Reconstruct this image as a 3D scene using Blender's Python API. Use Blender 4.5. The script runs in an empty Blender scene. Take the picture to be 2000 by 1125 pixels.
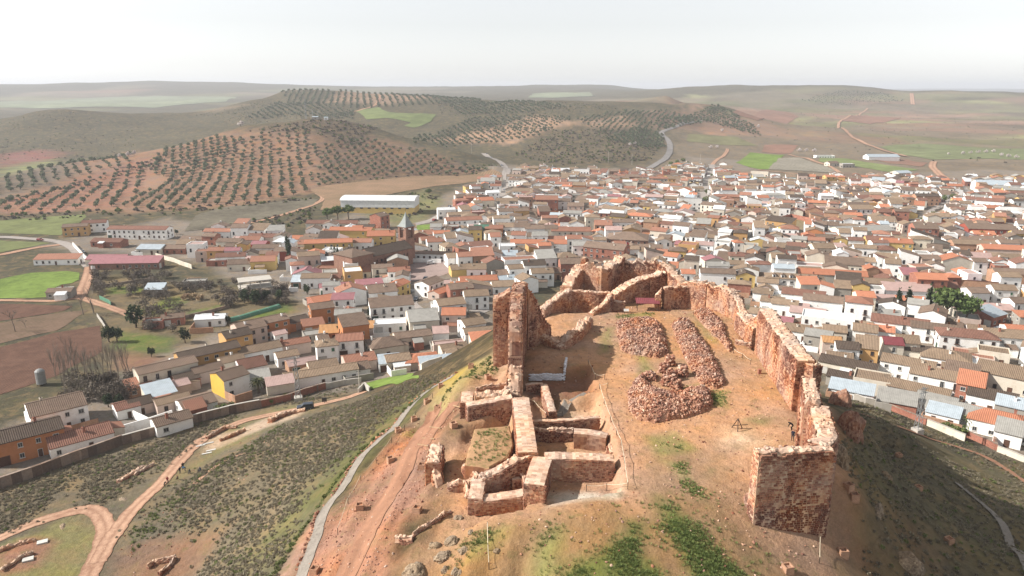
import bpy, math, random
import numpy as np
from mathutils import Vector, Matrix
R = math.radians
random.seed(7); rng = np.random.default_rng(11)
sc = bpy.context.scene
col = sc.collection
# ------------------------------------------------------------------ camera, sky, sun, exposure
PITCH = R(15.44); FPX = 1412.0; CAMZ = 100.0
cam = bpy.data.cameras.new('camera'); camo = bpy.data.objects.new('camera', cam); col.objects.link(camo)
cam.sensor_width = 36; cam.lens = 36*FPX/2000; cam.clip_start = 1; cam.clip_end = 40000
camo.location = (0, 0, CAMZ); camo.rotation_euler = (R(90)-PITCH, 0, 0)
sc.camera = camo
SUN_EL, SUN_AZ = R(37), R(-92)          # azimuth from +Y (view direction), negative = to the left
w = bpy.data.worlds.new('World'); sc.world = w; w.use_nodes = True
wn = w.node_tree; bg = wn.nodes['Background']
sky = wn.nodes.new('ShaderNodeTexSky'); sky.sky_type = 'NISHITA'; sky.sun_disc = False
sky.sun_elevation = SUN_EL; sky.sun_rotation = SUN_AZ; sky.altitude = 0
sky.air_density = 1.0; sky.dust_density = 0.6; sky.ozone_density = 1.0
hs = wn.nodes.new('ShaderNodeHueSaturation'); hs.inputs['Saturation'].default_value = 0.16
wn.links.new(sky.outputs[0], hs.inputs['Color']); wn.links.new(hs.outputs[0], bg.inputs['Color'])
bg.inputs['Strength'].default_value = 0.112
sl = bpy.data.lights.new('sun', 'SUN'); sl.energy = 5.0; sl.angle = R(0.6); sl.color = (1.0, 0.95, 0.88)
so = bpy.data.objects.new('sun', sl); col.objects.link(so); so.location = (-200, 60, 300)
sdir = Vector((math.sin(SUN_AZ)*math.cos(SUN_EL), math.cos(SUN_AZ)*math.cos(SUN_EL), math.sin(SUN_EL)))
so.rotation_euler = sdir.to_track_quat('Z', 'Y').to_euler()
vs = sc.view_settings; vs.view_transform = 'Standard'; vs.look = 'None'; vs.exposure = 0.6; vs.gamma = 1.0
vs.use_curve_mapping = False
sc.cycles.use_denoising = True
sc.cycles.max_bounces = 5; sc.cycles.diffuse_bounces = 2; sc.cycles.glossy_bounces = 1
sc.cycles.transmission_bounces = 1; sc.cycles.volume_bounces = 0; sc.cycles.transparent_max_bounces = 4

# ------------------------------------------------------------------ pixel -> direction helpers (photo pixels, 2000 x 1125)
CP, SP = math.cos(PITCH), math.sin(PITCH)
def ray(px, py):
    u = (px-1000)/FPX; v = (562.5-py)/FPX
    return np.array([u, CP+v*SP, -SP+v*CP])
def PZ(px, py, z):                       # where the pixel's ray meets the level z
    d = ray(px, py); t = (z-CAMZ)/d[2]
    return np.array([d[0]*t, d[1]*t, z])
def PD(px, py, D):                       # where the ray is D metres ahead
    d = ray(px, py); t = D/d[1]
    return np.array([d[0]*t, D, CAMZ+d[2]*t])

# ------------------------------------------------------------------ object helpers
def link(o, parent=None):
    col.objects.link(o)
    if parent is not None: o.parent = parent
    return o
def tag(o, label=None, cat=None, group=None, kind=None):
    if label: o['label'] = label
    if cat: o['category'] = cat
    if group: o['group'] = group
    if kind: o['kind'] = kind
    return o
def empty(name, loc, rz=0, label=None, cat=None, group=None):
    o = bpy.data.objects.new(name, None); link(o); o.location = loc; o.rotation_euler = (0, 0, rz)
    o.empty_display_size = .2
    return tag(o, label, cat, group)
def make_mesh(name, verts, faces, mats=(), attr=None, fmat=None, smooth=False):
    """faces: one (N,k) array or a list of arrays/lists"""
    me = bpy.data.meshes.new(name)
    verts = np.asarray(verts, dtype=np.float32).reshape(-1, 3)
    if isinstance(faces, np.ndarray): faces = [faces]
    idx = []; starts = []; totals = []; s = 0
    for f in faces:
        f = np.asarray(f, dtype=np.int32)
        if f.size == 0: continue
        if f.ndim == 1: f = f[None]
        n, k = f.shape
        idx.append(f.ravel()); starts.append(s+np.arange(n)*k); totals.append(np.full(n, k)); s += n*k
    idx = np.concatenate(idx).astype(np.int32); starts = np.concatenate(starts).astype(np.int32)
    me.vertices.add(len(verts)); me.vertices.foreach_set('co', verts.ravel())
    me.loops.add(len(idx)); me.loops.foreach_set('vertex_index', idx)
    me.polygons.add(len(starts)); me.polygons.foreach_set('loop_start', starts)
    for m in mats: me.materials.append(m)
    if fmat is not None: me.polygons.foreach_set('material_index', np.asarray(fmat, dtype=np.int32))
    me.polygons.foreach_set('use_smooth', np.full(len(starts), smooth, dtype=bool))
    me.update(calc_edges=True)
    if attr is not None:
        a = me.attributes.new('rnd', 'FLOAT', 'FACE'); a.data.foreach_set('value', np.asarray(attr, dtype=np.float32))
    return me
def obj(name, me, parent=None, loc=None, rz=None):
    o = bpy.data.objects.new(name, me); link(o, parent)
    if loc is not None: o.location = loc
    if rz is not None: o.rotation_euler = (0, 0, rz)
    return o
class MB:
    """collects shapes, builds ONE mesh"""
    def __init__(s): s.v = []; s.f = []; s.r = []; s.m = []; s.n = 0
    def add(s, v, f, r=0.5, m=0):
        v = np.asarray(v, float).reshape(-1, 3); s.v.append(v)
        for q in f: s.f.append([i+s.n for i in q]); s.r.append(r); s.m.append(m)
        s.n += len(v)
    def box(s, c, d, rz=0, r=0.5, m=0, rot=None):
        x, y, z = np.array(d)/2
        v = np.array([(-x,-y,-z),(x,-y,-z),(x,y,-z),(-x,y,-z),(-x,-y,z),(x,-y,z),(x,y,z),(-x,y,z)])
        if rot is not None: v = v@np.array(rot).T
        elif rz:
            cc, ss = math.cos(rz), math.sin(rz); v = v@np.array([[cc,ss,0],[-ss,cc,0],[0,0,1]])
        s.add(v+np.array(c), [(0,3,2,1),(4,5,6,7),(0,1,5,4),(1,2,6,5),(2,3,7,6),(3,0,4,7)], r, m)
    def tube(s, pts, rad, n=5, r=0.5, m=0, cap=True):
        pts = [np.array(p, float) for p in pts]; rad = rad if hasattr(rad, '__len__') else [rad]*len(pts)
        V = []; F = []
        for i, p in enumerate(pts):
            t = (pts[min(i+1, len(pts)-1)]-pts[max(i-1, 0)]); t /= np.linalg.norm(t)+1e-9
            a = np.cross(t, (0, 0, 1)) if abs(t[2]) < .95 else np.cross(t, (1, 0, 0)); a /= np.linalg.norm(a)+1e-9
            b = np.cross(t, a)
            for k in range(n):
                an = 2*math.pi*k/n; V.append(p+rad[i]*(a*math.cos(an)+b*math.sin(an)))
        for i in range(len(pts)-1):
            for k in range(n): F.append((i*n+k, i*n+(k+1) % n, (i+1)*n+(k+1) % n, (i+1)*n+k))
        if cap: F.append(list(range(n))[::-1]); F.append([(len(pts)-1)*n+k for k in range(n)])
        s.add(V, F, r, m)
    def mesh(s, name, mats, smooth=False):
        by = {}
        for i, f in enumerate(s.f): by.setdefault(len(f), []).append(i)
        order = [i for k in by for i in by[k]]
        return make_mesh(name, np.concatenate(s.v), [np.array([s.f[i] for i in by[k]]) for k in by], mats,
                         [s.r[i] for i in order], [s.m[i] for i in order], smooth)
    def build(s, name, mats, parent=None, loc=None, rz=None, smooth=False):
        if not isinstance(mats, (list, tuple)): mats = [mats]
        return obj(name, s.mesh(name, mats, smooth), parent, loc, rz)

# ------------------------------------------------------------------ smooth value noise for geometry
_perm = rng.random((256, 256))
def vnoise(x, y):
    x = np.asarray(x, float); y = np.asarray(y, float)
    xi = np.floor(x).astype(int); yi = np.floor(y).astype(int); fx = x-xi; fy = y-yi
    fx = fx*fx*(3-2*fx); fy = fy*fy*(3-2*fy)
    g = lambda a, b: _perm[a % 256, b % 256]
    return (g(xi, yi)*(1-fx)+g(xi+1, yi)*fx)*(1-fy)+(g(xi, yi+1)*(1-fx)+g(xi+1, yi+1)*fx)*fy
def fbm(x, y, o=4):
    s = 0; a = .5
    for i in range(o): s = s+a*(vnoise(x*2**i+17*i, y*2**i+31*i)-.5); a *= .5
    return s

# ------------------------------------------------------------------ materials
MATS = {}
def nodes_of(m): return m.node_tree.nodes, m.node_tree.links
def ramp(nt, fac, stops):
    r = nt.nodes.new('ShaderNodeValToRGB'); el = r.color_ramp.elements
    while len(el) < len(stops): el.new(0.5)
    for e, (p, c) in zip(el, stops): e.position = p; e.color = (*c, 1)
    nt.links.new(fac, r.inputs[0]); return r.outputs[0]
def noise(nt, scale, detail=6, rough=.6, vec=None, dist=0):
    n = nt.nodes.new('ShaderNodeTexNoise'); n.inputs['Scale'].default_value = scale
    n.inputs['Detail'].default_value = detail; n.inputs['Roughness'].default_value = rough; n.inputs['Distortion'].default_value = dist
    if vec is not None: nt.links.new(vec, n.inputs['Vector'])
    return n.outputs[0]
def mixc(nt, a, b, fac, mode='MIX'):
    m = nt.nodes.new('ShaderNodeMix'); m.data_type = 'RGBA'; m.blend_type = mode
    for s, v in ((m.inputs[0], fac), (m.inputs[6], a), (m.inputs[7], b)):
        if hasattr(v, 'is_linked'): nt.links.new(v, s)
        elif isinstance(v, (int, float)): s.default_value = v
        else: s.default_value = (*v, 1)
    return m.outputs[2]
def mathn(nt, op, a, b=0.0):
    m = nt.nodes.new('ShaderNodeMath'); m.operation = op
    for s, v in zip(m.inputs, (a, b)):
        if hasattr(v, 'is_linked'): nt.links.new(v, s)
        else: s.default_value = v
    return m.outputs[0]
def new_mat(name, rough=.9, spec=.2):
    m = bpy.data.materials.new(name); m.use_nodes = True; b = m.node_tree.nodes['Principled BSDF']
    b.inputs['Roughness'].default_value = rough; b.inputs['Specular IOR Level'].default_value = spec
    MATS[name] = m; return m, m.node_tree, b
def bump(nt, b, h, strength=.5, dist=.1):
    n = nt.nodes.new('ShaderNodeBump'); n.inputs['Strength'].default_value = strength; n.inputs['Distance'].default_value = dist
    nt.links.new(h, n.inputs['Height']); nt.links.new(n.outputs[0], b.inputs['Normal'])
def geo_pos(nt): return nt.nodes.new('ShaderNodeNewGeometry').outputs['Position']
def obj_co(nt): return nt.nodes.new('ShaderNodeTexCoord').outputs['Object']
def obj_rnd(nt): return nt.nodes.new('ShaderNodeObjectInfo').outputs['Random']
def attr(nt, name, out='Fac'):
    a = nt.nodes.new('ShaderNodeAttribute'); a.attribute_name = name; return a.outputs[out]
def sepz(nt, vec, i):
    s = nt.nodes.new('ShaderNodeSeparateXYZ'); nt.links.new(vec, s.inputs[0]); return s.outputs[i]
def hsv(nt, c, h=None, s=None, v=None):
    n = nt.nodes.new('ShaderNodeHueSaturation')
    nt.links.new(c, n.inputs['Color'])
    for k, x in (('Hue', h), ('Saturation', s), ('Value', v)):
        if x is None: continue
        if hasattr(x, 'is_linked'): nt.links.new(x, n.inputs[k])
        else: n.inputs[k].default_value = x
    return n.outputs[0]
def mrange(nt, x, a, b, c, d):
    n = nt.nodes.new('ShaderNodeMapRange'); nt.links.new(x, n.inputs[0])
    for i, v in enumerate((a, b, c, d)): n.inputs[i+1].default_value = v
    return n.outputs[0]
def flat(name, c, rough=.8, var=.25, scale=1.5, spec=.2, metal=0, bs=0):
    """plain colour with blotchy wear and a per-object shift"""
    m, nt, b = new_mat(name, rough, spec)
    n = noise(nt, scale, 6, .65, obj_co(nt))
    c2 = tuple(x*(1-var) for x in c); c3 = tuple(min(1, x*(1+var*.6)) for x in c)
    o = ramp(nt, n, [(.28, c2), (.52, c), (.75, c3)])
    o = hsv(nt, o, v=mrange(nt, obj_rnd(nt), 0, 1, .86, 1.1))
    nt.links.new(o, b.inputs['Base Color']); b.inputs['Metallic'].default_value = metal
    if bs: bump(nt, b, noise(nt, scale*6, 5, .6, obj_co(nt)), bs, .05)
    return m
def leafmat(name, c0, c1, c2):
    """foliage: per-face tone plus a per-tree shift, a little light passing through"""
    m, nt, b = new_mat(name, .7, .15)
    o = ramp(nt, attr(nt, 'rnd'), [(0, c0), (.5, c1), (1, c2)])
    o = hsv(nt, o, h=mrange(nt, obj_rnd(nt), 0, 1, .485, .51), v=mrange(nt, obj_rnd(nt), 0, 1, .8, 1.15))
    nt.links.new(o, b.inputs['Base Color'])
    t = nt.nodes.new('ShaderNodeBsdfTranslucent'); nt.links.new(o, t.inputs[0])
    mx = nt.nodes.new('ShaderNodeMixShader'); mx.inputs[0].default_value = .25
    nt.links.new(b.outputs[0], mx.inputs[1]); nt.links.new(t.outputs[0], mx.inputs[2])
    nt.links.new(mx.outputs[0], nt.nodes['Material Output'].inputs[0])
    return m
# ------------------------------------------------------------------ terrain: heights known from what stands on the ground
ZP = 52.0                                # level of the castle's courtyard
ctl = []
def cz(z, *pp):
    for p in pp: ctl.append(PZ(p[0], p[1], z))
def cd(*pp):
    for p in pp: ctl.append(PD(*p))
def cw(*pp):
    for p in pp: ctl.append(np.array(p, float))
# courtyard and its rim
cz(ZP, (1040,650),(1150,620),(1300,600),(1400,615),(1450,690),(1500,750),(1545,830),(1200,700),(1200,850),(1300,760),(1400,840),(1390,940),(1240,960),(1100,700),(1120,600),(1250,580))
cz(ZP-.6, (1100,1000),(1230,1040),(1400,1010)); cz(ZP-2, (1000,1060),(1300,1125),(1480,1040),(1150,1125)); cz(ZP-4, (1560,1080),(1600,1050),(1640,1010),(1000,1125))
cz(49, (900,860)); cz(47.5,(870,900),(840,960)); cz(49.3,(960,735),(925,755),(905,815)); cz(ZP-4, (870,1040),(885,760),(850,850)); cz(49.6,(1000,1000),(960,1003)); cz(50.3,(1060,990)); cz(48.2,(900,995)); cz(47.6,(870,985)); cz(48.5,(930,990)); cz(ZP-.3,(1060,700),(1040,690),(1150,680),(1030,670))
# the side the gravel walk runs along, down to the dirt track
cz(41, (600,1125),(640,1010),(700,920),(770,845),(830,785),(868,742))
cz(45, (720,1110),(740,1000),(790,930),(830,850),(870,790)); cz(47.5,(800,1020),(800,1100))
cz(33, (520,1080),(600,960),(690,870),(780,780)); cz(25, (430,1100),(500,970),(620,850),(740,770))
cz(18, (380,1125),(350,1000),(440,900),(540,840),(690,785)); cz(15.5, (100,1110),(200,1060),(280,960),(350,915),(450,870),(590,798),(0,1100),(700,765))
cz(13, (0,945),(200,890),(350,838),(600,768)); cz(14,(820,728),(0,1040),(880,715))
# the shaded side
cz(50, (1655,960),(1640,860)); cz(44, (1690,920),(1690,1090)); cz(38, (1740,910),(1790,960),(1810,1100)); cz(30, (1800,900),(1890,985),(1960,1070)); cz(26,(2010,1080),(1750,840))
cz(19, (1840,890),(1960,980),(1720,800)); cz(15, (1800,848),(1900,905),(2000,962),(2100,1030)); cz(12.5, (1650,775),(1780,815),(1900,858),(1990,893))
cw((62,112,42),(70,125,32),(82,140,22),(60,150,38),(72,172,24),(46,196,42),(52,222,24),(20,212,34),(4,194,40),(-8,165,42),(-14,185,30),(-18,212,20),(0,232,20),(30,245,14),(20,165,50.3),(35,168,50.3),(28,178,50),(14,172,49.5),(42,168,50.3),(36,186,48),(75,205,14),(10,245,13),
   (90,95,34),(110,80,30),(130,60,26),(0,35,44),(-40,40,36),(50,45,44),(-80,50,24),(-130,60,16),(-160,100,13),(170,100,14),(0,0,34),(-150,0,18),(150,0,22),(0,-60,26))
# village floor
cz(12, (200,740),(420,700),(640,620),(850,640),(950,600),(100,650),(80,560),(300,600),(60,480),(1650,680),(1850,700),(1990,760),(1560,580),(1750,560),(1950,560))
cz(11, (700,480),(900,470),(1100,450),(1300,440),(1500,460),(1700,450),(1900,450),(500,500),(250,470),(20,445))
cz(11, (900,380),(1100,370),(1250,345),(1420,340),(1600,350),(1800,340),(1980,340))
# olive hill behind the village
cz(13, (0,425),(200,415),(330,408),(450,402),(560,405),(640,395),(700,385),(830,362),(960,345)); cz(15,(620,365),(760,352),(900,338),(985,330))
cd((0,345,720),(150,315,800),(300,291,850),(480,246,900),(600,231,920),(680,236,930),(740,252,920),(820,276,880),(900,296,830),(970,322,770),(-200,370,650))
cw((-330,1050,22),(-200,1080,34),(-550,1000,12),(-700,950,10),(-800,850,10))
cd((400,330,760),(550,300,800),(250,360,720),(700,300,800))
# second line of hills with the small green field
cd((560,180,1750),(650,179,1750),(760,183,1650),(850,189,1600),(960,199,1500),(1050,197,1450),(1150,200,1400),(1230,214,1350),(1300,187,1800),(1400,202,1500),(1470,245,1300),(470,205,1650),(400,225,1500))
cd((770,226,1260),(840,240,1240),(800,265,1080),(860,300,960),(950,255,1150),(1050,262,1100),(1100,300,960),(1200,290,990),(1200,245,1180),(1330,240,1230),(700,215,1400))
cz(13,(1000,315),(1150,326),(1280,318)); cw((-500,1900,40),(-250,2050,50),(0,1900,50),(200,1800,50),(420,1750,45),(520,2200,60))
# rounded hill across the valley
cd((130,213,1380),(60,222,1360),(200,222,1380),(0,240,1320),(290,250,1330)); cz(11,(0,320),(130,325),(250,310),(-150,330)); cw((-900,1800,20),(-700,1750,20),(-1100,1750,20))
# far valley and the table lands
cd((0,210,2600),(200,206,2800),(420,202,2900),(0,190,3700),(250,190,3800),(500,188,3700),(1180,186,3200),(1080,190,3000),(950,190,3000))
FAR = [(-300,166,5200),(-100,165,5200),(0,164,5200),(110,163,5200),(270,158,5100),(420,161,5100),(560,165,5200),(700,167,5300),(900,169,5300),(1000,166,5000),(1100,164,5000),(1200,166,5000),(1262,175,5200),
       (1330,169,3300),(1450,167,3300),(1500,174,3400),(1560,169,3200),(1650,167,3200),(1705,171,3200),(1742,181,3300),(1790,184,3400),(1850,177,3200),(1950,180,3200),(2100,183,3300),(2300,181,3300)]
for p in FAR:
    q = PD(*p); ctl.append(q); ctl.append(np.array([q[0]*1.35, q[1]*1.35, q[2]-45]))
# right-hand plain
cz(12,(1350,305),(1500,295),(1700,305),(1950,305),(2200,310)); cz(17,(1500,252),(1700,252),(1950,252),(2200,252)); cz(30,(1480,216),(1650,216),(1820,216),(2000,216),(2200,216))
cw((-9000,9000,80),(9000,9000,80),(0,12000,80),(-9000,0,20),(9000,0,20),(-4000,3000,60),(5000,3000,60),(-2500,0,14),(2500,0,14),(0,-1000,14))
ctl = np.array(ctl)
_C = 3.0
def _phi(d2): return np.sqrt(d2+_C*_C)
_A = _phi(((ctl[:, None, :2]-ctl[None, :, :2])**2).sum(-1)); _n = len(ctl)
_M = np.zeros((_n+3, _n+3)); _M[:_n, :_n] = _A-np.eye(_n)*.4*0; _M[:_n, _n] = 1; _M[:_n, _n+1:] = ctl[:, :2]/1000; _M[_n:, :_n] = _M[:_n, _n:].T
_W = np.linalg.lstsq(_M, np.concatenate([ctl[:, 2], [0, 0, 0]]), rcond=None)[0]
def H0(x, y):
    x = np.asarray(x, float); y = np.asarray(y, float); sh = x.shape; x = x.ravel(); y = y.ravel(); out = np.empty(len(x))
    for i in range(0, len(x), 20000):
        a = x[i:i+20000]; b = y[i:i+20000]
        out[i:i+20000] = _phi((a[:, None]-ctl[None, :, 0])**2+(b[:, None]-ctl[None, :, 1])**2)@_W[:_n]+_W[_n]+a/1000*_W[_n+1]+b/1000*_W[_n+2]
    return out.reshape(sh)
def inside(poly, x, y):
    x = np.asarray(x); y = np.asarray(y); c = np.zeros(x.shape, bool); n = len(poly)
    for i in range(n):
        x0, y0 = poly[i][:2]; x1, y1 = poly[(i+1) % n][:2]
        if y0 == y1: continue
        c ^= ((y0 > y) != (y1 > y)) & (x < (x1-x0)*(y-y0)/(y1-y0)+x0)
    return c
def pdist(poly, x, y, closed=True):
    d = np.full(np.shape(x), 1e9); n = len(poly)
    for i in range(n if closed else n-1):
        a = np.array(poly[i][:2]); b = np.array(poly[(i+1) % n][:2]); e = b-a; L = max((e**2).sum(), 1e-9)
        t = np.clip(((x-a[0])*e[0]+(y-a[1])*e[1])/L, 0, 1)
        d = np.minimum(d, np.hypot(x-a[0]-t*e[0], y-a[1]-t*e[1]))
    return d
# excavated pits (rims given at courtyard level), floor level
PITS = [([(1026,722),(1150,716),(1160,762),(1118,772),(1026,770)], 50.3),
        ([(1032,762),(1066,752),(1100,772),(1168,766),(1182,800),(1196,862),(1220,955),(1150,966),(1060,962),(1058,900),(1034,885)], 49.5),
        ([(880,866),(903,806),(1000,783),(1008,880),(1040,890),(1040,930),(1026,962),(925,985),(862,975)], 47.9),
        ([(1440,642),(1478,642),(1478,690),(1455,672)], ZP-1.2)]
PITW = [([PZ(a, b, ZP)[:2] for a, b in poly], z) for poly, z in PITS]
def axis(spans):
    a = [spans[0][0]]
    for s, e, step in spans:
        n = max(1, int(round((e-s)/step))); a += list(np.linspace(s, e, n+1)[1:])
    return np.array(a)
def grow(a, b, s0, k):
    o = [a]; s = s0
    while o[-1] < b: o.append(o[-1]+s); s *= k
    o[-1] = max(o[-1], b); return o
xr = grow(150, 9000, 2.2, 1.03); xs = np.array([-v for v in xr[:0:-1]]+list(axis([(-150,-34,1.5),(-34,66,.6),(66,150,1.5)]))+xr[1:])
ys = np.array(list(axis([(-60,40,5),(40,66,1.0),(66,172,.6),(172,262,1.5)]))+grow(262, 12500, 2.0, 1.02)[1:])
GX, GY = np.meshgrid(xs, ys)
GZ = H0(GX, GY)
dist = np.hypot(GX, GY)
# natural unevenness: gullies on the slopes, hummocks further out
GZ += fbm(GX/9, GY/9, 4)*np.clip((dist-40)/200, .25, 1)*.9*np.clip(1-dist/2500, .2, 1)
GZ += fbm(GX/160+5, GY/160, 4)*np.clip((dist-550)/900, 0, 1)*18
GZ += fbm(GX/45+2, GY/45, 3)*np.clip((dist-550)/500, 0, 1)*np.clip(2.5-dist/1500, 0, 1)*5
GZ += fbm(GX/700+9, GY/700, 4)*np.clip((dist-1800)/2500, 0, 1)*26
# the courtyard is level; beyond its rim the floor of the keep lies a little lower
_cp = [PZ(a, b, ZP)[:2] for a, b in ((1028,705),(1040,640),(1075,585),(1150,562),(1300,556),(1440,575),(1480,640),(1556,740),(1572,830),(1480,880),(1400,960),(1250,985),(1215,980),(1196,860),(1185,770),(1150,705))]
_in = inside(_cp, GX, GY); _dd = np.clip(pdist(_cp, GX[_in], GY[_in])/2.5, 0, 1); _lv = ZP+.35*fbm(GX[_in]/3, GY[_in]/3, 3)-1.9*np.clip((GY[_in]-153.5-.04*(GX[_in]-20))/2.0, 0, 1)
GZ[_in] = GZ[_in]*(1-_dd)+_lv*_dd
# ruts and gullies along the bare slope beside the gravel walk
_gl = [PZ(587,1125,41)[:2], PZ(640,1010,41)[:2], PZ(742,860,41)[:2], PZ(861,747,41)[:2]]; _e = (_gl[-1]-_gl[0]); _e /= np.linalg.norm(_e); _b = (GX > -45) & (GX < 5) & (GY > 55) & (GY < 135)
_u = GX[_b]*_e[0]+GY[_b]*_e[1]; _v = -GX[_b]*_e[1]+GY[_b]*_e[0]; _k = np.clip((51.5-GZ[_b])/3, 0, 1)*np.clip((GZ[_b]-39)/3, 0, 1)
GZ[_b] += _k*(1.1*(vnoise(_u/14+3, _v/1.7)-.5)+.6*(vnoise(_u/6, _v/.9+9)-.5))
def smooth_pit(GZ):
    for poly, z in PITW:
        bx = (GX > min(p[0] for p in poly)-3) & (GX < max(p[0] for p in poly)+3) & (GY > min(p[1] for p in poly)-3) & (GY < max(p[1] for p in poly)+3)
        x = GX[bx]; y = GY[bx]; d = pdist(poly, x, y); s = np.where(inside(poly, x, y), d, -d)
        k = np.clip((s+.1)/.9, 0, 1); zz = GZ[bx]; GZ[bx] = zz*(1-k)+np.minimum(zz, z+fbm(x, y)*.6)*k
smooth_pit(GZ)
def H(x, y):
    """height of the terrain sheet itself (bilinear in its own grid)"""
    x = np.asarray(x, float); y = np.asarray(y, float)
    i = np.clip(np.searchsorted(xs, x)-1, 0, len(xs)-2); j = np.clip(np.searchsorted(ys, y)-1, 0, len(ys)-2)
    fx = np.clip((x-xs[i])/(xs[i+1]-xs[i]), 0, 1); fy = np.clip((y-ys[j])/(ys[j+1]-ys[j]), 0, 1)
    return (GZ[j, i]*(1-fx)+GZ[j, i+1]*fx)*(1-fy)+(GZ[j+1, i]*(1-fx)+GZ[j+1, i+1]*fx)*fy
_T = 40*np.power(9000/40, np.linspace(0, 1, 2600))
def G(px, py, up=0.0):
    """where the pixel's ray meets the ground (or a level 'up' metres above it)"""
    d = ray(px, py); T = _T/d[1]; P = np.array([0, 0, CAMZ])[None]+T[:, None]*d[None]
    g = P[:, 2]-H(P[:, 0], P[:, 1])-up
    k = np.argmax(g < 0) if (g < 0).any() else len(g)-1
    k = max(k, 1); a = g[k-1]/(g[k-1]-g[k]+1e-12); t = T[k-1]+(T[k]-T[k-1])*a
    p = np.array([0, 0, CAMZ])+d*t
    return np.array([p[0], p[1], float(H(p[0], p[1]))])
def GP(*pts): return [G(a, b) for a, b in pts]
def hz(x, y): return float(H(x, y))
# ------------------------------------------------------------------ ground sheet with its soils
def S(r, g, b, k=.88):
    f = lambda c: (c/255/12.92 if c/255 <= .04045 else ((c/255+.055)/1.055)**2.4)*k
    c = np.array([f(r), f(g), f(b)]); l = c@np.array([.3, .59, .11]); return tuple(c*.84+l*.16)
SCRUB = S(86,81,62); REDSOIL = S(168,118,90); PINKSOIL = S(146,110,86); GREYGRASS = S(122,114,98); COURT = S(190,140,98); DRY = S(148,114,76)
GRASS = S(104,118,48); SLOPE = S(116,104,82); ERODE = S(164,114,86); DUST = S(134,122,110); SHADE = S(112,86,64)
colr = np.empty(GX.shape+(3,)); colr[:] = SCRUB
wob = fbm(GX/6, GY/6, 4)
def paint(poly, c, feather=1.5, world=False, amt=1.0, wobble=3.0):
    pw = poly if world else [p[:2] for p in GP(*poly)]
    x0 = min(p[0] for p in pw)-feather*3-8; x1 = max(p[0] for p in pw)+feather*3+8; y0 = min(p[1] for p in pw)-feather*3-8; y1 = max(p[1] for p in pw)+feather*3+8
    i0, i1 = np.searchsorted(xs, (x0, x1)); j0, j1 = np.searchsorted(ys, (y0, y1)); s_ = (slice(j0, j1+1), slice(i0, i1+1))
    x = GX[s_]; y = GY[s_]
    if x.size == 0: return
    d = pdist(pw, x, y); s = np.where(inside(pw, x, y), d, -d)+wob[s_]*wobble*feather
    k = np.clip(s/feather/2+.5, 0, 1)[..., None]*amt
    colr[s_] = colr[s_]*(1-k)+np.array(c)*k
# broad soils in the distance
paint([(1230,335),(1330,250),(1480,245),(1480,205),(2300,205),(2300,330),(1700,345)], S(124,110,92), 30)
paint([(0,410),(0,350),(250,295),(480,255),(600,235),(625,265),(700,290),(620,375),(450,405),(250,415)], PINKSOIL, 10)
paint([(0,420),(0,395),(150,350),(270,310),(300,315),(230,405),(100,415)], S(154,108,86), 8)
paint([(0,388),(0,345),(150,310),(140,345)], S(120,106,92), 8)
paint([(610,265),(700,255),(850,300),(965,330),(800,345),(640,362),(620,330)], S(118,92,74), 10)
paint([(470,255),(600,232),(700,240),(790,268),(700,285),(620,262)], S(92,80,66), 8)
paint([(840,275),(1050,225),(1130,240),(1000,282)], S(170,134,106), 12); paint([(640,200),(740,182),(840,190),(760,205)], S(150,122,98), 15)
paint([(1120,235),(1230,225),(1250,245),(1180,262)], S(152,122,98), 12); paint([(1365,250),(1430,243),(1470,262),(1380,262)], S(178,130,98), 10)
paint([(1000,300),(1080,250),(1200,250),(1290,285),(1270,318),(1100,325)], S(92,82,64), 14)
for a, b, c_, d_ in ((1430,218,90,9),(1545,212,80,8),(1650,228,70,8),(1780,232,90,9),(1880,225,70,8),(1470,197,60,5),(1960,240,80,8),(1600,188,60,5)):
    paint([(a-c_,b),(a,b-d_),(a+c_,b-d_*.3),(a+c_*.6,b+d_)], S(156,122,104), 25)
for a, b, c_, d_ in ((1520,232,80,6),(1720,240,120,6),(1900,200,90,5),(1350,190,60,5),(1560,262,60,6),(1990,270,90,8)):
    paint([(a-c_,b),(a,b-d_),(a+c_,b-d_*.3),(a+c_*.6,b+d_)], S(146,144,96), 25)
paint([(0,300),(0,330),(60,320),(120,302),(90,292)], S(140,92,86), 12); paint([(0,330),(0,345),(110,318),(95,312)], S(132,136,88), 8)
# patchwork of small plots out on the plain and in the far valley
_pr = random.Random(12); _pc = [S(122,112,92), S(142,112,94), S(150,114,94), S(112,112,72), S(128,124,88), S(100,90,74), S(134,118,98), S(108,104,66)]
for _ in range(150):
    if _pr.random() < .72: cx_, cy_ = _pr.uniform(120, 2100), _pr.uniform(950, 3000)
    else: cx_, cy_ = _pr.uniform(-2600, -500), _pr.uniform(1500, 4600)
    if cx_ < cy_*.13 and cx_ > -400: continue
    k_ = .6+cy_/2200; w_, h_, a_ = _pr.uniform(40, 150)*k_, _pr.uniform(30, 90)*k_, _pr.uniform(-.5, .5); ca, sa = math.cos(a_), math.sin(a_)
    paint([(cx_+u*ca-v*sa, cy_+u*sa+v*ca) for u, v in ((-w_, -h_), (w_*_pr.uniform(.6, 1), -h_), (w_, h_*_pr.uniform(.6, 1)), (-w_*_pr.uniform(.7, 1), h_))], _pr.choice(_pc), 6+cy_/250, world=True, amt=.75, wobble=1.5)
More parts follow.
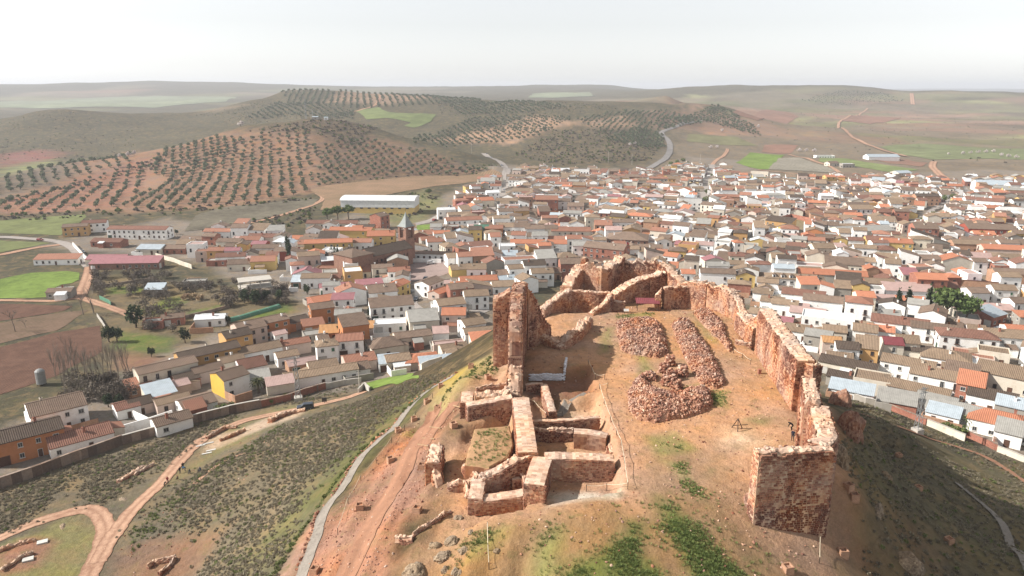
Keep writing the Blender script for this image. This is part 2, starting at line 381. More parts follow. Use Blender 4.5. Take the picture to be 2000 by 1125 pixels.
# village floor
paint([(60,480),(330,425),(600,470),(690,410),(840,430),(860,385),(980,320),(1290,332),(1345,305),(1440,312),(1560,352),(1720,340),(2150,330),(2150,930),(1990,888),(1640,772),(1500,600),(1000,500),(900,705),(560,770),(340,835),(-40,950),(-40,860),(230,740),(250,700),(420,640),(560,590),(380,510)], DUST, 5)
paint([(1060,408),(1130,405),(1140,424),(1080,430)], S(160,118,92), 3); paint([(1250,450),(1300,445),(1305,470),(1250,478)], S(172,112,78), 3)
paint([(1490,430),(1570,425),(1600,440),(1540,452)], S(140,124,92), 3)
# gardens at the left
paint([(150,545),(230,540),(560,580),(620,600),(420,650),(250,720),(205,720),(160,600)], S(112,98,72), 4)
for q in ([(225,648),(340,660),(335,690),(220,682)], [(265,610),(350,575),(370,590),(300,615)], [(365,610),(430,597),(432,600),(370,618)], [(480,612),(560,590),(580,605),(500,625)], [(215,560),(290,560),(280,572),(210,575)]):
    paint(q, S(98,110,48), 1.5)
paint([(230,690),(320,700),(300,730),(220,720)], S(134,98,78), 2)
paint([(690,410),(830,370),(870,395),(800,450)], S(118,116,76), 5)
# castle hill
hill = [(1640,770),(2000,895),(2250,1000),(2250,1400),(-300,1400),(-300,1040),(0,945),(350,838),(600,768),(820,728),(880,712)]
paint([(-60,1180),(-60,950),(0,945),(350,838),(600,768),(820,728),(900,700),(1000,700),(1000,1400),(0,1400)], SLOPE, 3)
pc = [PZ(a, b, ZP)[:2] for a, b in ((960,690),(1000,600),(1100,540),(1240,520),(1340,545),(1450,580),(1560,650),(1650,800),(1680,1000),(1640,1110),(1400,1200),(1000,1200),(800,1120),(830,960),(880,800))]
hw = [(-30,60),(60,60),(170,20),(170,150),(110,150),(75,215),(0,230),(-40,200)]
paint(hw, S(76,66,46), 6, world=True)  # soil colour darkened, here and in the next patch, to deepen the slope's shadow
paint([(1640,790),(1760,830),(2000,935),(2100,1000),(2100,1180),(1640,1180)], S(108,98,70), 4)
paint([(0,1060),(150,1005),(215,1040),(180,1125),(-40,1180)], S(136,128,78), 2); paint([(0,1085),(60,1045),(110,1060),(80,1110),(0,1125)], ERODE, 1.5)
paint([(215,1085),(300,1060),(440,1030),(400,1090),(340,1150),(200,1150)], S(144,106,82), 2, amt=.8)
paint([(220,1040),(300,960),(400,905),(560,820),(640,790),(560,790),(430,830),(380,900)], S(128,118,76), 2)
paint([(410,850),(470,840),(560,800),(600,800),(580,815),(480,850),(390,890)], S(186,160,134), 1.2)
paint([(500,1180),(600,1040),(690,930),(790,830),(850,760),(800,770),(700,850),(580,970),(480,1100)], S(104,106,58), 3, amt=.6)
paint([(570,1180),(640,1010),(730,905),(830,800),(870,745),(900,745),(905,780),(850,870),(840,960),(780,1050),(720,1180)], ERODE, 2.0)
paint([(860,745),(960,690),(975,730),(930,745),(880,790),(800,850),(850,770)], S(158,136,76), 1.5)
paint([(540,1180),(600,1080),(640,1000),(620,1000),(580,1060),(520,1150)], S(172,124,98), 1.2)
paint(pc, COURT, 2.5, world=True)
def pw_(pts): return [PZ(a, b, ZP)[:2] for a, b in pts]
paint(pw_([(830,1060),(900,1000),(1230,975),(1440,960),(1460,1000),(1600,1060),(1640,1180),(780,1200)]), DRY, 3, world=True)
paint(pw_([(1270,880),(1420,890),(1440,1000),(1330,1060),(1250,980)]), DRY, 3, world=True, amt=.7)
for q in ([(1280,970),(1340,1000),(1400,1050),(1500,1110),(1560,1200),(1420,1180),(1360,1090),(1290,1010)], [(1230,1010),(1260,1015),(1250,1060),(1320,1120),(1300,1200),(1060,1200),(1100,1080),(1180,1060)]):
    paint(pw_(q), S(88,104,40), 1.2, world=True, amt=.8)
for q in ([(1255,850),(1320,845),(1350,875),(1290,890)], [(1300,900),(1330,905),(1390,985),(1350,960)], [(1300,770),(1370,745),(1365,790)], [(1180,640),(1200,640),(1190,690),(1170,690)], [(1200,615),(1280,608),(1275,618),(1205,622)], [(1350,615),(1360,625),(1400,670),(1385,660)], [(1250,690),(1275,720),(1250,740)], [(1390,765),(1418,762),(1415,795),(1390,790)], [(1460,820),(1510,815),(1500,835)],
          [(930,1010),(990,1005),(960,1035),(900,1050)], [(1040,1050),(1090,1020),(1080,1100),(1030,1120)], [(925,835),(997,835),(990,900),(940,900)]):
    paint(pw_(q), S(128,130,60), 1.0, world=True, amt=.75)
paint(pw_([(1150,790),(1215,800),(1240,900),(1260,1000),(1230,1000)]), S(190,142,106), 1.5, world=True)
paint(pw_([(1400,830),(1480,840),(1500,870),(1420,870)]), S(204,170,136), 2, world=True)
paint(pw_([(1026,722),(1150,716),(1160,762),(1118,772),(1026,770)]), S(140,94,66), 1, world=True)
paint(pw_([(1095,770),(1160,770),(1168,808),(1100,812)]), S(206,164,128), 1, world=True)
paint(pw_([(1066,930),(1150,925),(1215,945),(1200,965),(1080,968)]), S(206,190,168), 1, world=True)
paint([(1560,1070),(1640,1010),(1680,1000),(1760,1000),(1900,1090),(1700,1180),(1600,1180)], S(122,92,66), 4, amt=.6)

m, nt, b = new_mat('ground', 1.0, .05)
pos = geo_pos(nt); base = attr(nt, 'soil', 'Color')
n1 = noise(nt, .9, 8, .7, pos); n2 = noise(nt, .07, 5, .6, pos); n3 = noise(nt, 5, 4, .7, pos); n4 = noise(nt, .012, 4, .55, pos)
v_ = mathn(nt, 'ADD', mathn(nt, 'MULTIPLY', n1, .7), mathn(nt, 'MULTIPLY', n3, .5))
v_ = mathn(nt, 'ADD', v_, mathn(nt, 'MULTIPLY', n2, .5)); v_ = mathn(nt, 'ADD', v_, mathn(nt, 'MULTIPLY', n4, .5))
c1 = hsv(nt, base, s=mrange(nt, n2, .3, .7, .8, 1.2), v=mrange(nt, v_, .7, 1.5, .30, 1.65))
green = mixc(nt, c1, S(92,104,44), mathn(nt, 'MULTIPLY', mrange(nt, noise(nt, .35, 7, .7, pos), .56, .72, 0, .55), 1.0))
green = mixc(nt, green, S(150,122,80), mrange(nt, noise(nt, .16, 6, .7, pos, .6), .48, .68, 0, .6))
nt.links.new(green, b.inputs['Base Color']); bump(nt, b, n1, .8, .5)
nv = GX.size; NX, NY = len(xs), len(ys)
ii = (np.arange(NY-1)[:, None]*NX+np.arange(NX-1)[None]).ravel()
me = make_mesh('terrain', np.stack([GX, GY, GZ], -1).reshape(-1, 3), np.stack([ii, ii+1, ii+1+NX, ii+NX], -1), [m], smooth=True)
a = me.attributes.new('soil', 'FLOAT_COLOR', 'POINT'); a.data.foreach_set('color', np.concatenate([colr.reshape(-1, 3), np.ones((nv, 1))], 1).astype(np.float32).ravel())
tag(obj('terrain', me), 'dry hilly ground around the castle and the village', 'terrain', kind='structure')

# ------------------------------------------------------------------ draped sheets: fields, roads, paths
import bmesh
def soilmat(name, c, c2, rows=0, rot=0, scale=.25, mottle=.35, rough=1.0, rut=None):
    m, nt, b = new_mat(name, rough, .08); pos = geo_pos(nt)
    n = noise(nt, scale, 8, .68, pos); n_ = noise(nt, scale*.12, 4, .6, pos)
    f = mathn(nt, 'ADD', mathn(nt, 'MULTIPLY', n, .6), mathn(nt, 'MULTIPLY', n_, .4))
    if rows:
        mp = nt.nodes.new('ShaderNodeMapping'); mp.inputs['Rotation'].default_value = (0, 0, R(rot)); nt.links.new(pos, mp.inputs[0])
        wv = nt.nodes.new('ShaderNodeTexWave'); wv.inputs['Scale'].default_value = rows; wv.inputs['Distortion'].default_value = 2.5; wv.inputs['Detail'].default_value = 3
        nt.links.new(mp.outputs[0], wv.inputs[0]); f = mathn(nt, 'ADD', mathn(nt, 'MULTIPLY', f, .75), mathn(nt, 'MULTIPLY', wv.outputs['Fac'], .22))
    o = ramp(nt, f, [(.37, c2), (.5, c), (.64, tuple(min(1, x*(1+mottle)) for x in c))])
    if rut:
        ac = mathn(nt, 'ADD', attr(nt, 'across'), mathn(nt, 'MULTIPLY', mathn(nt, 'SUBTRACT', noise(nt, 1.2, 6, .7, pos), .5), .9))
        k_ = ramp(nt, ac, [(0, (.75,)*3), (.22, (.3,)*3), (.5, (0,)*3), (.72, (.15,)*3), (.95, (.85,)*3)]); o = mixc(nt, o, rut, k_)
    nt.links.new(o, b.inputs['Base Color']); bump(nt, b, noise(nt, 2.5, 5, .7, pos), .7, .15)
    return m
def drape(name, poly, mat, off=.05, step=6, world=False):
    pw = [np.array(p[:2]) for p in poly] if world else [g[:2] for g in GP(*poly)]
    pts = []
    for i in range(len(pw)):
        p, q = pw[i], pw[(i+1) % len(pw)]; L = np.linalg.norm(q-p); n = max(1, int(L/step)); nrm = np.array([-(q-p)[1], (q-p)[0]])/max(L, 1e-6)
        for k in range(n):
            s = p+(q-p)*k/n; pts.append(s+nrm*(vnoise(s[0]/7, s[1]/7)-.5)*min(step*.5, 2.0))
    bm = bmesh.new(); vv = [bm.verts.new((p[0], p[1], 0)) for p in pts]
    f = bm.faces.new(vv); f.normal_update()
    if f.normal.z < 0: f.normal_flip()
    bmesh.ops.triangulate(bm, faces=bm.faces[:])
    for _ in range(7):
        e = [e for e in bm.edges if e.calc_length() > step*1.6]
        if not e: break
        bmesh.ops.subdivide_edges(bm, edges=e, cuts=1); bmesh.ops.triangulate(bm, faces=[f for f in bm.faces if len(f.verts) > 3])
    X = np.array([v.co.x for v in bm.verts]); Y = np.array([v.co.y for v in bm.verts]); Z = H(X, Y)+off
    for v, z in zip(bm.verts, Z): v.co.z = z
    me = bpy.data.meshes.new(name); bm.to_mesh(me); bm.free(); me.materials.append(mat)
    for p in me.polygons: p.use_smooth = True
    return tag(obj(name, me), kind='structure')
ROADS = []
def smooth_line(pw, step):
    pw = np.array(pw, float)
    for _ in range(2):
        q = [pw[0]]
        for i in range(len(pw)-1): q += [pw[i]*.75+pw[i+1]*.25, pw[i]*.25+pw[i+1]*.75]
        q.append(pw[-1]); pw = np.array(q)
    d = np.concatenate([[0], np.cumsum(np.linalg.norm(np.diff(pw, axis=0), axis=1))]); n = max(2, int(d[-1]/step))
    t = np.linspace(0, d[-1], n+1); return np.stack([np.interp(t, d, pw[:, k]) for k in range(pw.shape[1])], -1)
def strip(name, line, width, mat, off=.06, world=False, step=None, register=True, label=None):
    pw = [p[:2] for p in line] if world else [g[:2] for g in GP(*line)]
    D = np.mean([np.linalg.norm(p) for p in pw]); step = step or max(.8, D/250)
    L = smooth_line(pw, step); t = np.gradient(L, axis=0); t /= np.linalg.norm(t, axis=1)[:, None]; n = np.stack([-t[:, 1], t[:, 0]], -1)
    if register: ROADS.append((L, width))
    K = 9
    V = []
    for k in range(K):
        u = k/(K-1)-.5; e_ = (.30 if width < 5 else .1)*(vnoise(L[:, 0]*.9+(50 if u > 0 else 0), L[:, 1]*.9)-.5)+.12*(vnoise(L[:, 0]/6+(50 if u > 0 else 0), L[:, 1]/6)-.5); q = L+n*(width*(u+np.sign(u)*e_*abs(u)*2*.5))[:, None]; V.append(np.stack([q[:, 0], q[:, 1], H(q[:, 0], q[:, 1])+off], -1))
    V = np.stack(V, 1)
    # never let the sheet dip under the coarser terrain triangles
    V[:, :, 2] = np.maximum(V[:, :, 2], V[:, :, 2].mean(1, keepdims=True)-width*.25)
    N = len(L); i = (np.arange(N-1)[:, None]*K+np.arange(K-1)[None]).ravel()
    me = make_mesh(name, V.reshape(-1, 3), np.stack([i, i+K, i+K+1, i+1], -1), [mat], smooth=True); a = me.attributes.new('across', 'FLOAT', 'POINT'); a.data.foreach_set('value', np.tile(np.abs(np.linspace(-1, 1, K))+.001, N).astype(np.float32))
    return tag(obj(name, me), label, kind='structure')
fg1 = soilmat('crop_green', S(110,132,44), S(88,108,38), 0, 0, .3); fg2 = soilmat('meadow', S(112,118,66), S(94,98,58), 0, 0, .12)
fg3 = soilmat('pale_crop', S(126,132,100), S(114,116,90), 0, 0, .02); plow = soilmat('plowed', S(106,76,60), S(84,58,46), .35, 10, .3)
tan_f = soilmat('stubble', S(146,114,86), S(118,102,70), .12, 20, .05); dryg = soilmat('dry_meadow', S(110,102,84), S(88,80,66), 0, 0, .2)
redf = soilmat('red_field', S(142,104,84), S(124,94,76), .1, 0, .05); grav = soilmat('gravel', S(146,136,124), S(122,112,102), 0, 0, 3.0, .2)
dirt = soilmat('dirt', S(190,148,118), S(162,118,92), 0, 0, .8, .2, rut=S(148,108,82)); reddirt = soilmat('red_dirt', S(164,116,86), S(144,100,74), 0, 0, .8, .2, rut=S(156,112,84))
asph = soilmat('asphalt', S(138,132,128), S(118,113,110), 0, 0, .5, .15); street_m = soilmat('street', S(160,150,142), S(138,130,124), 0, 0, .4, .15)
pave = soilmat('plaza', S(160,138,130), S(140,120,114), 0, 0, 1.2, .15)
for nm, pl, mt, of, st in (
    ('field', [(-60,556),(0,545),(60,533),(130,530),(153,533),(155,546),(140,553),(122,556),(104,564),(90,581),(-60,583)], fg1, .1, 5),
    ('field', [(-60,594),(60,594),(142,598),(125,607),(0,627),(-60,640)], plow, .1, 5),
    ('field', [(-60,645),(0,632),(70,618),(130,610),(175,606),(110,645),(0,672),(-60,690)], soilmat('fallow', S(116,92,74), S(98,84,60), .2, 30, .3), .1, 5),
    ('field', [(-60,694),(0,678),(108,650),(196,636),(200,686),(110,735),(60,752),(-60,790)], plow, .1, 5),
    ('field', [(-80,440),(0,431),(90,424),(165,419),(168,424),(118,460),(0,456),(-80,456)], fg2, .15, 6),
    ('field', [(-80,478),(0,470),(100,475),(60,483),(0,494),(-80,500)], fg2, .15, 6),
    ('field', [(604,371),(640,362),(800,345),(960,331),(980,339),(972,350),(850,364),(760,380),(680,396),(655,407),(625,411),(634,388)], tan_f, .3, 9),
    ('field', [(380,422),(430,406),(600,388),(622,390),(612,400),(556,417),(430,446),(362,452)], dryg, .25, 8),
    ('field', [(694,217),(740,210),(757,219),(796,222),(852,224),(841,238),(810,250),(789,246),(803,240),(750,231),(715,234)], soilmat('hill_crop', S(112,122,68), S(98,106,60), 0, 0, .05), .6, 6),
    ('field', [(-100,205),(0,199),(190,191),(260,188),(462,190),(440,199),(300,211),(180,209),(0,211),(-100,212)], fg3, 1.2, 30),
    ('field', [(1040,183),(1150,180),(1165,188),(1030,191)], fg3, 1.2, 25),
    ('field', [(1466,298),(1532,303),(1502,331),(1482,331),(1438,318)], fg1, .3, 8),
    ('field', [(1720,287),(1800,281),(1860,284),(1940,291),(2080,291),(2080,314),(1820,312),(1770,304)], soilmat('plain_crop', S(116,122,78), S(104,106,70), 0, 0, .05), .4, 8),
    ('field', [(1600,306),(1660,311),(1756,326),(1796,333),(1740,337),(1670,325),(1600,316)], soilmat('strip_crop', S(116,126,70), S(104,112,62), 0, 0, .06), .35, 8),
    ('field', [(1692,309),(1774,312),(1812,319),(1800,326),(1740,320)], redf, .35, 8),
    ('field', [(1493,283),(1560,284),(1545,300),(1530,301),(1488,297)], redf, .35, 8),
    ('field', [(1345,262),(1440,268),(1480,285),(1420,284),(1340,276)], soilmat('ridge_crop', S(122,118,80), S(112,104,72), 0, 0, .04), .4, 8),
    ('field', [(1520,309),(1560,308),(1625,330),(1640,338),(1500,331)], soilmat('grey_fallow', S(138,130,114), S(122,114,98), .08, 40, .06), .4, 10),
    ('field', [(1430,221),(1500,214),(1560,228),(1480,236)], redf, .8, 12),
    ('field', [(1640,236),(1690,224),(1760,232),(1700,243)], redf, .8, 12),
    ('lawn', [(709,750),(760,737),(800,729),(819,738),(760,750),(722,761)], fg1, .1, 2),
    ('lawn', [(800,442),(848,438),(852,452),(795,454)], fg1, .25, 5),
    ('plaza', [(783,520),(850,503),(893,512),(880,532),(842,546),(790,552)], pave, .12, 4)):
    drape(nm, pl, mt, of, st)
strip('dirt_track', [(-60,1078),(0,1051),(70,1020),(144,997),(187,994),(209,1026),(202,1062),(173,1125),(150,1180)], 3.6, dirt, .09)
strip('dirt_track', [(190,1100),(216,1052),(259,994),(317,943),(360,889),(396,857),(440,834),(500,815),(600,796),(660,782),(712,765)], 3.4, dirt, .12)
strip('dirt_path', [(380,945),(420,912),(450,895),(480,885)], 1.2, dirt, .08)
strip('dirt_ramp', [(850,800),(800,890),(774,943),(717,1044),(674,1130),(640,1200)], 3.0, reddirt, .10)
GW = [(570,1170),(587,1125),(620,1044),(634,994),(674,950),(706,889),(742,860),(778,824),(825,770),(861,747),(885,735)]
gwalk = strip('gravel_walk', GW, 1.7, grav, .10)
strip('gravel_walk', [(1870,946),(1886,960),(1934,999),(1971,1041),(2000,1094),(2020,1140)], 1.6, grav, .28)
strip('dirt_path', [(1680,808),(1705,820),(1760,836),(1795,848),(1880,876),(1940,900),(2010,948),(2090,1000)], 1.6, reddirt, .25)
inner_walk = strip('gravel_walk', [PZ(1092,812,49.5),(*PZ(1108,798,49.5)[:2],0),PZ(1128,786,49.5),PZ(1146,778,49.5)], 1.3, grav, .07, world=True)
for nm, ln, wd, mt in (
    ('road', [(-60,461),(0,463),(105,470),(142,481),(160,504),(176,521)], 6, street_m), ('dirt_road', [(176,521),(172,540),(166,555),(156,582)], 5, dirt),
    ('dirt_road', [(150,580),(199,595),(256,616)], 4, dirt), ('dirt_road', [(-40,586),(100,590),(150,583)], 3, dirt), ('dirt_road', [(-40,503),(0,499),(71,484),(125,477)], 4.5, dirt),
    ('dirt_road', [(440,446),(457,443),(556,420),(622,397),(633,386),(619,378)], 4, dirt),
    ('street', [(945,300),(960,309),(985,322),(992,332),(985,345),(984,375),(981,392),(955,412),(925,425)], 8, street_m), ('street', [(790,442),(850,431),(890,401)], 7, street_m),
    ('road', [(1370,236),(1330,243),(1296,256),(1290,261),(1304,272),(1310,285),(1305,306),(1284,320),(1258,333)], 8, asph),
    ('street', [(1258,333),(1300,345),(1330,352)], 7, street_m), ('street', [(1390,322),(1385,348),(1372,372),(1370,425)], 9, street_m),
    ('street', [(1870,358),(1896,384),(1846,394),(1812,424),(1766,447),(1690,462)], 8, street_m), ('dirt_road', [(1824,316),(1819,328),(1836,344),(1864,357)], 8, dirt),
    ('dirt_road', [(1694,212),(1660,228),(1632,240),(1655,265),(1690,282),(1770,307)], 6, dirt), ('dirt_road', [(1540,302),(1580,310),(1620,324),(1646,340),(1632,348)], 4.5, dirt),
    ('dirt_road', [(1388,324),(1400,312),(1418,300),(1421,291)], 5, dirt), ('dirt_road', [(1480,332),(1560,340),(1640,346)], 4, dirt),
    ('street', [(842,546),(815,575),(795,590),(812,605)], 7, street_m), ('street', [(812,605),(870,620),(900,600),(950,610)], 6, street_m),
    ('street', [(1940,640),(1990,650),(2060,665)], 8, street_m), ('street', [(1770,520),(1760,505),(1750,480)], 6, street_m), ('street', [(1470,520),(1420,500),(1330,480),(1250,470)], 6, street_m),
    ('dirt_road', [(694,218),(740,206),(744,185)], 6, dirt), ('dirt_road', [(1780,183),(1783,205)], 14, dirt)):
    D_ = np.linalg.norm(G(*ln[0])[:2]); strip(nm, ln, wd, mt, max(.12, D_*.0005))
# painted edge lines of the country road
rl = ROADS[[i for i, (L, wd) in enumerate(ROADS) if wd == 8][1]][0]
# ------------------------------------------------------------------ castle masonry
def stonemat(name, stops, v=1.0):
    m, nt, b = new_mat(name, .95, .1); pos = geo_pos(nt)
    c = ramp(nt, attr(nt, 'rnd'), stops)
    n = noise(nt, 2.2, 7, .7, pos); big = noise(nt, .22, 4, .6, pos)
    c = hsv(nt, c, s=mrange(nt, big, .3, .7, .75, 1.15), v=mathn(nt, 'MULTIPLY', mrange(nt, n, .25, .75, .7, 1.25), mrange(nt, big, .3, .7, .85*v, 1.15*v)))
    nt.links.new(c, b.inputs['Base Color']); bump(nt, b, noise(nt, 7, 6, .7, pos), .8, .06); return m
STONE = stonemat('red_stone', [(0, S(116,66,46)), (.35, S(164,102,72)), (.65, S(190,130,94)), (.85, S(204,152,114)), (1, S(214,176,140))])
MORTAR = stonemat('mortar', [(0, S(178,128,94)), (.5, S(190,142,106)), (1, S(204,160,124))])
TOPM = stonemat('wall_top', [(0, S(186,142,112)), (.5, S(212,170,138)), (1, S(226,192,160))])
RUBB = stonemat('rubble', [(0, S(120,68,48)), (.4, S(166,108,80)), (.75, S(196,142,110)), (1, S(218,180,150))])
EARTH = stonemat('earth', [(0, S(150,100,70)), (.5, S(176,124,90)), (1, S(190,142,104))])
GREYROCK = stonemat('grey_rock', [(0, S(108,86,64)), (.5, S(150,126,98)), (1, S(182,158,126))])
OLDSTONE = stonemat('old_stone', [(0, S(120,74,56)), (.5, S(160,112,86)), (1, S(190,150,120))])
_ph = (1+5**.5)/2
ICO_V = np.array([(-1,_ph,0),(1,_ph,0),(-1,-_ph,0),(1,-_ph,0),(0,-1,_ph),(0,1,_ph),(0,-1,-_ph),(0,1,-_ph),(_ph,0,-1),(_ph,0,1),(-_ph,0,-1),(-_ph,0,1)], float); ICO_V /= np.linalg.norm(ICO_V[0])
ICO_F = np.array([(0,11,5),(0,5,1),(0,1,7),(0,7,10),(0,10,11),(1,5,9),(5,11,4),(11,10,2),(10,7,6),(7,1,8),(3,9,4),(3,4,2),(3,2,6),(3,6,8),(3,8,9),(4,9,5),(2,4,11),(6,2,10),(8,6,7),(9,8,1)])
def rand_rots(n, tilt=1.0):
    a = rng.random((n, 3))*2*np.pi*np.array([1, tilt, tilt]); cz_, sz_ = np.cos(a[:, 0]), np.sin(a[:, 0]); cy, sy = np.cos(a[:, 1]), np.sin(a[:, 1]); cx, sx = np.cos(a[:, 2]), np.sin(a[:, 2])
    Z = np.zeros(n); O = np.ones(n)
    Rz = np.stack([np.stack([cz_, -sz_, Z], -1), np.stack([sz_, cz_, Z], -1), np.stack([Z, Z, O], -1)], 1)
    Ry = np.stack([np.stack([cy, Z, sy], -1), np.stack([Z, O, Z], -1), np.stack([-sy, Z, cy], -1)], 1)
    Rx = np.stack([np.stack([O, Z, Z], -1), np.stack([Z, cx, -sx], -1), np.stack([Z, sx, cx], -1)], 1)
    return Rz@Ry@Rx
def rocks_mesh(name, P, size, mat, squash=(1, .85, .62), tilt=.12):
    n = len(P); V = ICO_V[None]*(1+.38*(rng.random((n, 12, 1))-.5)); V = V*np.array(squash)*(.75+.5*rng.random((n, 1, 3)))*np.asarray(size).reshape(-1, 1, 1)/2
    V = np.einsum('nij,nkj->nki', rand_rots(n, tilt), V)+np.asarray(P)[:, None]
    F = (ICO_F[None]+(np.arange(n)*12)[:, None, None]).reshape(-1, 3)
    return make_mesh(name, V.reshape(-1, 3), F, [mat], np.repeat(rng.random(n), 20))
def stones_mesh(name, C, T, N, L, Hh, depth, mat, U=None, rnd=None):
    """stones set in a face: centres C, along T, outward N, length L, height Hh, standing 'depth' proud"""
    n = len(C); U = np.array([[0, 0, 1.]]) if U is None else U
    sg = np.array([(-1,-1),(1,-1),(1,1),(-1,1)])
    jit = lambda: 1+.22*(rng.random((n, 4))-.5)
    def ring(k, d):
        return (C[:, None]+T[:, None]*(sg[None, :, 0]*L[:, None]/2*k*jit())[..., None]+U[:, None]*(sg[None, :, 1]*Hh[:, None]/2*k*jit())[..., None]+N[:, None]*d[:, None, None])
    V = np.concatenate([ring(1.0, np.full(n, -.08)), ring(.86, depth)], 1)
    f = np.array([(4,5,6,7),(0,1,5,4),(1,2,6,5),(2,3,7,6),(3,0,4,7)])
    F = (f[None]+(np.arange(n)*8)[:, None, None]).reshape(-1, 4)
    return make_mesh(name, V.reshape(-1, 3), F, [mat], np.repeat(rng.random(n) if rnd is None else rnd, 5))
def wall(name, label, line, thick, base, cat='wall', mat=None, course=.25, rag=.5, facing=True, group=None, lump=1.0, keep=.86, core=None, slen=(.26, .62), batter=0.0, singles=0, tone=None, topm=None, dense=False):
    """a ruined masonry wall along a top line of world points (x, y, ztop)"""
    P = np.array(line, float); d = np.concatenate([[0], np.cumsum(np.linalg.norm(np.diff(P[:, :2], axis=0), axis=1))])
    n = max(2, int(d[-1]/.45)); t = np.linspace(0, d[-1], n+1); L = np.stack([np.interp(t, d, P[:, k]) for k in range(3)], -1)
    base = np.interp(t, d, base) if hasattr(base, '__len__') else np.full(n+1, base)
    # smooth the corner normals
    tg = np.gradient(L[:, :2], axis=0); tg /= np.linalg.norm(tg, axis=1)[:, None]+1e-9; nm = np.stack([-tg[:, 1], tg[:, 0]], -1)
    x0 = rng.random()*100
    top = L[:, 2]+rag*(vnoise(t*.9+x0, t*0+x0)-.55)*1.3+rag*.5*(rng.random(n+1)-.5)
    o = P[0].copy(); o[2] = base.min()
    root = tag(empty(name, o, 0, label, cat, group), kind='thing')
    nv = 9; rows = []
    for s in (-1, 1):
        for k in range(nv):
            f = k/(nv-1); z = base+(top-base)*f; off = thick/2*(1+batter*(1-f))+((.03 if rag < .2 else .14)*(rng.random(n+1)-.5) if k else 0)
            if k == nv-1: off = off-(.04 if rag < .2 else .12)-(.04 if rag < .2 else .16)*rng.random(n+1)
            r = np.stack([L[:, 0]+s*nm[:, 0]*off, L[:, 1]+s*nm[:, 1]*off, z], -1); rows.append(r)
    tops = []
    for q in (-.5, 0, .5):
        tops.append(np.stack([L[:, 0]+nm[:, 0]*thick/2*q, L[:, 1]+nm[:, 1]*thick/2*q, top+(.05 if rag < .2 else .2)*lump*rng.random(n+1)+.04], -1))
    ring = rows[:nv]+tops+rows[nv:][::-1]; K = len(ring); V = np.stack(ring, 1)
    i = (np.arange(n)[:, None]*K+np.arange(K-1)[None]).ravel(); F = np.stack([i, i+1, i+K+1, i+K], -1)
    fm = np.tile([1 if nv-1 <= k <= nv+2 else 0 for k in range(K-1)], n)
    caps = []; cm = []
    for st, fl in ((0, 0), (n, 1)):
        for k in range(nv-1):
            a = st*K+k; b_ = st*K+k+1; c_ = st*K+K-2-k; d_ = st*K+K-1-k; q = [a, d_, c_, b_]; caps.append(q[::-1] if fl else q); cm.append(0)
        q = [st*K+nv-1+j for j in range(5)]
    caps5 = [[0*K+nv-1+j for j in range(5)][::-1], [n*K+nv-1+j for j in range(5)]]
    F4 = np.concatenate([F, np.array(caps)]); allm = np.concatenate([fm, cm, [1, 1]])
    me = make_mesh('core', V.reshape(-1, 3)-o, [F4, np.array(caps5)], [core or MORTAR, topm or TOPM], rng.random(len(allm)), allm, smooth=False)
    obj('core', me, root)
    if facing:
        Cs, Ts, Ns, Ls, Hs = [], [], [], [], []
        zmax = top.max()
        faces_ = [(s, None) for s in (-1, 1)]
        zz = base.min(); 
        while zz < zmax:
            h = course*(.75+.5*rng.random())
            for s in (-1, 1):
                u = rng.random()*.4
                while u < d[-1]:
                    l = rng.uniform(*slen); um = min(u+l/2, d[-1]); k = min(int(um/d[-1]*n), n-1); fr = um/d[-1]*n-k
                    tp = top[k]*(1-fr)+top[k+1]*fr; bs = base[k]*(1-fr)+base[k+1]*fr
                    if zz+h*.8 < tp and zz+h > bs and rng.random() < keep:
                        p = L[k]*(1-fr)+L[k+1]*fr; f = (zz+h/2-bs)/max(tp-bs, .1); off = thick/2*(1+batter*(1-min(max(f, 0), 1)))
                        Cs.append((p[0]+s*nm[k, 0]*off, p[1]+s*nm[k, 1]*off, zz+h/2)); Ts.append((tg[k, 0], tg[k, 1], 0)); Ns.append((s*nm[k, 0], s*nm[k, 1], 0)); Ls.append(l*.88); Hs.append(h*.82)
                    u += l
            for e, k in ((-1, 0), (1, n)):
                u = -thick/2+rng.random()*.2
                while u < thick/2:
                    l = rng.uniform(*slen); um = u+l/2
                    if um < thick/2 and zz+h*.8 < top[k] and zz+h > base[k] and rng.random() < keep:
                        Cs.append((L[k, 0]+nm[k, 0]*um, L[k, 1]+nm[k, 1]*um, zz+h/2)); Ts.append((nm[k, 0], nm[k, 1], 0)); Ns.append((e*tg[k, 0], e*tg[k, 1], 0)); Ls.append(l*.88); Hs.append(h*.82)
                    u += l
            zz += h
        if Cs:
            Cs, Ts, Ns, Ls, Hs = map(np.array, (Cs, Ts, Ns, Ls, Hs)); dp = .02+.06*rng.random(len(Cs)); sel = np.zeros(len(Cs), bool)
            pn = vnoise(Cs[:, 0]*.45+Cs[:, 1]*.45, Cs[:, 2]*.5); pn2 = vnoise(Cs[:, 0]*.22+Cs[:, 1]*.3+40, Cs[:, 2]*.3); kp = (rng.random(len(Cs)) < .55+.75*pn) | (pn2 < .35) | dense
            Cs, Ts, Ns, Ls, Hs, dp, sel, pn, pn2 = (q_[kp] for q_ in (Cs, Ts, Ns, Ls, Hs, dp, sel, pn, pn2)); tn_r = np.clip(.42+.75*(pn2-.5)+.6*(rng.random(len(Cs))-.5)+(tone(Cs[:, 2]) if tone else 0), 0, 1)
            if singles:
                front = np.where(Ns[:, 1] < -.8)[0]; sel[front[np.argsort(-(Ls*Hs)[front])][:singles]] = True
            tag(obj('stone_facing', stones_mesh('stone_facing', Cs[~sel]-o, Ts[~sel], Ns[~sel], Ls[~sel], Hs[~sel], dp[~sel], mat or STONE, rnd=tn_r[~sel]), root), 'small coursed red stones of the wall face', kind='stuff')
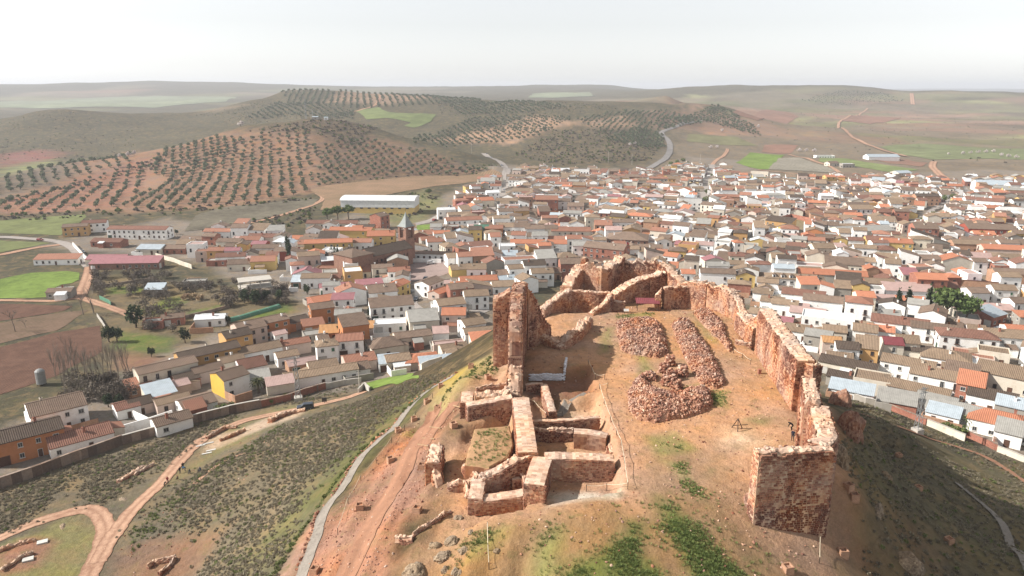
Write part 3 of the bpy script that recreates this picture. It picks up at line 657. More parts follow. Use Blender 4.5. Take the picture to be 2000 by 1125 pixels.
            if singles:
                prot = [stones_mesh('stone', np.zeros((1, 3)), np.array([[1., 0, 0]]), np.array([[0, -1., 0]]), np.array([1.]), np.array([1.]), np.array([.07]), mat or STONE, rnd=np.array([.12+.1*_])) for _ in range(8)]
                for q in np.where(sel)[0]:
                    so_ = obj('stone', prot[int(np.clip((tn_r[q]-.12)*10, 0, 7))], root); so_.location = Cs[q]-o; so_.scale = (Ls[q], 1, Hs[q]); so_.rotation_euler = (0, 0, math.atan2(Ts[q][1], Ts[q][0]))
    # loose stones bedded on the broken top
    nr = int(d[-1]*thick*(.9 if rag < .2 else 1.4)*lump)
    if nr:
        k = rng.integers(0, n+1, nr); q = (rng.random(nr)-.5)*thick*.8
        RP = np.stack([L[k, 0]+nm[k, 0]*q, L[k, 1]+nm[k, 1]*q, top[k]+(.04 if rag < .2 else .12)], -1)
        tag(obj('loose_stones', rocks_mesh('loose_stones', RP-o, rng.uniform(.25, .7, nr)*(.4 if rag < .2 else 1), topm or TOPM), root), 'broken pale rubble on the wall top', kind='stuff')
    return root
def T(*pp): return [PZ(a, b, z) for a, b, z in pp]
GRC = 'ruined castle walls'
# tower wall by the person with the fence rope below it
a_ = PZ(1470, 868, 59.6); b_ = PZ(1634, 882, 59.6); yy = (a_[1]+b_[1])/2
tower_y = yy
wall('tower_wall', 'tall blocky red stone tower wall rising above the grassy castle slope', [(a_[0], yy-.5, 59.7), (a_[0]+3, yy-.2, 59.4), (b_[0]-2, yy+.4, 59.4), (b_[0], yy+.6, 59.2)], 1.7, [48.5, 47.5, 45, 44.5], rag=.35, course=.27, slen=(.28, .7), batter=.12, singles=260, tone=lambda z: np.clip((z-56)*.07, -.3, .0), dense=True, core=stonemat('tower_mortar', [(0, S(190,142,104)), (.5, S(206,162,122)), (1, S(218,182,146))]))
wall('return_wall', 'thick pale-topped wall running back from the tower wall', [(b_[0]-1.2, yy+1.6, 59.0)]+T((1616,850,59.2),(1606,815,59.3),(1600,792,59.5)), 2.7, 46, rag=.4)
wall('wall_stub', 'broken stump of wall with a deep red hollow beside the return wall', T((1572,782,59.8),(1583,778,60.2),(1602,785,60)), 2.0, 48, rag=.9)
wall('wall_spur', 'narrow sunlit spur wall dropping into the courtyard beside the tower', T((1568,796,58),(1566,830,56),(1564,850,54.5)), .9, 48, rag=.5)
wall('curtain_wall', 'long high curtain wall with pale broad top along the courtyard edge', T((1497,603,60.5),(1512,625,60.3),(1535,655,60.2),(1556,683,60.1),(1575,706,60)), 2.9, 46, rag=.45)
wall('wall_buttress', 'square dark brick buttress at the end of the long curtain wall', T((1576,712,59.6),(1592,709,59.4)), 2.4, 44, rag=.3)
wall('footing_wall', 'low lit footing wall between curtain wall and tower', T((1560,742,56.2),(1562,765,55)), 1.4, 48, rag=.7)
wall('curtain_link', 'ragged wall link between the curtain wall end and the return wall', T((1577,716,58.6),(1579,740,57.2),(1582,762,58),(1588,782,59.4)), 2.2, 46, rag=.8)
wall('wall_step', 'broken steps of masonry falling from the tall wall section to the gap', T((1441,581,56.8),(1448,598,55.9),(1455,612,55.2),(1474,626,55.6),(1492,608,58.5)), 1.8, 49.5, rag=.7)
wall('bench_wall', 'low smooth retaining wall at the foot of the curtain wall', T((1482,672,53.8),(1500,697,53.8),(1530,733,53.8)), .7, 50, rag=.08, facing=False, lump=0)
wall('wall_section', 'tall eroded wall section with a stepped ragged end', T((1388,554,57.4),(1412,560,57.4),(1436,574,57.3),(1443,582,55.6)), 2.3, 50, rag=.9)
wall('low_wall', 'low wall closing the gap beside the curtain wall', T((1444,612,55.6),(1460,626,55.4),(1478,642,55.2)), 1.7, 50, rag=.4)
wall('keep_wall', 'wall link stepping down from the far keep to the ragged section', T((1306,521,57.2),(1318,535,56.6),(1332,549,55.9),(1358,551,56.4),(1386,552,57.1)), 2.4, 49, rag=1.1)
wall('keep_wall', 'sunlit inner wall of the far keep facing the courtyard', T((1212,506,57.8),(1250,510,57.6),(1288,513,57.6),(1306,520,57.3)), 2.6, 49.5, rag=1.1)
wall('keep_wall', 'jagged shadowed wall of the far keep with a deep notch', T((1106,553,54.8),(1120,533,56.3),(1135,516,57.6),(1153,518,57.7),(1177,524,57.5),(1195,514,57.6),(1211,506,57.9)), 2.9, 49.5, rag=1.4)
wall('wall_spike', 'slender spike of masonry standing on the far keep corner', T((1139,501,59.6),(1146,507,57.8)), 1.2, 52, rag=1.0, lump=.5)
wall('keep_block', 'battered block wall in the middle of the far keep', T((1194,576,52.6),(1210,564,53.8),(1232,550,55),(1262,538,56)), 2.8, 49.5, rag=.7)
wall('keep_block', 'dark-sided cross wall joining the battered block to the keep', T((1264,538,56),(1284,534,56.1),(1302,531,56.2)), 2.6, 49.5, rag=1.1)
wall('cellar_wall', 'dark back wall of the sunken cellar beside the red shelter', T((1297,562,55.2),(1325,559,55.4),(1352,557,55.5)), 1.3, 49.5, rag=.35)
wall('cellar_wall', 'side wall of the sunken cellar with rounded top', T((1280,576,53.4),(1292,564,55)), 1.6, 50, rag=.4)
wall('room_wall', 'straight back wall of the open room below the keep', T((1110,567,55.3),(1140,568,55.2),(1164,570,55.2),(1192,571,55.1)), 1.2, 49.5, rag=.2)
wall('room_wall', 'broad sloping side wall of the open room below the keep', T((1056,604,53.4),(1070,592,54.2),(1088,578,54.9),(1110,567,55.4)), 2.0, 50.5, rag=.5)
wall('room_wall', 'stepped crumbling end wall of the open room below the keep', T((1192,572,55.1),(1186,586,54.2),(1170,600,53.2),(1154,611,52.5)), 1.5, 49.5, rag=.4)
wall('room_wall', 'short dark wall between the open room and the keep block', T((1194,587,53.2),(1220,590,53)), 1.3, 49.5, rag=.2)
wall('ruin_footing', 'heap-like ruined footing in the shade of the west tower', T((1088,674,52.8),(1105,660,53.8),(1128,642,54.2),(1150,622,53.6)), 1.9, 51, rag=.7, lump=2.2)
wall('ruin_footing', 'long ruined footing inside the shadow of the west tower', T((1030,648,53.2),(1060,656,53.4),(1090,670,53)), 1.6, 51, rag=.7, lump=2.2)
wall('ruin_footing', 'small stub of footing by the curtain wall gap', T((1436,664,52.9),(1466,668,52.9)), 1.0, 50.5, rag=.5, lump=1.5)
# west tower
wall('west_tower', 'tall dark spine of the broken west tower', [(.55,113.2,57.0),(.56,113.9,60.3),(.6,115,62.2),(.7,118,63.2),(.9,123,64.2),(1.2,128,65.0),(1.8,131.5,64.6)], 2.4, 48.5, rag=.4, topm=OLDSTONE)
wall('tower_rubble', 'pale rubble apron at the foot of the west tower', [(.35,110.6,50.6),(.4,111.8,52.6),(.5,113.0,55)], 2.6, 47.5, rag=.5, lump=3)
wall('west_turret', 'red brick face of the west tower turret above the grassy bank', [(-3.4,128.6,62.6),(-2.0,128.5,63.2),(-.4,128.6,64.4)], 2.9, [48.5,49,49.5], rag=.4, course=.3, topm=OLDSTONE)
wall('west_tower_wing', 'dropping wing of the west tower towards the open room', [(2.3,131.2,64),(4.0,132.8,61.5),(5.2,134.2,57.5),(6.8,136.5,55)], 2.2, 50.5, rag=.8, topm=OLDSTONE)
# excavated gate building
wall('gate_wall', 'brick-faced front wall of the low square gate tower', T((911,790,52.2),(950,783,52.4),(999,773,53)), 1.8, [46.5,47.5,48], rag=.12, course=.26, slen=(.3, .6))
wall('gate_wall', 'side wall of the low square gate tower with flat pale top', T((911,786,52.2),(913,765,51.8)), 2.0, 46.5, rag=.12, course=.26)
wall('gate_wall', 'thin rear rim wall of the low square gate tower', T((930,756,51.4),(992,750,51.4)), .6, 49, rag=.25)
wall('spine_wall', 'broad pale-topped spine wall of the excavated gate building', T((1017,777,53),(1022,815,53.1),(1027,850,53.2),(1031,884,53.2)), 2.7, 48, rag=.12, course=.26)
wall('stair_wall', 'diagonal stepped wall leading down from the spine wall', T((1040,882,53.0),(1012,894,52.5),(975,913,51.8),(938,932,51.0)), 1.7, 48, rag=.3, course=.26)
wall('stair_wall', 'short pale wall turning along the excavated entrance', T((935,936,50.8),(928,974,50.3)), 1.9, 47.5, rag=.12, course=.26)
wall('threshold_wall', 'low flat threshold wall closing the excavated entrance', T((926,974,49.9),(970,969,50.1),(1022,961,50.4)), 1.8, 48, rag=.1, course=.26)
wall('apse_wall', 'rounded end of brick wall beside the excavated pit', T((1060,893,52.8),(1052,915,52.7),(1046,935,52.6),(1043,946,52.4)), 2.7, 47, rag=.1, course=.26)
wall('pit_wall', 'long brick wall with pale top above the excavated pit', T((1064,889,52.9),(1110,889,52.9),(1160,891,52.8),(1198,894,52.6)), 2.0, 47.5, rag=.12, course=.26)
wall('cross_wall', 'thin long cross wall between the excavated rooms', T((1040,821,51.9),(1105,819,51.9),(1170,814,51.9)), .9, 48.6, rag=.15, course=.26)
wall('cross_wall', 'dark rubble cross wall over the sunken excavated room', T((1042,838,51.4),(1080,839,51.4),(1118,838,51.4)), .8, 48.6, rag=.4, lump=2)
wall('earth_block', 'unexcavated block of earth between the sunken rooms', T((1121,842,51.9),(1150,843,51.9),(1186,850,51.8)), 1.9, 48.6, rag=.15, facing=False, core=EARTH, lump=.3)
wall('room_partition', 'narrow leaning partition wall beside the sandbag pit', T((1062,749,51.7),(1070,775,51.7),(1079,803,51.5)), 1.3, 48.6, rag=.15, course=.26)
wall('room_partition', 'short brick partition at the foot of the sandbag pit', T((1026,751,51.7),(1060,748,51.7)), .9, 48.6, rag=.15, course=.26)
wall('outwork_wall', 'detached pillar-like outwork wall above the red slope', T((853,868,50.6),(845,905,50.5)), 2.1, 45, rag=.2, course=.26)
wall('outwork_wall', 'crumbling rubble tail of the detached outwork', T((852,912,49.8),(856,935,48.8),(862,964,47.0)), 1.5, 45, rag=.7, lump=2.5)
wall('outwork_wall', 'low rubble link wall between outwork and entrance', T((874,948,48.6),(900,940,49.2),(926,935,49.5)), 1.2, 46, rag=.5, lump=2)
wall('outwork_wall', 'small broken stub beside the excavated entrance', T((912,942,49.2),(914,972,48.0)), .9, 46.5, rag=.5, lump=2)
wall('gate_room_wall', 'thin inner wall of the sunken gate room', T((1000,905,50.6),(1024,930,50.6),(1030,958,50.4)), .7, 47.8, rag=.12, lump=.4)
wall('gate_room_wall', 'low stepped wall block inside the excavated entrance', T((1000,935,50.2),(1022,932,50.3)), .9, 47.8, rag=.12, lump=.4)
wall('gate_room_wall', 'narrow pale wall under the gate tower beside the rubble', T((905,905,49.6),(918,915,49.6),(934,930,50)), .8, 47.2, rag=.3, lump=.6)
wall('gate_tower_fill', 'pale rubble fill on top of the low square gate tower', T((930,772,51.9),(960,768,52.1),(995,763,52.3)), 2.6, 48.5, rag=.5, facing=False, lump=2.0)
wall('cross_wall', 'short thin stub wall beside the earth block', T((1190,868,51.2),(1196,884,51.3)), .8, 48.8, rag=.3)
# prism of earth with a grassy top inside the gate building
def prism(name, label, cat, poly, ztop, zbase, mtop, mside, jit=.12):
    P = np.array([PZ(a, b, ztop)[:2] for a, b in poly]); 
    if ((P[:, 0]*np.roll(P[:, 1], -1)-np.roll(P[:, 0], -1)*P[:, 1]).sum()) < 0: P = P[::-1]
    Q = []
    for i in range(len(P)):
        p, q = P[i], P[(i+1) % len(P)]; n = max(1, int(np.linalg.norm(q-p)/.6)); Q += [p+(q-p)*k/n for k in range(n)]
    Q = np.array(Q); n = len(Q); c = Q.mean(0); rings = []
    for z, k in ((zbase, 1.04), ((zbase+ztop)/2, 1.0), (ztop-.15, .98), (ztop, .93), (ztop+.1, .6), (ztop+.12, .25)):
        rings.append(np.concatenate([c+(Q-c)*k+jit*(rng.random((n, 2))-.5), np.full((n, 1), z)+(jit if z < ztop-.1 else .02)*(rng.random((n, 1))-.5)], 1))
    V = np.concatenate(rings+[[[c[0], c[1], ztop+.12]]]); F = []; m_ = []
    for r in range(5):
        for i in range(n): F.append((r*n+i, r*n+(i+1) % n, (r+1)*n+(i+1) % n, (r+1)*n+i)); m_.append(0 if r < 2 else 1)
    tri = [(5*n+i, 5*n+(i+1) % n, 6*n) for i in range(n)]
    o = np.array([c[0], c[1], zbase])
    return tag(obj(name, make_mesh(name, V-o, [np.array(F), np.array(tri)], [mside, mtop], rng.random(len(F)+n), m_+[1]*n), None, o), label, cat)
grass_top = soilmat('grass_top', S(176,134,92), S(124,114,62), 0, 0, 1.6, .3)
prism('earth_platform', 'grassy earth platform left standing inside the gate building', 'platform', [(926,836),(996,830),(1004,868),(992,893),(955,915),(906,908)], 50.8, 46.5, grass_top, EARTH)
# ------------------------------------------------------------------ heaps of sorted stone
def heap(name, label, poly, h, n, size=(.2, .5), edge=1.6, mat=None):
    P = [PZ(a, b, ZP)[:2] for a, b in poly]; X = np.array(P)
    x0, y0 = X.min(0); x1, y1 = X.max(0); st = .4
    gx = np.arange(x0-st, x1+st*2, st); gy = np.arange(y0-st, y1+st*2, st); gx, gy = np.meshgrid(gx, gy)
    def hh(x, y):
        d = pdist(P, x, y); s = np.where(inside(P, x, y), d, -d*2); k = np.clip(s/edge, -.3, 1)
        return H(x, y)+h*np.where(k > 0, np.sqrt(np.clip(k, 0, 1)), k)*(.75+.5*vnoise(x*.8, y*.8))
    gz = hh(gx, gy); ny, nx = gx.shape; i = (np.arange(ny-1)[:, None]*nx+np.arange(nx-1)[None]).ravel()
    q = np.stack([i, i+1, i+nx+1, i+nx], -1); ins = inside(P, gx.ravel()[q].mean(1), gy.ravel()[q].mean(1)) | (pdist(P, gx.ravel()[q].mean(1), gy.ravel()[q].mean(1)) < .3); q = q[ins]
    c = X.mean(0); o = np.array([c[0], c[1], hz(*c)])
    root = empty(name, o, 0, label, 'stone heap', 'heaps of sorted stones in the courtyard')
    obj('mound', make_mesh('mound', np.stack([gx, gy, gz], -1).reshape(-1, 3)-o, q, [EARTH], rng.random(len(q))), root)
    px_ = rng.uniform(x0, x1, n*4); py_ = rng.uniform(y0, y1, n*4); k = inside(P, px_, py_); px_ = px_[k][:n]; py_ = py_[k][:n]
    s = rng.uniform(*size, len(px_))*rng.choice([.75, 1, 1, 1.3], len(px_))
    tag(obj('loose_stones', rocks_mesh('loose_stones', np.stack([px_, py_, hh(px_, py_)+s*.15], -1)-o, s, mat or RUBB, tilt=.5), root), 'piled reddish rubble stones', kind='stuff')
    # a few have rolled off the edge
    k = rng.integers(0, len(px_), n//9); ex, ey = px_[k]+rng.normal(size=len(k))*1.1, py_[k]+rng.normal(size=len(k))*1.1; ot = ~inside(P, ex, ey); ex, ey = ex[ot], ey[ot]
    if len(ex): tag(obj('spilled_stones', rocks_mesh('spilled_stones', np.stack([ex, ey, H(ex, ey)+.04], -1)-o, rng.uniform(.1, .32, len(ex)), mat or RUBB), root), 'stones rolled off the heap', kind='stuff')
    # the largest stones lie about singly
    protos = [rocks_mesh('stone', np.zeros((1, 3)), np.array([1.]), mat or RUBB, tilt=.3) for _ in range(3)]
    for _ in range(26):
        k = int(rng.integers(len(px_))); b_ = obj('stone', protos[int(rng.integers(3))], root); b_.location = np.array([px_[k], py_[k], hh(px_[k], py_[k])+.12])-o; b_.scale = [rng.uniform(.4, .62)]*3; b_.rotation_euler = (0, 0, rng.random()*6)
    return root
heap('stone_heap', 'large squarish heap of red stones on the courtyard floor', [(1203,632),(1225,627),(1275,626),(1290,634),(1300,665),(1305,690),(1285,700),(1230,692),(1212,685),(1206,655)], 1.2, 2200)
heap('stone_heap', 'long narrow heap of red stones slanting along the courtyard', [(1311,634),(1328,626),(1346,628),(1362,650),(1382,680),(1398,708),(1416,748),(1400,760),(1372,756),(1352,728),(1335,695),(1320,660)], 1.2, 2300)
heap('stone_heap', 'thin tapering row of red stones towards the curtain wall', [(1354,613),(1370,607),(1386,608),(1404,624),(1416,640),(1416,655),(1431,682),(1424,688),(1402,662),(1375,636)], .9, 850, edge=1.0)
heap('stone_heap', 'crescent bank of red stones around the little grassy hollow', [(1226,772),(1240,745),(1262,752),(1290,770),(1330,770),(1360,760),(1385,762),(1392,790),(1380,805),(1330,818),(1280,826),(1245,820),(1228,800)], 1.7, 2600, edge=2.6)
heap('stone_heap', 'curl of stacked stones at the open end of the grassy hollow', [(1240,748),(1252,735),(1272,730),(1285,736),(1280,745),(1262,745),(1256,758),(1246,760)], 1.1, 450, edge=.9)
for i, (px, py, lab) in enumerate([(1308,712,'tallest'), (1297,728,'rounded'), (1312,740,'middle'), (1302,752,'squat'), (1320,760,'smallest'), (1333,733,'lone')]):
    c = PZ(px, py, ZP); P = 90; th = rng.random(P)*6.28; zz = rng.random(P)**.8
    rad = .95*(1-.35*zz); pts = np.stack([np.cos(th)*rad, np.sin(th)*rad, zz*1.7], -1)
    root = empty('stone_cairn', (c[0], c[1], hz(c[0], c[1])), 0, '%s stacked stone cairn in the grassy hollow' % lab, 'stone cairn', 'stone cairns in the hollow')
    obj('stacked_stones', rocks_mesh('stacked_stones', np.concatenate([pts, [[0, 0, .4], [0, 0, .9], [0, 0, 1.3]]]), np.concatenate([rng.uniform(.4, .75, P), [1.7, 1.5, 1.1]]), RUBB), root)
# ------------------------------------------------------------------ village: materials
def plaster(name, c, stain=.22):
    m, nt, b = new_mat(name, .92, .12); oc = obj_co(nt); z = sepz(nt, oc, 2)
    n = noise(nt, .5, 7, .7, oc); n2 = noise(nt, 3, 5, .65, oc)
    o = ramp(nt, mathn(nt, 'ADD', mathn(nt, 'MULTIPLY', n, .6), mathn(nt, 'MULTIPLY', n2, .4)), [(.3, tuple(x*(1-stain)*k for x, k in zip(c, (1, .96, .9)))), (.52, c), (.8, tuple(min(.86, x*1.06) for x in c))])
    o = hsv(nt, o, v=mrange(nt, attr(nt, 'rnd'), 0, 1, .88, 1.06))
    nt.links.new(o, b.inputs['Base Color']); bump(nt, b, n2, .25, .03); return m
def brickwall(name, c1, c2, mort):
    m, nt, b = new_mat(name, .92, .12); oc = obj_co(nt)
    mp = nt.nodes.new('ShaderNodeCombineXYZ'); s = nt.nodes.new('ShaderNodeSeparateXYZ'); nt.links.new(oc, s.inputs[0])
    nt.links.new(mathn(nt, 'ADD', s.outputs[0], s.outputs[1]), mp.inputs[0]); nt.links.new(s.outputs[2], mp.inputs[1])
    br = nt.nodes.new('ShaderNodeTexBrick'); br.inputs['Scale'].default_value = 1.6; br.inputs['Color1'].default_value = (*c1, 1); br.inputs['Color2'].default_value = (*c2, 1); br.inputs['Mortar'].default_value = (*mort, 1); br.inputs['Mortar Size'].default_value = .012
    nt.links.new(mp.outputs[0], br.inputs[0])
    o = hsv(nt, br.outputs[0], v=mathn(nt, 'MULTIPLY', mrange(nt, noise(nt, .6, 6, .7, oc), .3, .7, .78, 1.15), mrange(nt, attr(nt, 'rnd'), 0, 1, .9, 1.1)))
    nt.links.new(o, b.inputs['Base Color']); return m
def tiles(name, c, var=.45, pitch=2.2, lichen=.5):
    m, nt, b = new_mat(name, .9, .12); oc = obj_co(nt); s = nt.nodes.new('ShaderNodeSeparateXYZ'); nt.links.new(oc, s.inputs[0])
    st = mathn(nt, 'SINE', mathn(nt, 'MULTIPLY', s.outputs[0], 6.283*pitch)); st = mathn(nt, 'MULTIPLY_ADD' if 0 else 'ADD', mathn(nt, 'MULTIPLY', st, .5), .5)
    cs = mathn(nt, 'FRACT', mathn(nt, 'MULTIPLY', s.outputs[1], 2.6))
    n = noise(nt, .55, 7, .7, oc); n2 = noise(nt, 4, 4, .7, oc)
    f = mathn(nt, 'ADD', mathn(nt, 'MULTIPLY', n, .55), mathn(nt, 'MULTIPLY', n2, .45))
    o = ramp(nt, f, [(.3, tuple(x*(1-var) for x in c)), (.5, c), (.72, tuple(min(1, x*(1+var*.55)) for x in c))])
    o = mixc(nt, o, S(150,142,110), mathn(nt, 'MULTIPLY', mrange(nt, noise(nt, .9, 6, .75, oc), .55, .75, 0, 1), lichen*.7))
    o = hsv(nt, o, v=mathn(nt, 'MULTIPLY', mrange(nt, st, 0, 1, .66, 1.16), mrange(nt, attr(nt, 'rnd'), 0, 1, .82, 1.15)))
    nt.links.new(o, b.inputs['Base Color']); bump(nt, b, mathn(nt, 'ADD', st, mathn(nt, 'MULTIPLY', cs, .3)), .9, .09); return m
def sheet(name, c, rough=.5):
    m, nt, b = new_mat(name, rough, .35); oc = obj_co(nt); x = sepz(nt, oc, 0)
    st = mathn(nt, 'SINE', mathn(nt, 'MULTIPLY', x, 14)); n = noise(nt, .6, 6, .7, oc)
    o = ramp(nt, n, [(.3, tuple(v*.78 for v in c)), (.55, c), (.8, tuple(min(1, v*1.1) for v in c))])
    o = hsv(nt, o, v=mathn(nt, 'MULTIPLY', mrange(nt, st, -1, 1, .93, 1.03), mrange(nt, attr(nt, 'rnd'), 0, 1, .9, 1.1)))
    nt.links.new(o, b.inputs['Base Color']); bump(nt, b, st, .5, .04); return m
WALLM = {'white': plaster('plaster_white', S(244,242,238, 1.0)), 'cream': plaster('plaster_cream', S(230,218,198)), 'pink': plaster('plaster_pink', S(216,190,174)), 'ochre': plaster('plaster_ochre', S(206,158,92)),
         'yellow': plaster('plaster_yellow', S(226,190,104)), 'foam': plaster('foam_yellow', S(240,190,40)), 'orange': plaster('plaster_orange', S(206,132,76)), 'grey': plaster('render_grey', S(172,164,152)), 'red': plaster('plaster_red', S(178,84,62)),
         'brick': brickwall('brick_red', S(178,108,82), S(158,90,68), S(190,160,140)), 'tanbrick': brickwall('brick_tan', S(196,146,108), S(178,126,92), S(200,180,160)), 'stone': brickwall('stone_brown', S(164,118,96), S(140,96,78), S(176,146,124))}
WNAME = {'white': 'white', 'cream': 'cream', 'pink': 'pale pink', 'ochre': 'ochre', 'yellow': 'yellow', 'foam': 'bright yellow', 'orange': 'orange', 'grey': 'grey', 'red': 'red', 'brick': 'red brick', 'tanbrick': 'tan brick', 'stone': 'brown stone'}
ROOFM = {'brown': tiles('tile_brown', S(140,116,98)), 'tan': tiles('tile_tan', S(158,132,106)), 'dark': tiles('tile_dark', S(102,86,74)), 'redbrown': tiles('tile_redbrown', S(146,102,84)), 'orange': tiles('tile_orange', S(204,128,90), .25, 2.2, .1),
         'terra': tiles('tile_terracotta', S(178,122,96), .3, 2.2, .2), 'pink': sheet('sheet_pink', S(186,152,142), .7), 'magenta': sheet('sheet_magenta', S(164,104,108), .7), 'grey': sheet('fibre_grey', S(158,154,146), .85), 'blue': sheet('sheet_blue', S(176,188,196), .5),
         'whitem': sheet('sheet_white', S(226,228,228), .5), 'wine': sheet('sheet_wine', S(142,62,68), .7), 'stripe': tiles('tile_stripe', S(220,160,96), .3), 'green': sheet('sheet_green', S(70,120,96), .6)}
RNAME = {'brown': 'weathered brown tiled', 'tan': 'pale tan tiled', 'dark': 'dark tiled', 'redbrown': 'red-brown tiled', 'orange': 'bright orange tiled', 'terra': 'terracotta tiled', 'pink': 'faded pink sheet', 'magenta': 'dusty magenta sheet',
         'grey': 'grey fibre-cement', 'blue': 'bluish metal', 'whitem': 'white metal', 'wine': 'wine-red sheet', 'stripe': 'striped orange', 'green': 'green sheet'}
glass = flat('window_glass', (.035, .036, .04), .25, .4, 2, .5); framew = flat('frame_white', S(210,206,198), .7); frameb = flat('frame_brown', S(104,72,54), .7); shut_g = flat('shutter_green', S(60,112,82), .7); door_b = flat('door_brown', S(96,66,50), .8); gate_g = flat('gate_green', S(58,84,66), .7); iron = flat('iron', S(60,56,54), .6)
conc = flat('concrete', S(196,188,176), .9, .2, .8)
def opening(name, w_, h_, frame, fill, rail=False):
    m = MB(); t = .09
    m.box((0, -.02, 0), (w_-2*t, .06, h_-2*t), m=1)
    for sx in (-1, 1): m.box((sx*(w_-t)/2, -.04, 0), (t, .14, h_), m=0)
    for sz in (-1, 1): m.box((0, -.04, sz*(h_-t)/2), (w_-2*t, .14, t), m=0)
    if fill is glass: m.box((0, -.055, 0), (.05, .05, h_-2*t), m=0)
    if rail:
        m.box((0, -.35, -h_/2-.04), (w_+.7, .7, .1), m=0)
        for k in range(6): m.box((-(w_+.6)/2+k*(w_+.6)/5, -.66, -h_/2+.5), (.03, .03, 1.0), m=2)
        m.box((0, -.66, -h_/2+1.0), (w_+.64, .04, .05), m=2)
    else: m.box((0, -.1, -h_/2-.05), (w_+.2, .22, .08), m=0)
    return m.mesh(name, [frame, fill, iron])
OPEN = {'window': [opening('window', 1.05, 1.25, framew, glass), opening('window', 1.0, 1.35, frameb, glass), opening('window', 1.3, 1.2, framew, glass)],
        'balcony': [opening('balcony', 1.05, 2.0, framew, glass, True), opening('balcony', 1.05, 2.0, frameb, glass, True)],
        'shutter': [opening('window', 1.1, 1.3, framew, shut_g)],
        'door': [opening('door', 1.1, 2.15, framew, door_b), opening('door', 1.2, 2.2, frameb, frameb)],
        'gate': [opening('garage_door', 2.6, 2.5, framew, gate_g), opening('garage_door', 2.7, 2.5, frameb, door_b), opening('garage_door', 2.6, 2.4, conc, framew)]}
chim = []
for k in range(3):
    m = MB(); h_ = (.9, 1.2, .7)[k]; m.box((0, 0, h_/2-.4), (.6, .55, h_+.8)); m.box((0, 0, h_+.06), (.78, .72, .12)); m.box((0, 0, h_+.22), (.4, .4, .2), m=1); chim.append(m.mesh('chimney', [[WALLM['white'], WALLM['brick'], WALLM['cream']][k], ROOFM['dark']]))
OBB = []
def obb(c, w_, d_, rz): return (np.array(c[:2]), w_/2, d_/2, np.array([math.cos(rz), math.sin(rz)]), np.array([-math.sin(rz), math.cos(rz)]))
def clash(a, b):
    dv = b[0]-a[0]
    if dv@dv > (math.hypot(a[1], a[2])+math.hypot(b[1], b[2]))**2: return False
    for ax in (a[3], a[4], b[3], b[4]):
        ra = a[1]*abs(a[3]@ax)+a[2]*abs(a[4]@ax); rb = b[1]*abs(b[3]@ax)+b[2]*abs(b[4]@ax)
        if abs(dv@ax) > ra+rb: return False
    return True
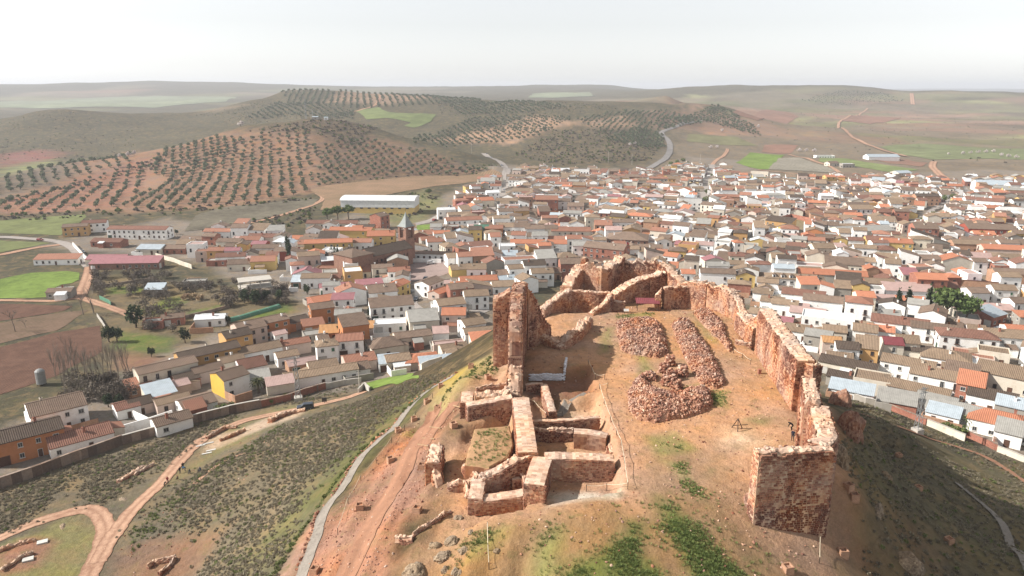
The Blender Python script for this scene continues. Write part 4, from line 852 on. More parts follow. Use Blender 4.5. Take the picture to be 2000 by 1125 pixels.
def shell(w_, d_, hw, typ, pitch, wall_m, roof_m, over=.35, gablem=None):
    """returns (wall MB, roof MB, ridge height)"""
    W = MB(); Rf = MB(); x, y = w_/2, d_/2; r = random.random(); r2 = random.random(); zb = -2.5; th = .2
    gm = 1 if gablem else 0
    if typ == 'gable':
        hr = hw+y*pitch
        W.add([(-x,-y,zb),(x,-y,zb),(x,y,zb),(-x,y,zb),(-x,-y,hw),(x,-y,hw),(x,y,hw),(-x,y,hw)], [(0,1,5,4),(2,3,7,6)], r)
        W.add([(x,-y,zb),(x,y,zb),(x,y,hw),(x,0,hr),(x,-y,hw)], [(0,1,2,3,4)], r); W.add([(-x,y,zb),(-x,-y,zb),(-x,-y,hw),(-x,0,hr),(-x,y,hw)], [(0,1,2,3,4)], r, gm)
        for s in (-1, 1):
            o = over; ye = s*(y+o); ze = hw-o*pitch; xo = x+.18
            v = [(-xo,0,hr+.02),(xo,0,hr+.02),(xo,ye,ze+.02),(-xo,ye,ze+.02)]; u = [(a,b,c+th) for a, b, c in v]
            f = [(0,1,2,3),(7,6,5,4),(1,0,4,5),(3,2,6,7),(2,1,5,6),(0,3,7,4)]
            if s > 0: f = [q for q in f]
            else: f = [q[::-1] for q in f]
            Rf.add(v+u, f, r2)
        Rf.tube([(-xo, 0, hr+th+.02), (xo, 0, hr+th+.02)], .13, 5, min(1, r2+.2))
    elif typ == 'shed':
        hr = hw+d_*pitch*.8
        W.add([(-x,-y,zb),(x,-y,zb),(x,y,zb),(-x,y,zb),(-x,-y,hw),(x,-y,hw),(x,y,hr),(-x,y,hr)], [(0,1,5,4),(1,2,6,5),(2,3,7,6),(3,0,4,7)], r)
        o = over; xo = x+.15; v = [(-xo,-y-o,hw-o*pitch*.8+.02),(xo,-y-o,hw-o*pitch*.8+.02),(xo,y+.2,hr+.16*pitch+.02),(-xo,y+.2,hr+.16*pitch+.02)]; u = [(a,b,c+.14) for a, b, c in v]
        Rf.add(v+u, [(3,2,1,0),(4,5,6,7),(0,1,5,4),(1,2,6,5),(2,3,7,6),(3,0,4,7)], r2)
    elif typ == 'hip':
        hr = hw+min(x, y)*pitch; rx = max(x-y, .1)
        W.add([(-x,-y,zb),(x,-y,zb),(x,y,zb),(-x,y,zb),(-x,-y,hw),(x,-y,hw),(x,y,hw),(-x,y,hw)], [(0,1,5,4),(1,2,6,5),(2,3,7,6),(3,0,4,7)], r)
        o = over; ze = hw-o*pitch+.02; X, Y = x+o, y+o
        Rf.add([(-X,-Y,ze),(X,-Y,ze),(X,Y,ze),(-X,Y,ze),(-X,-Y,ze+th),(X,-Y,ze+th),(X,Y,ze+th),(-X,Y,ze+th),(-rx,0,hr+th),(rx,0,hr+th)], [(3,2,1,0),(0,1,5,4),(1,2,6,5),(2,3,7,6),(3,0,4,7),(4,5,9,8),(5,6,9),(6,7,8,9),(7,4,8)], r2)
    else:
        hr = hw
        W.add([(-x,-y,zb),(x,-y,zb),(x,y,zb),(-x,y,zb),(-x,-y,hw),(x,-y,hw),(x,y,hw),(-x,y,hw)], [(0,1,5,4),(1,2,6,5),(2,3,7,6),(3,0,4,7)], r)
        i = .22; W.add([(-x,-y,hw),(x,-y,hw),(x,y,hw),(-x,y,hw),(-x+i,-y+i,hw),(x-i,-y+i,hw),(x-i,y-i,hw),(-x+i,y-i,hw)], [(0,1,5,4),(1,2,6,5),(2,3,7,6),(3,0,4,7)], r)
        W.add([(-x+i,-y+i,hw-.4),(x-i,-y+i,hw-.4),(x-i,y-i,hw-.4),(-x+i,y-i,hw-.4),(-x+i,-y+i,hw),(x-i,-y+i,hw),(x-i,y-i,hw),(-x+i,y-i,hw)], [(4,5,1,0),(5,6,2,1),(6,7,3,2),(7,4,0,3)], r)
        Rf.add([(-x+i,-y+i,hw-.38),(x-i,-y+i,hw-.38),(x-i,y-i,hw-.38),(-x+i,y-i,hw-.38)], [(0,1,2,3)], r2)
    return W, Rf, hr
LAND = []                                # landmark name, world point
def landmark(n, px, py): LAND.append((n, G(px, py)[:2]))
for a in (('the church', 745, 500), ('the paved plaza', 835, 525), ('the white warehouse', 743, 410), ('the magenta-roofed barn', 235, 515), ('the two big pines', 1862, 625), ('the dormered house', 1552, 555), ('the walls pylon', 583, 770),
          ('the path pylon', 1795, 840), ('the bare earth lot', 1095, 415), ('the tree-lined avenue', 1815, 425), ('the straight street', 1370, 400), ('the old stone hall', 1227, 470), ('the concrete frame', 497, 570), ('the walled vacant plot', 1540, 440),
          ('the brick apartment block', 1185, 490), ('the yellow school', 687, 460), ('the bright yellow gable', 448, 745), ('the olive hill road', 985, 350), ('the country road bend', 1300, 320), ('the green hedge line', 1880, 520), ('the palm tree', 505, 765), ('the tall brick block', 1805, 460), ('the long grey warehouse', 1690, 450), ('the white-roofed long shed', 1493, 385)): landmark(*a)
HOUSES = []
def plan(px, py, w_, d_, st, rot, wm, rm, typ='gable', **kw):
    hw = st*2.8+.3; up = hw+(d_*.09 if typ in ('gable', 'hip') else 0)
    g = PZ(px, py, 11.6+up); g[2] = hz(g[0], g[1])
    if g[2] > 17 and py > 330: return print('SKIP', px, py, g)
    g[2] = min(g[2], 13.5) if py > 330 else g[2]
    HOUSES.append(dict(px=px, c=g, w=w_, d=d_, st=st, rz=R(rot), wall=wm, roof=rm, typ=typ, manual=True, **kw)); OBB.append(obb(g, w_, d_, R(rot)))
M_ = [ # ---- at the foot of the walls, west side
 (50,842,15,9,2,40,'orange','dark'),(108,786,13,11,2,40,'white','brown'),(155,850,14,8,1,40,'white','redbrown'),(335,822,9,6,1,40,'white','brown'),(246,790,6,6,1,40,'white','redbrown'),(272,783,6,6,1,40,'pink','dark'),(311,766,8,7,1,40,'cream','blue','shed'),
 (335,779,9,5,1,40,'pink','tan'),(383,784,9,8,1,40,'white','brown'),(270,751,7,5,1,40,'tanbrick','terra','shed'),(335,749,9,6,1,40,'pink','pink'),(361,733,7,7,1,40,'brick','dark'),(382,801,5,4,1,40,'brick','terra','shed'),
 (323,712,17,7,2,40,'cream','brown'),(405,682,19,7,2,40,'ochre','dark'),(459,648,9,8,2,40,'ochre','dark'),(485,632,10,9,2,40,'pink','brown'),(531,620,10,8,2,40,'orange','brown'),(576,622,9,7,1,40,'pink','dark'),(504,675,14,7,1.4,35,'white','tan'),(488,704,8,9,1.3,35,'white','redbrown'),
 (451,698,7,6,1.5,40,'cream','tan'),(403,716,9,6,1.3,40,'pink','brown'),(448,727,8,8.5,2,48,'white','brown','gable'),(547,750,8,4,1,25,'cream','pink','shed'),(627,724,22,6,1.2,25,'white','tan'),(504,737,7,5,1,25,'grey','grey','shed'),(637,663,7,6.5,2,20,'white','tan','hip'),
 (643,644,7,5,1,10,'orange','stripe','shed'),(627,596,9,7,2,25,'orange','brown'),(611,631,8,5,1,25,'orange','terra','shed'),(611,647,7,6,1,25,'grey','grey','flat'),(559,686,7,6,1.2,30,'white','tan'),(571,663,11,6,1.3,30,'pink','terra'),(587,700,9,6,1,30,'tanbrick','pink'),(629,704,9,6,1.3,25,'cream','tan'),
 (822,690,11,8,1,15,'cream','orange','hip'),(680,606,10,7,2,10,'grey','grey'),(670,583,9,5,2,5,'white','magenta','shed'),(706,636,9,5,1,5,'white','stripe','shed'),(824,612,11,14,1.5,15,'cream','grey'),(761,626,12,7,1.2,10,'white','whitem','flat'),(750,659,11,10,1.3,25,'cream','brown','hip'),
 (805,646,13,7,1.3,20,'cream','brown'),(825,489,32,6,1.1,-8,'white','brown'),(744,561,12,11,1.8,20,'white','brown'),(773,552,12,7,2,65,'yellow','orange'),(721,552,12,5,1.2,20,'white','magenta','shed'),(838,547,11,8,2,60,'white','brown'),(857,567,8,6,1,60,'pink','orange'),(878,588,11,9,2,20,'white','tan'),(929,571,10,8,2,10,'white','tan'),
 (921,628,8,8,2,25,'white','tan'),(935,652,11,6,1.2,15,'white','tan'),(941,672,8,6,1,15,'cream','orange','shed'),(852,711,11,4,1,15,'brick','blue','shed'),(876,670,11,4,1,15,'pink','pink','flat'),(885,680,9,6,1,20,'cream','tan'),(700,690,10,8,1.2,25,'pink','terra'),(690,712,9,7,1,25,'white','brown'),(775,690,8,7,1.2,20,'cream','tan'),(760,700,7,5,1,15,'white','blue','shed'),
 (655,555,14,6,1.2,15,'white','magenta'),(618,537,13,8,1.6,5,'white','tan'),(590,548,9,6,1,5,'tanbrick','blue','shed'),(640,520,10,6,1,0,'tanbrick','terra','flat'),
 # ---- houses west of the church
 (273,442,37,9,2,-3,'white','redbrown'),(148,439,14,8,2,20,'ochre','brown'),(185,432,14,8,2,20,'white','redbrown'),(213,467,18,8,1,-5,'brick','redbrown'),(299,479,14,10,1,-5,'cream','blue'),(213,500,20,9,1.2,0,'cream','magenta'),(248,511,34,8,1,4,'stone','magenta','shed'),(114,504,22,6,1,5,'white','terra','shed'),
 (412,456,8,7,2,-8,'brick','brown'),(378,462,14,7,1,-8,'cream','brown'),(119,566,10,6,1,10,'grey','brown'),(412,618,11,6,1,10,'white','whitem'),(301,626,7,5,1,10,'brick','grey','flat'),(338,617,8,5,1,20,'brick','brown'),(304,564,8,5,1,5,'grey','blue','shed'),(381,547,10,5,1,10,'grey','grey','flat'),
 (450,466,14,8,1.4,-5,'cream','brown'),(490,462,12,8,1.5,0,'white','terra'),(520,478,14,8,1.6,5,'white','brown'),(452,495,15,7,1.5,10,'white','redbrown'),(478,508,16,8,1.2,10,'cream','brown'),(508,470,8,8,2,0,'red','magenta'),(560,483,12,9,1.8,5,'red','brown'),(607,489,13,8,1.2,5,'white','magenta'),(590,470,12,8,1.6,0,'white','terra'),(515,502,12,9,1.6,10,'yellow','terra'),(430,485,12,7,1,5,'pink','brown'),(395,480,14,7,1,0,'cream','brown'),(345,480,12,7,1,0,'brick','brown'),(425,505,10,6,1,5,'brick','grey','flat'),
 (687,444,26,9,2,-4,'yellow','orange'),(642,467,26,9,2,10,'yellow','orange'),(650,432,34,8,1,-2,'cream','redbrown'),(741,417,9,9,3,60,'brick','brown'),(745,452,16,12,2,5,'yellow','orange'),(700,466,16,8,1.5,0,'white','terra'),
 # ---- below the curtain wall, east side
 (1659,703,17,7,1.3,-35,'cream','dark'),(1693,674,7,8,2,-25,'ochre','tan','shed'),(1624,660,6,6,2,-15,'pink','stripe'),(1654,671,7,7,2,-15,'white','dark'),(1742,663,6,8,2,-15,'cream','wine'),(1770,661,7,8,2,-15,'cream','tan'),(1776,700,15,8,2,-35,'white','tan'),(1832,723,14,8,2,-35,'white','tan'),(1878,728,9,8,2,-35,'red','brown','shed'),(1898,744,7,7,2,-35,'brick','orange','shed'),
 (1797,752,16,7,1.4,-38,'white','tan'),(1832,774,10,7,1.2,-38,'cream','grey'),(1890,795,19,9,1.2,-38,'white','grey'),(1961,811,15,10,1.4,-38,'white','orange','hip'),(1971,841,6,6,1.3,-38,'white','grey','shed'),(1843,808,8,5,1,-38,'white','blue','shed'),(1751,786,10,6,1,-30,'brick','grey','shed'),(1663,764,12,5.5,1,-30,'white','blue','shed'),(1705,731,10,9,1.6,-30,'cream','tan','flat'),(1649,728,9,6,1,-35,'grey','dark'),(1848,690,14,10,1.3,-30,'white','tan','hip'),
 (1941,683,9,7,1.5,-30,'cream','tan','flat'),(1968,718,15,12,1.8,-40,'cream','tan'),(1758,625,19,8,1.8,-28,'white','redbrown'),(1824,636,15,8,1.8,-25,'white','brown'),(1888,649,18,9,2,-18,'white','redbrown','hip'),(1960,648,13,9,2,-15,'white','tan'),(1990,640,9,9,2,-15,'white','orange'),
 (1552,539,25,9,2,-15,'white','tan','hip'),(1624,531,30,8,1.8,-14,'grey','orange'),(1570,570,17,9,1.6,-25,'white','redbrown'),(1608,581,15,9,1.8,-25,'white','brown'),(1534,588,10,7,1.6,-25,'white','tan'),(1560,595,8,7,1.2,-25,'white','pink'),(1578,604,13,8,1.2,-25,'white','pink'),(1618,616,18,10,2.2,-25,'white','whitem','flat'),(1664,631,14,8,1.2,-25,'tanbrick','tan'),
 (1716,549,12,8,2,-12,'brick','tan'),(1814,538,12,10,3,-10,'brick','orange'),(1775,535,7,7,2,-10,'cream','magenta','shed'),(1688,574,7,8,2,-10,'cream','orange'),(1727,581,11,8,1.2,-10,'white','pink'),(1776,583,11,6,1.4,-10,'white','orange'),(1773,566,20,8,1.6,-8,'white','pink','shed'),(1957,561,9,8,2,-10,'white','tan'),(1972,529,15,9,2,-10,'tanbrick','brown'),(1845,556,9,8,1.3,-10,'brick','redbrown'),(1913,595,22,9,1.2,-10,'cream','pink'),(1935,613,10,7,1.3,30,'brick','blue','shed'),
 (1510,582,9,8,1.5,-25,'white','tan'),(1492,566,8,8,1.4,-25,'white','tan'),(1600,650,9,8,1.3,-30,'grey','grey'),(1630,640,8,7,1.2,-20,'cream','tan'),(1640,690,8,6,1.2,-20,'white','tan'),(1800,680,12,7,1.3,-25,'cream','dark'),(1720,640,9,7,1.2,-25,'white','orange'),(1690,640,8,8,1.4,-25,'white','tan'),(1900,690,12,8,1.1,-30,'pink','terra','flat'),(1880,700,9,7,1,-30,'white','whitem','flat'),(1940,765,12,8,1.4,-38,'white','dark'),(1990,780,10,9,1.6,-38,'grey','blue'),(1500,545,9,8,1.6,-20,'white','tan'),
 (1486,605,8,7,1.2,-25,'white','tan'),(1525,622,9,7,1.2,-25,'cream','magenta'),(1560,640,9,8,1.2,-28,'white','tan'),
 # ---- far landmarks
 (1805,438,13,13,3,-12,'brick','brown'),(1930,438,27,14,2,-10,'red','brown'),(1682,442,36,14,1.6,10,'cream','grey'),(1718,463,15,9,2,-15,'yellow','redbrown'),(1750,468,16,9,2,-15,'yellow','orange'),(1940,354,30,16,2,-12,'white','blue'),(1493,374,36,14,1.8,8,'white','whitem'),(1722,301,40,16,1.6,0,'blue_' if 0 else 'white','blue'),(1068,383,17,12,3,-3,'brick','terra'),(1212,427,19,10,2.2,-4,'white','brown'),(1178,432,11,11,2,-4,'tanbrick','terra'),
 (1227,455,23,18,2,-12,'stone','brown','hip'),(1185,474,22,12,3,-25,'brick','brown'),(995,437,16,9,2.3,-3,'white','tan'),(965,440,11,9,2.2,0,'orange','terra'),(940,440,9,9,2.2,3,'grey','green'),(928,442,8,9,2.4,3,'yellow','dark'),(1020,437,10,9,2.4,-3,'white','brown'),(1045,440,12,9,2.2,-3,'white','brown'),(1070,440,12,9,2.2,-5,'cream','brown'),(1115,443,24,10,2,-3,'cream','terra'),(905,424,24,9,2,15,'white','terra'),(1052,468,32,9,1.6,-3,'white','orange'),(1113,461,26,8,1.2,0,'tanbrick','terra'),
 (1095,333,18,12,1.6,0,'brick','whitem'),(1200,344,10,10,2.4,-5,'white','brown'),(1215,343,13,10,2.4,-5,'yellow','brown'),(1235,340,13,10,2.6,-5,'stone','brown'),(945,386,14,10,1.8,20,'cream','orange'),(1100,387,12,10,2,-8,'white','brown'),(1125,396,12,10,2,-8,'pink','brown'),(1290,445,10,9,1.5,-30,'cream','terra'),(1900,470,22,10,1.6,-12,'tanbrick','tan'),(1960,480,22,10,1.8,-12,'pink','orange'),(1920,452,12,8,1.2,-12,'cream','orange'),(1625,315,14,9,1.2,20,'cream','brown'),(1655,318,14,9,1.5,0,'grey','whitem','flat'),(1620,342,9,9,3,0,'yellow','orange'),(1560,352,16,9,1,0,'brick','green'),
 (1760,335,16,12,2,15,'cream','blue'),(1480,345,16,12,1,0,'grey','green'),(1440,340,22,10,1.8,0,'pink','pink'),(1430,340,16,10,1.8,0,'yellow','blue'),(1610,302,24,10,1.2,0,'white','grey','flat'),(1260,337,7,5,1.3,0,'white','whitem','flat')]
for q in M_: plan(*q[:9]) if len(q) > 8 else plan(*q)
[h for h in HOUSES if h['px'] == 448][0]['gable'] = 'foam'             # house with the sprayed yellow gable
# ---- fill the blocks between with rows of houses
TOWN = [g[:2] for g in GP((355,478),(470,452),(600,478),(640,448),(860,462),(880,400),(960,352),(1000,338),(1050,330),(1110,340),(1290,338),(1345,318),(1400,318),(1440,345),(1560,356),(1720,350),(1860,362),(1900,345),(2200,345),(2200,960),(2010,880),(1950,835),(1640,750),(1560,640),(1460,585),(1320,545),(1130,545),(1050,560),(960,600),(950,670),(880,680),(720,690),(640,735),(400,790),(290,760),(420,700),(600,620),(640,590),(560,530),(400,512))]
HOLES = [[g[:2] for g in GP(*p)] for p in ([(1060,410),(1130,402),(1150,428),(1075,432)], [(1490,428),(1570,424),(1610,442),(1540,455)], [(1245,450),(1300,443),(1306,474),(1248,480)], [(790,440),(850,436),(856,455),(790,456)], [(783,520),(850,500),(900,512),(880,535),(842,548),(788,556)], [(1795,590),(1930,600),(1925,640),(1800,625)], [(690,415),(830,385),(850,405),(800,440)], [(480,590),(600,560),(640,590),(560,625)], [(1660,590),(1760,600),(1700,625)], [(690,470),(800,460),(810,520),(690,530)])]
ANCH = [(g[:2], R(a)) for g, a in ((G(x, y), a) for x, y, a in ((300,760,40),(450,680,40),(560,640,32),(660,640,20),(780,640,15),(900,640,15),(650,560,12),(480,490,3),(620,470,0),(760,560,15),(860,500,18),(920,540,12),(920,400,20),(900,450,8),(1000,480,5),(1100,470,-5),(1000,400,-2),(1120,370,-8),(1210,390,-18),(1280,400,-24),(1330,450,-28),(1300,360,-15),(1420,380,-10),(1500,400,-12),(1430,460,-25),(1520,490,-20),(1650,400,-8),(1650,480,-15),(1640,560,-14),(1750,520,-15),(1800,400,-20),(1920,400,-12),(1950,480,-12),(1880,560,-10),(1700,640,-27),(1850,680,-30),(1950,740,-38),(2050,600,-15),(2080,420,-12),(2100,800,-38)))]
AX = np.array([a[0] for a in ANCH])
wallp = ['white']*75+['cream']*16+['pink']*9+['grey']*6+['brick']*9+['tanbrick']*7+['ochre']*4+['yellow']*4+['orange']*2
roofp = ['brown']*30+['tan']*34+['dark']*9+['redbrown']*13+['terra']*14+['orange']*9+['pink']*3+['grey']*6+['magenta']*1+['blue']*3+['whitem']*3
rr = random.Random(5)
def free(o, pad=0):
    c = o[0]
    if hz(c[0], c[1]) > 13.2 and c[1] < 400: return False
    if not inside(TOWN, np.array([c[0]]), np.array([c[1]]))[0]: return False
    for hpoly in HOLES:
        if inside(hpoly, np.array([c[0]]), np.array([c[1]]))[0]: return False
    for L, wd in ROADS:
        d = np.abs(L-c); k = np.hypot(d[:, 0], d[:, 1]).min()
        if k < wd/2+min(o[1], o[2])*.75: return False
    return not any(clash(o, q) for q in OBB)
nfill = 0
for ai, (ac, ang) in enumerate(ANCH):
    ex = np.array([math.cos(ang), math.sin(ang)]); ey = np.array([-math.sin(ang), math.cos(ang)])
    v = -150.0; row = 0
    while v < 150:
        dd = rr.uniform(7, 9.5); u = -150.0+rr.random()*5
        while u < 150:
            ww = rr.uniform(5.5, 11) if rr.random() < .85 else rr.uniform(11, 18); c = ac+ex*(u+ww/2)+ey*(v+dd/2); u += ww+(0.25 if rr.random() < .8 else rr.uniform(2, 4))
            if np.argmin(((AX-c)**2).sum(1)) != ai: continue
            rz = ang+R(rr.gauss(0, 7)); w2, d2 = ww, dd*rr.uniform(.85, 1.08)
            if rr.random() < .4: rz += R(90); w2, d2 = d2, ww
            if d2 > w2*1.7: w2, d2, rz = d2, w2, rz+R(90)
            o = obb(c, w2*.93, d2*.93, rz)
            if not free(o):
                w2 *= .62; d2 *= .75; o = obb(c, w2*.95, d2*.95, rz)
                if not free(o): continue
            OBB.append(o); st = rr.choice([1.05, 1.2, 1.4, 1.7, 2, 2, 2.1, 2.3, 2.6]) if w2 > 6 else rr.choice([1, 1.1, 1.2])
            typ = rr.choices(['gable', 'shed', 'hip', 'flat'], [72, 13, 7, 8])[0]
            rm = rr.choice(roofp); rm = rm if typ != 'flat' else rr.choice(['grey', 'whitem', 'terra', 'pink'])
            HOUSES.append(dict(c=np.array([c[0], c[1], hz(*c)]), w=w2, d=d2, st=st, rz=rz, wall=rr.choice(wallp), roof=rm, typ=typ, manual=False)); nfill += 1
        v += dd+(rr.uniform(.5, 3) if row % 3 else rr.uniform(3.5, 5.5)); row += 1
def in_view(p, m=60):
    d = np.array(p, float)-np.array([0, 0, CAMZ]); z = d[1]*CP-d[2]*SP; y = d[1]*SP+d[2]*CP
    X = 1000+FPX*d[0]/z; Y = 562.5-FPX*y/z; return -m < X < 2000+m and -m < Y < 1125+m
HOUSES = [h for h in HOUSES if h['manual'] or in_view(h['c'])]
for h in HOUSES: h['D'] = float(np.hypot(h['c'][0], h['c'][1]))
# seen at all? (the castle hill hides some plots)
def seen(h):
    p = h['c']+np.array([0, 0, h['st']*2.8+1.5]); t = np.linspace(.1, .97, 160)[:, None]; q = np.array([0, 0, CAMZ])*(1-t)+p*t
    return bool((q[:, 2] > H(q[:, 0], q[:, 1])-.5).all())
HOUSES = [h for h in HOUSES if h['manual'] or seen(h)]
order = sorted(HOUSES, key=lambda h: h['D']*(.8 if h['manual'] else 1)/math.sqrt(h['w']*h['d']))
NEAR_H = order[:300]; FAR_H = order[300:]
labels = {}
def near_name(c):
    k = min(LAND, key=lambda l: np.hypot(*(l[1]-c[:2]))); d = np.hypot(*(k[1]-c[:2]))
    return k[0], d
def openings(h, hw, hr):
    """(kind, x, y, z, rz) in the house's own frame, on the sides that can be seen from the hill"""
    out = []; x, y = h['w']/2, h['d']/2; st = max(1, int(h['st']+.25)); tocam = -h['c'][:2]/np.linalg.norm(h['c'][:2])
    for side, (nx, ny), ln in (('f', (0, -1), h['w']), ('b', (0, 1), h['w']), ('r', (1, 0), h['d']), ('l', (-1, 0), h['d'])):
        c, s = math.cos(h['rz']), math.sin(h['rz']); wn_ = np.array([nx*c-ny*s, nx*s+ny*c])
        if wn_@tocam < .12: continue
        gable = side in 'rl' and h['typ'] == 'gable'
        if gable and (random.random() < .6 or (side == 'l' and h.get('gable'))): continue
        n = int((ln-1.0)/2.9)
        if n < 1: continue
        if gable: n = min(n, 2)
        for f in range(st):
            for k in range(n):
                if random.random() < .14: continue
                t = -ln/2+(k+.5)*ln/n; z = f*2.8+1.65; kind = 'window'
                if f == 0 and not gable and k == n//2: kind = 'door'; z = 1.1
                elif f == 0 and not gable and k == 0 and random.random() < .3: kind = 'gate'; z = 1.25
                elif f > 0 and h['wall'] in ('white', 'cream', 'pink') and random.random() < .3: kind = 'balcony'; z = f*2.8+1.35
                elif random.random() < .05: kind = 'shutter'
                if z+1.1 > hw: continue
                px_, py_ = (t, ny*y) if nx == 0 else (nx*x, t)
                out.append((kind, px_+nx*.02, py_+ny*.02, z, math.atan2(nx, -ny)))
    return out
for h in NEAR_H:
    hw = h['st']*2.8+.3; pt = random.uniform(.28, .4)
    W_, Rf, hr = shell(h['w'], h['d'], hw, h['typ'], pt, None, None, gablem=h.get('gable'))
    small = h['w'] < 6.5 or h['st'] <= 1.05
    stn = {1: 'single-storey', 2: 'two-storey', 3: 'three-storey'}[max(1, min(3, int(h['st']+.25)))]
    cat = 'shed' if (small and h['typ'] in ('shed', 'flat')) else 'house'
    nm, dist_ = near_name(h['c']); rel = 'beside' if dist_ < 28 else ('near' if dist_ < 75 else 'off from')
    form = {'gable': 'pitched', 'shed': 'single-slope', 'hip': 'hipped', 'flat': 'flat'}[h['typ']]
    if cat == 'shed': lab = '%s lean-to shed with %s roof %s %s' % (WNAME[h['wall']], RNAME[h['roof']], rel, nm)
    else:
        size = 'long ' if h['w'] > 16 else ('narrow ' if h['w'] < 8 else '')
        lab = '%s%s %s house, %s %s roof, %s %s' % (size, stn, WNAME[h['wall']], form, RNAME[h['roof']], rel, nm)
    if h.get('gable'): lab = 'two-storey white house with one bright yellow sprayed gable wall'
    root = tag(empty(cat, h['c'], h['rz'], lab, cat), kind='thing'); labels.setdefault(lab, []).append(root)
    wm = [WALLM[h['wall']]]+([WALLM[h['gable']]] if h.get('gable') else [])
    W_.build('wall', wm, root); ro = Rf.build('roof', ROOFM[h['roof']], root)
    for kind, x, y, z, rz in (openings(h, hw, hr) if h['D'] < 900 else []):
        me = random.choice(OPEN[kind]); obj(me.name.split('.')[0], me, root, (x, y, z), rz)
    if h['typ'] in ('gable', 'hip') and random.random() < .62 and cat == 'house':
        yo = random.choice([-1, 1])*h['d']*.18; obj('chimney', random.choice(chim), ro, (random.uniform(-.35, .35)*h['w'], yo, hr-abs(yo)*pt+.1))
    if cat == 'house' and h['w'] > 7 and h['D'] < 520 and random.random() < .5:      # lean-to built on at the back or the end
        aw, ad = random.uniform(3, 5.5), random.uniform(2.2, 3.6); sx_ = random.choice([-1, 1]); W2, R2, _h = shell(aw, ad, random.uniform(2.3, 2.9), 'shed', .3, 0, 0, .2)
        if random.random() < .5: ps, rz2 = ((sx_*(h['w']/2+ad/2-.05), random.uniform(-.2, .2)*h['d'], 0), sx_*math.pi/2)
        else: ps, rz2 = ((random.uniform(-.25, .25)*h['w'], sx_*(h['d']/2+ad/2-.05), 0), 0 if sx_ < 0 else math.pi)
        ax_ = W2.build('annex', WALLM[random.choice([h['wall'], 'white', 'cream', 'brick'])], root, ps, rz2); R2.build('annex_roof', ROOFM[random.choice([h['roof'], 'brown', 'tan', 'grey', 'terra', 'whitem'])], ax_)
    if abs(h['w']-25) < .1 and h['typ'] == 'hip':      # dormers of the big white house
        for k in range(6):
            dm = MB(); xk = -9+k*3.6; zr = hw+.9; dm.box((xk, -3.1, zr), (1.5, 1.6, 1.5), m=0); dm.add([(xk-.9,-4.1,zr+.72),(xk+.9,-4.1,zr+.72),(xk,-4.1,zr+1.25),(xk-.9,-1.6,zr+.72),(xk+.9,-1.6,zr+.72),(xk,-1.6,zr+1.25)], [(0,1,2),(1,4,5,2),(3,0,2,5),(4,3,5)], m=1); dm.box((xk, -3.94, zr), (.8, .1, .95), m=2)
            dm.build('dormer', [WALLM['white'], ROOFM['brown'], glass], ro)
for lab, ls in labels.items():
    if len(ls) > 1:
        for o in ls: o['group'] = 'alike: '+lab[:48]
    else: ls[0]['group'] = 'houses of the village' if ls[0]['category'] == 'house' else 'sheds of the village'
# the many small houses further off, as one mass
wl = list(WALLM); rl_ = list(ROOFM); mats = [WALLM[k] for k in wl]+[ROOFM[k] for k in rl_]+[glass, framew]
FM = MB()
for h in FAR_H:
    hw = h['st']*2.8+.3; W_, Rf, hr = shell(h['w'], h['d'], hw, h['typ'], random.uniform(.28, .4), None, None)
    for kind, x, y, z, rz in openings(h, hw, hr):
        W_.box((x, y, z), (1.0 if kind != 'gate' else 2.4, .12, 1.25 if kind in ('window', 'shutter') else 2.0), rz, m=99)
    if random.random() < .5 and h['typ'] == 'gable': W_.box((h['w']*.2, 0, hr+.4), (.6, .6, 1.4))
    c, s = math.cos(h['rz']), math.sin(h['rz']); M3 = np.array([[c, s, 0], [-s, c, 0], [0, 0, 1]])
    for mb, mi in ((W_, wl.index(h['wall'])), (Rf, len(wl)+rl_.index(h['roof']))):
        n0 = FM.n
        for v in mb.v: vv = v@M3+h['c']; FM.v.append(vv)
        for f, r_, m_ in zip(mb.f, mb.r, mb.m): FM.f.append([i+n0 for i in f]); FM.r.append(r_); FM.m.append(len(wl)+len(rl_) if m_ == 99 else mi)
        FM.n += mb.n
if FAR_H: tag(FM.build('far_houses', mats), 'mass of small tiled houses further out in the village', 'houses', kind='stuff')
print('HOUSES', len(HOUSES), 'fill', nfill, 'far', len(FAR_H))
# ------------------------------------------------------------------ vegetation
bark = flat('bark', S(104,88,74), .95, .3, 3); twig = flat('bare_twigs', S(138,124,110), .95, .25, 2); darktwig = flat('dark_twigs', S(108,92,80), .95, .25, 2)
OLIVE = leafmat('olive_leaf', S(84,92,66), S(112,120,86), S(146,150,116)); DARKG = leafmat('conifer_leaf', S(38,48,30), S(56,68,42), S(84,98,58)); PINE = leafmat('pine_leaf', S(66,86,40), S(100,120,56), S(138,154,80))
SHRUB = leafmat('shrub_leaf', S(112,102,80), S(142,130,104), S(172,160,134)); GSHRUB = leafmat('green_shrub', S(84,98,46), S(112,124,60), S(146,152,86)); GRS = leafmat('grass_blade', S(86,106,44), S(114,134,58), S(148,160,84)); BLOSS = leafmat('blossom', S(190,172,168), S(214,200,194), S(232,222,216))
PALM = leafmat('palm_leaf', S(58,70,36), S(92,100,50), S(130,128,74)); SCRUBL = leafmat('bare_scrub', S(76,66,56), S(106,94,82), S(136,124,110)); REED = leafmat('reed', S(150,124,92), S(182,152,116), S(202,176,138))
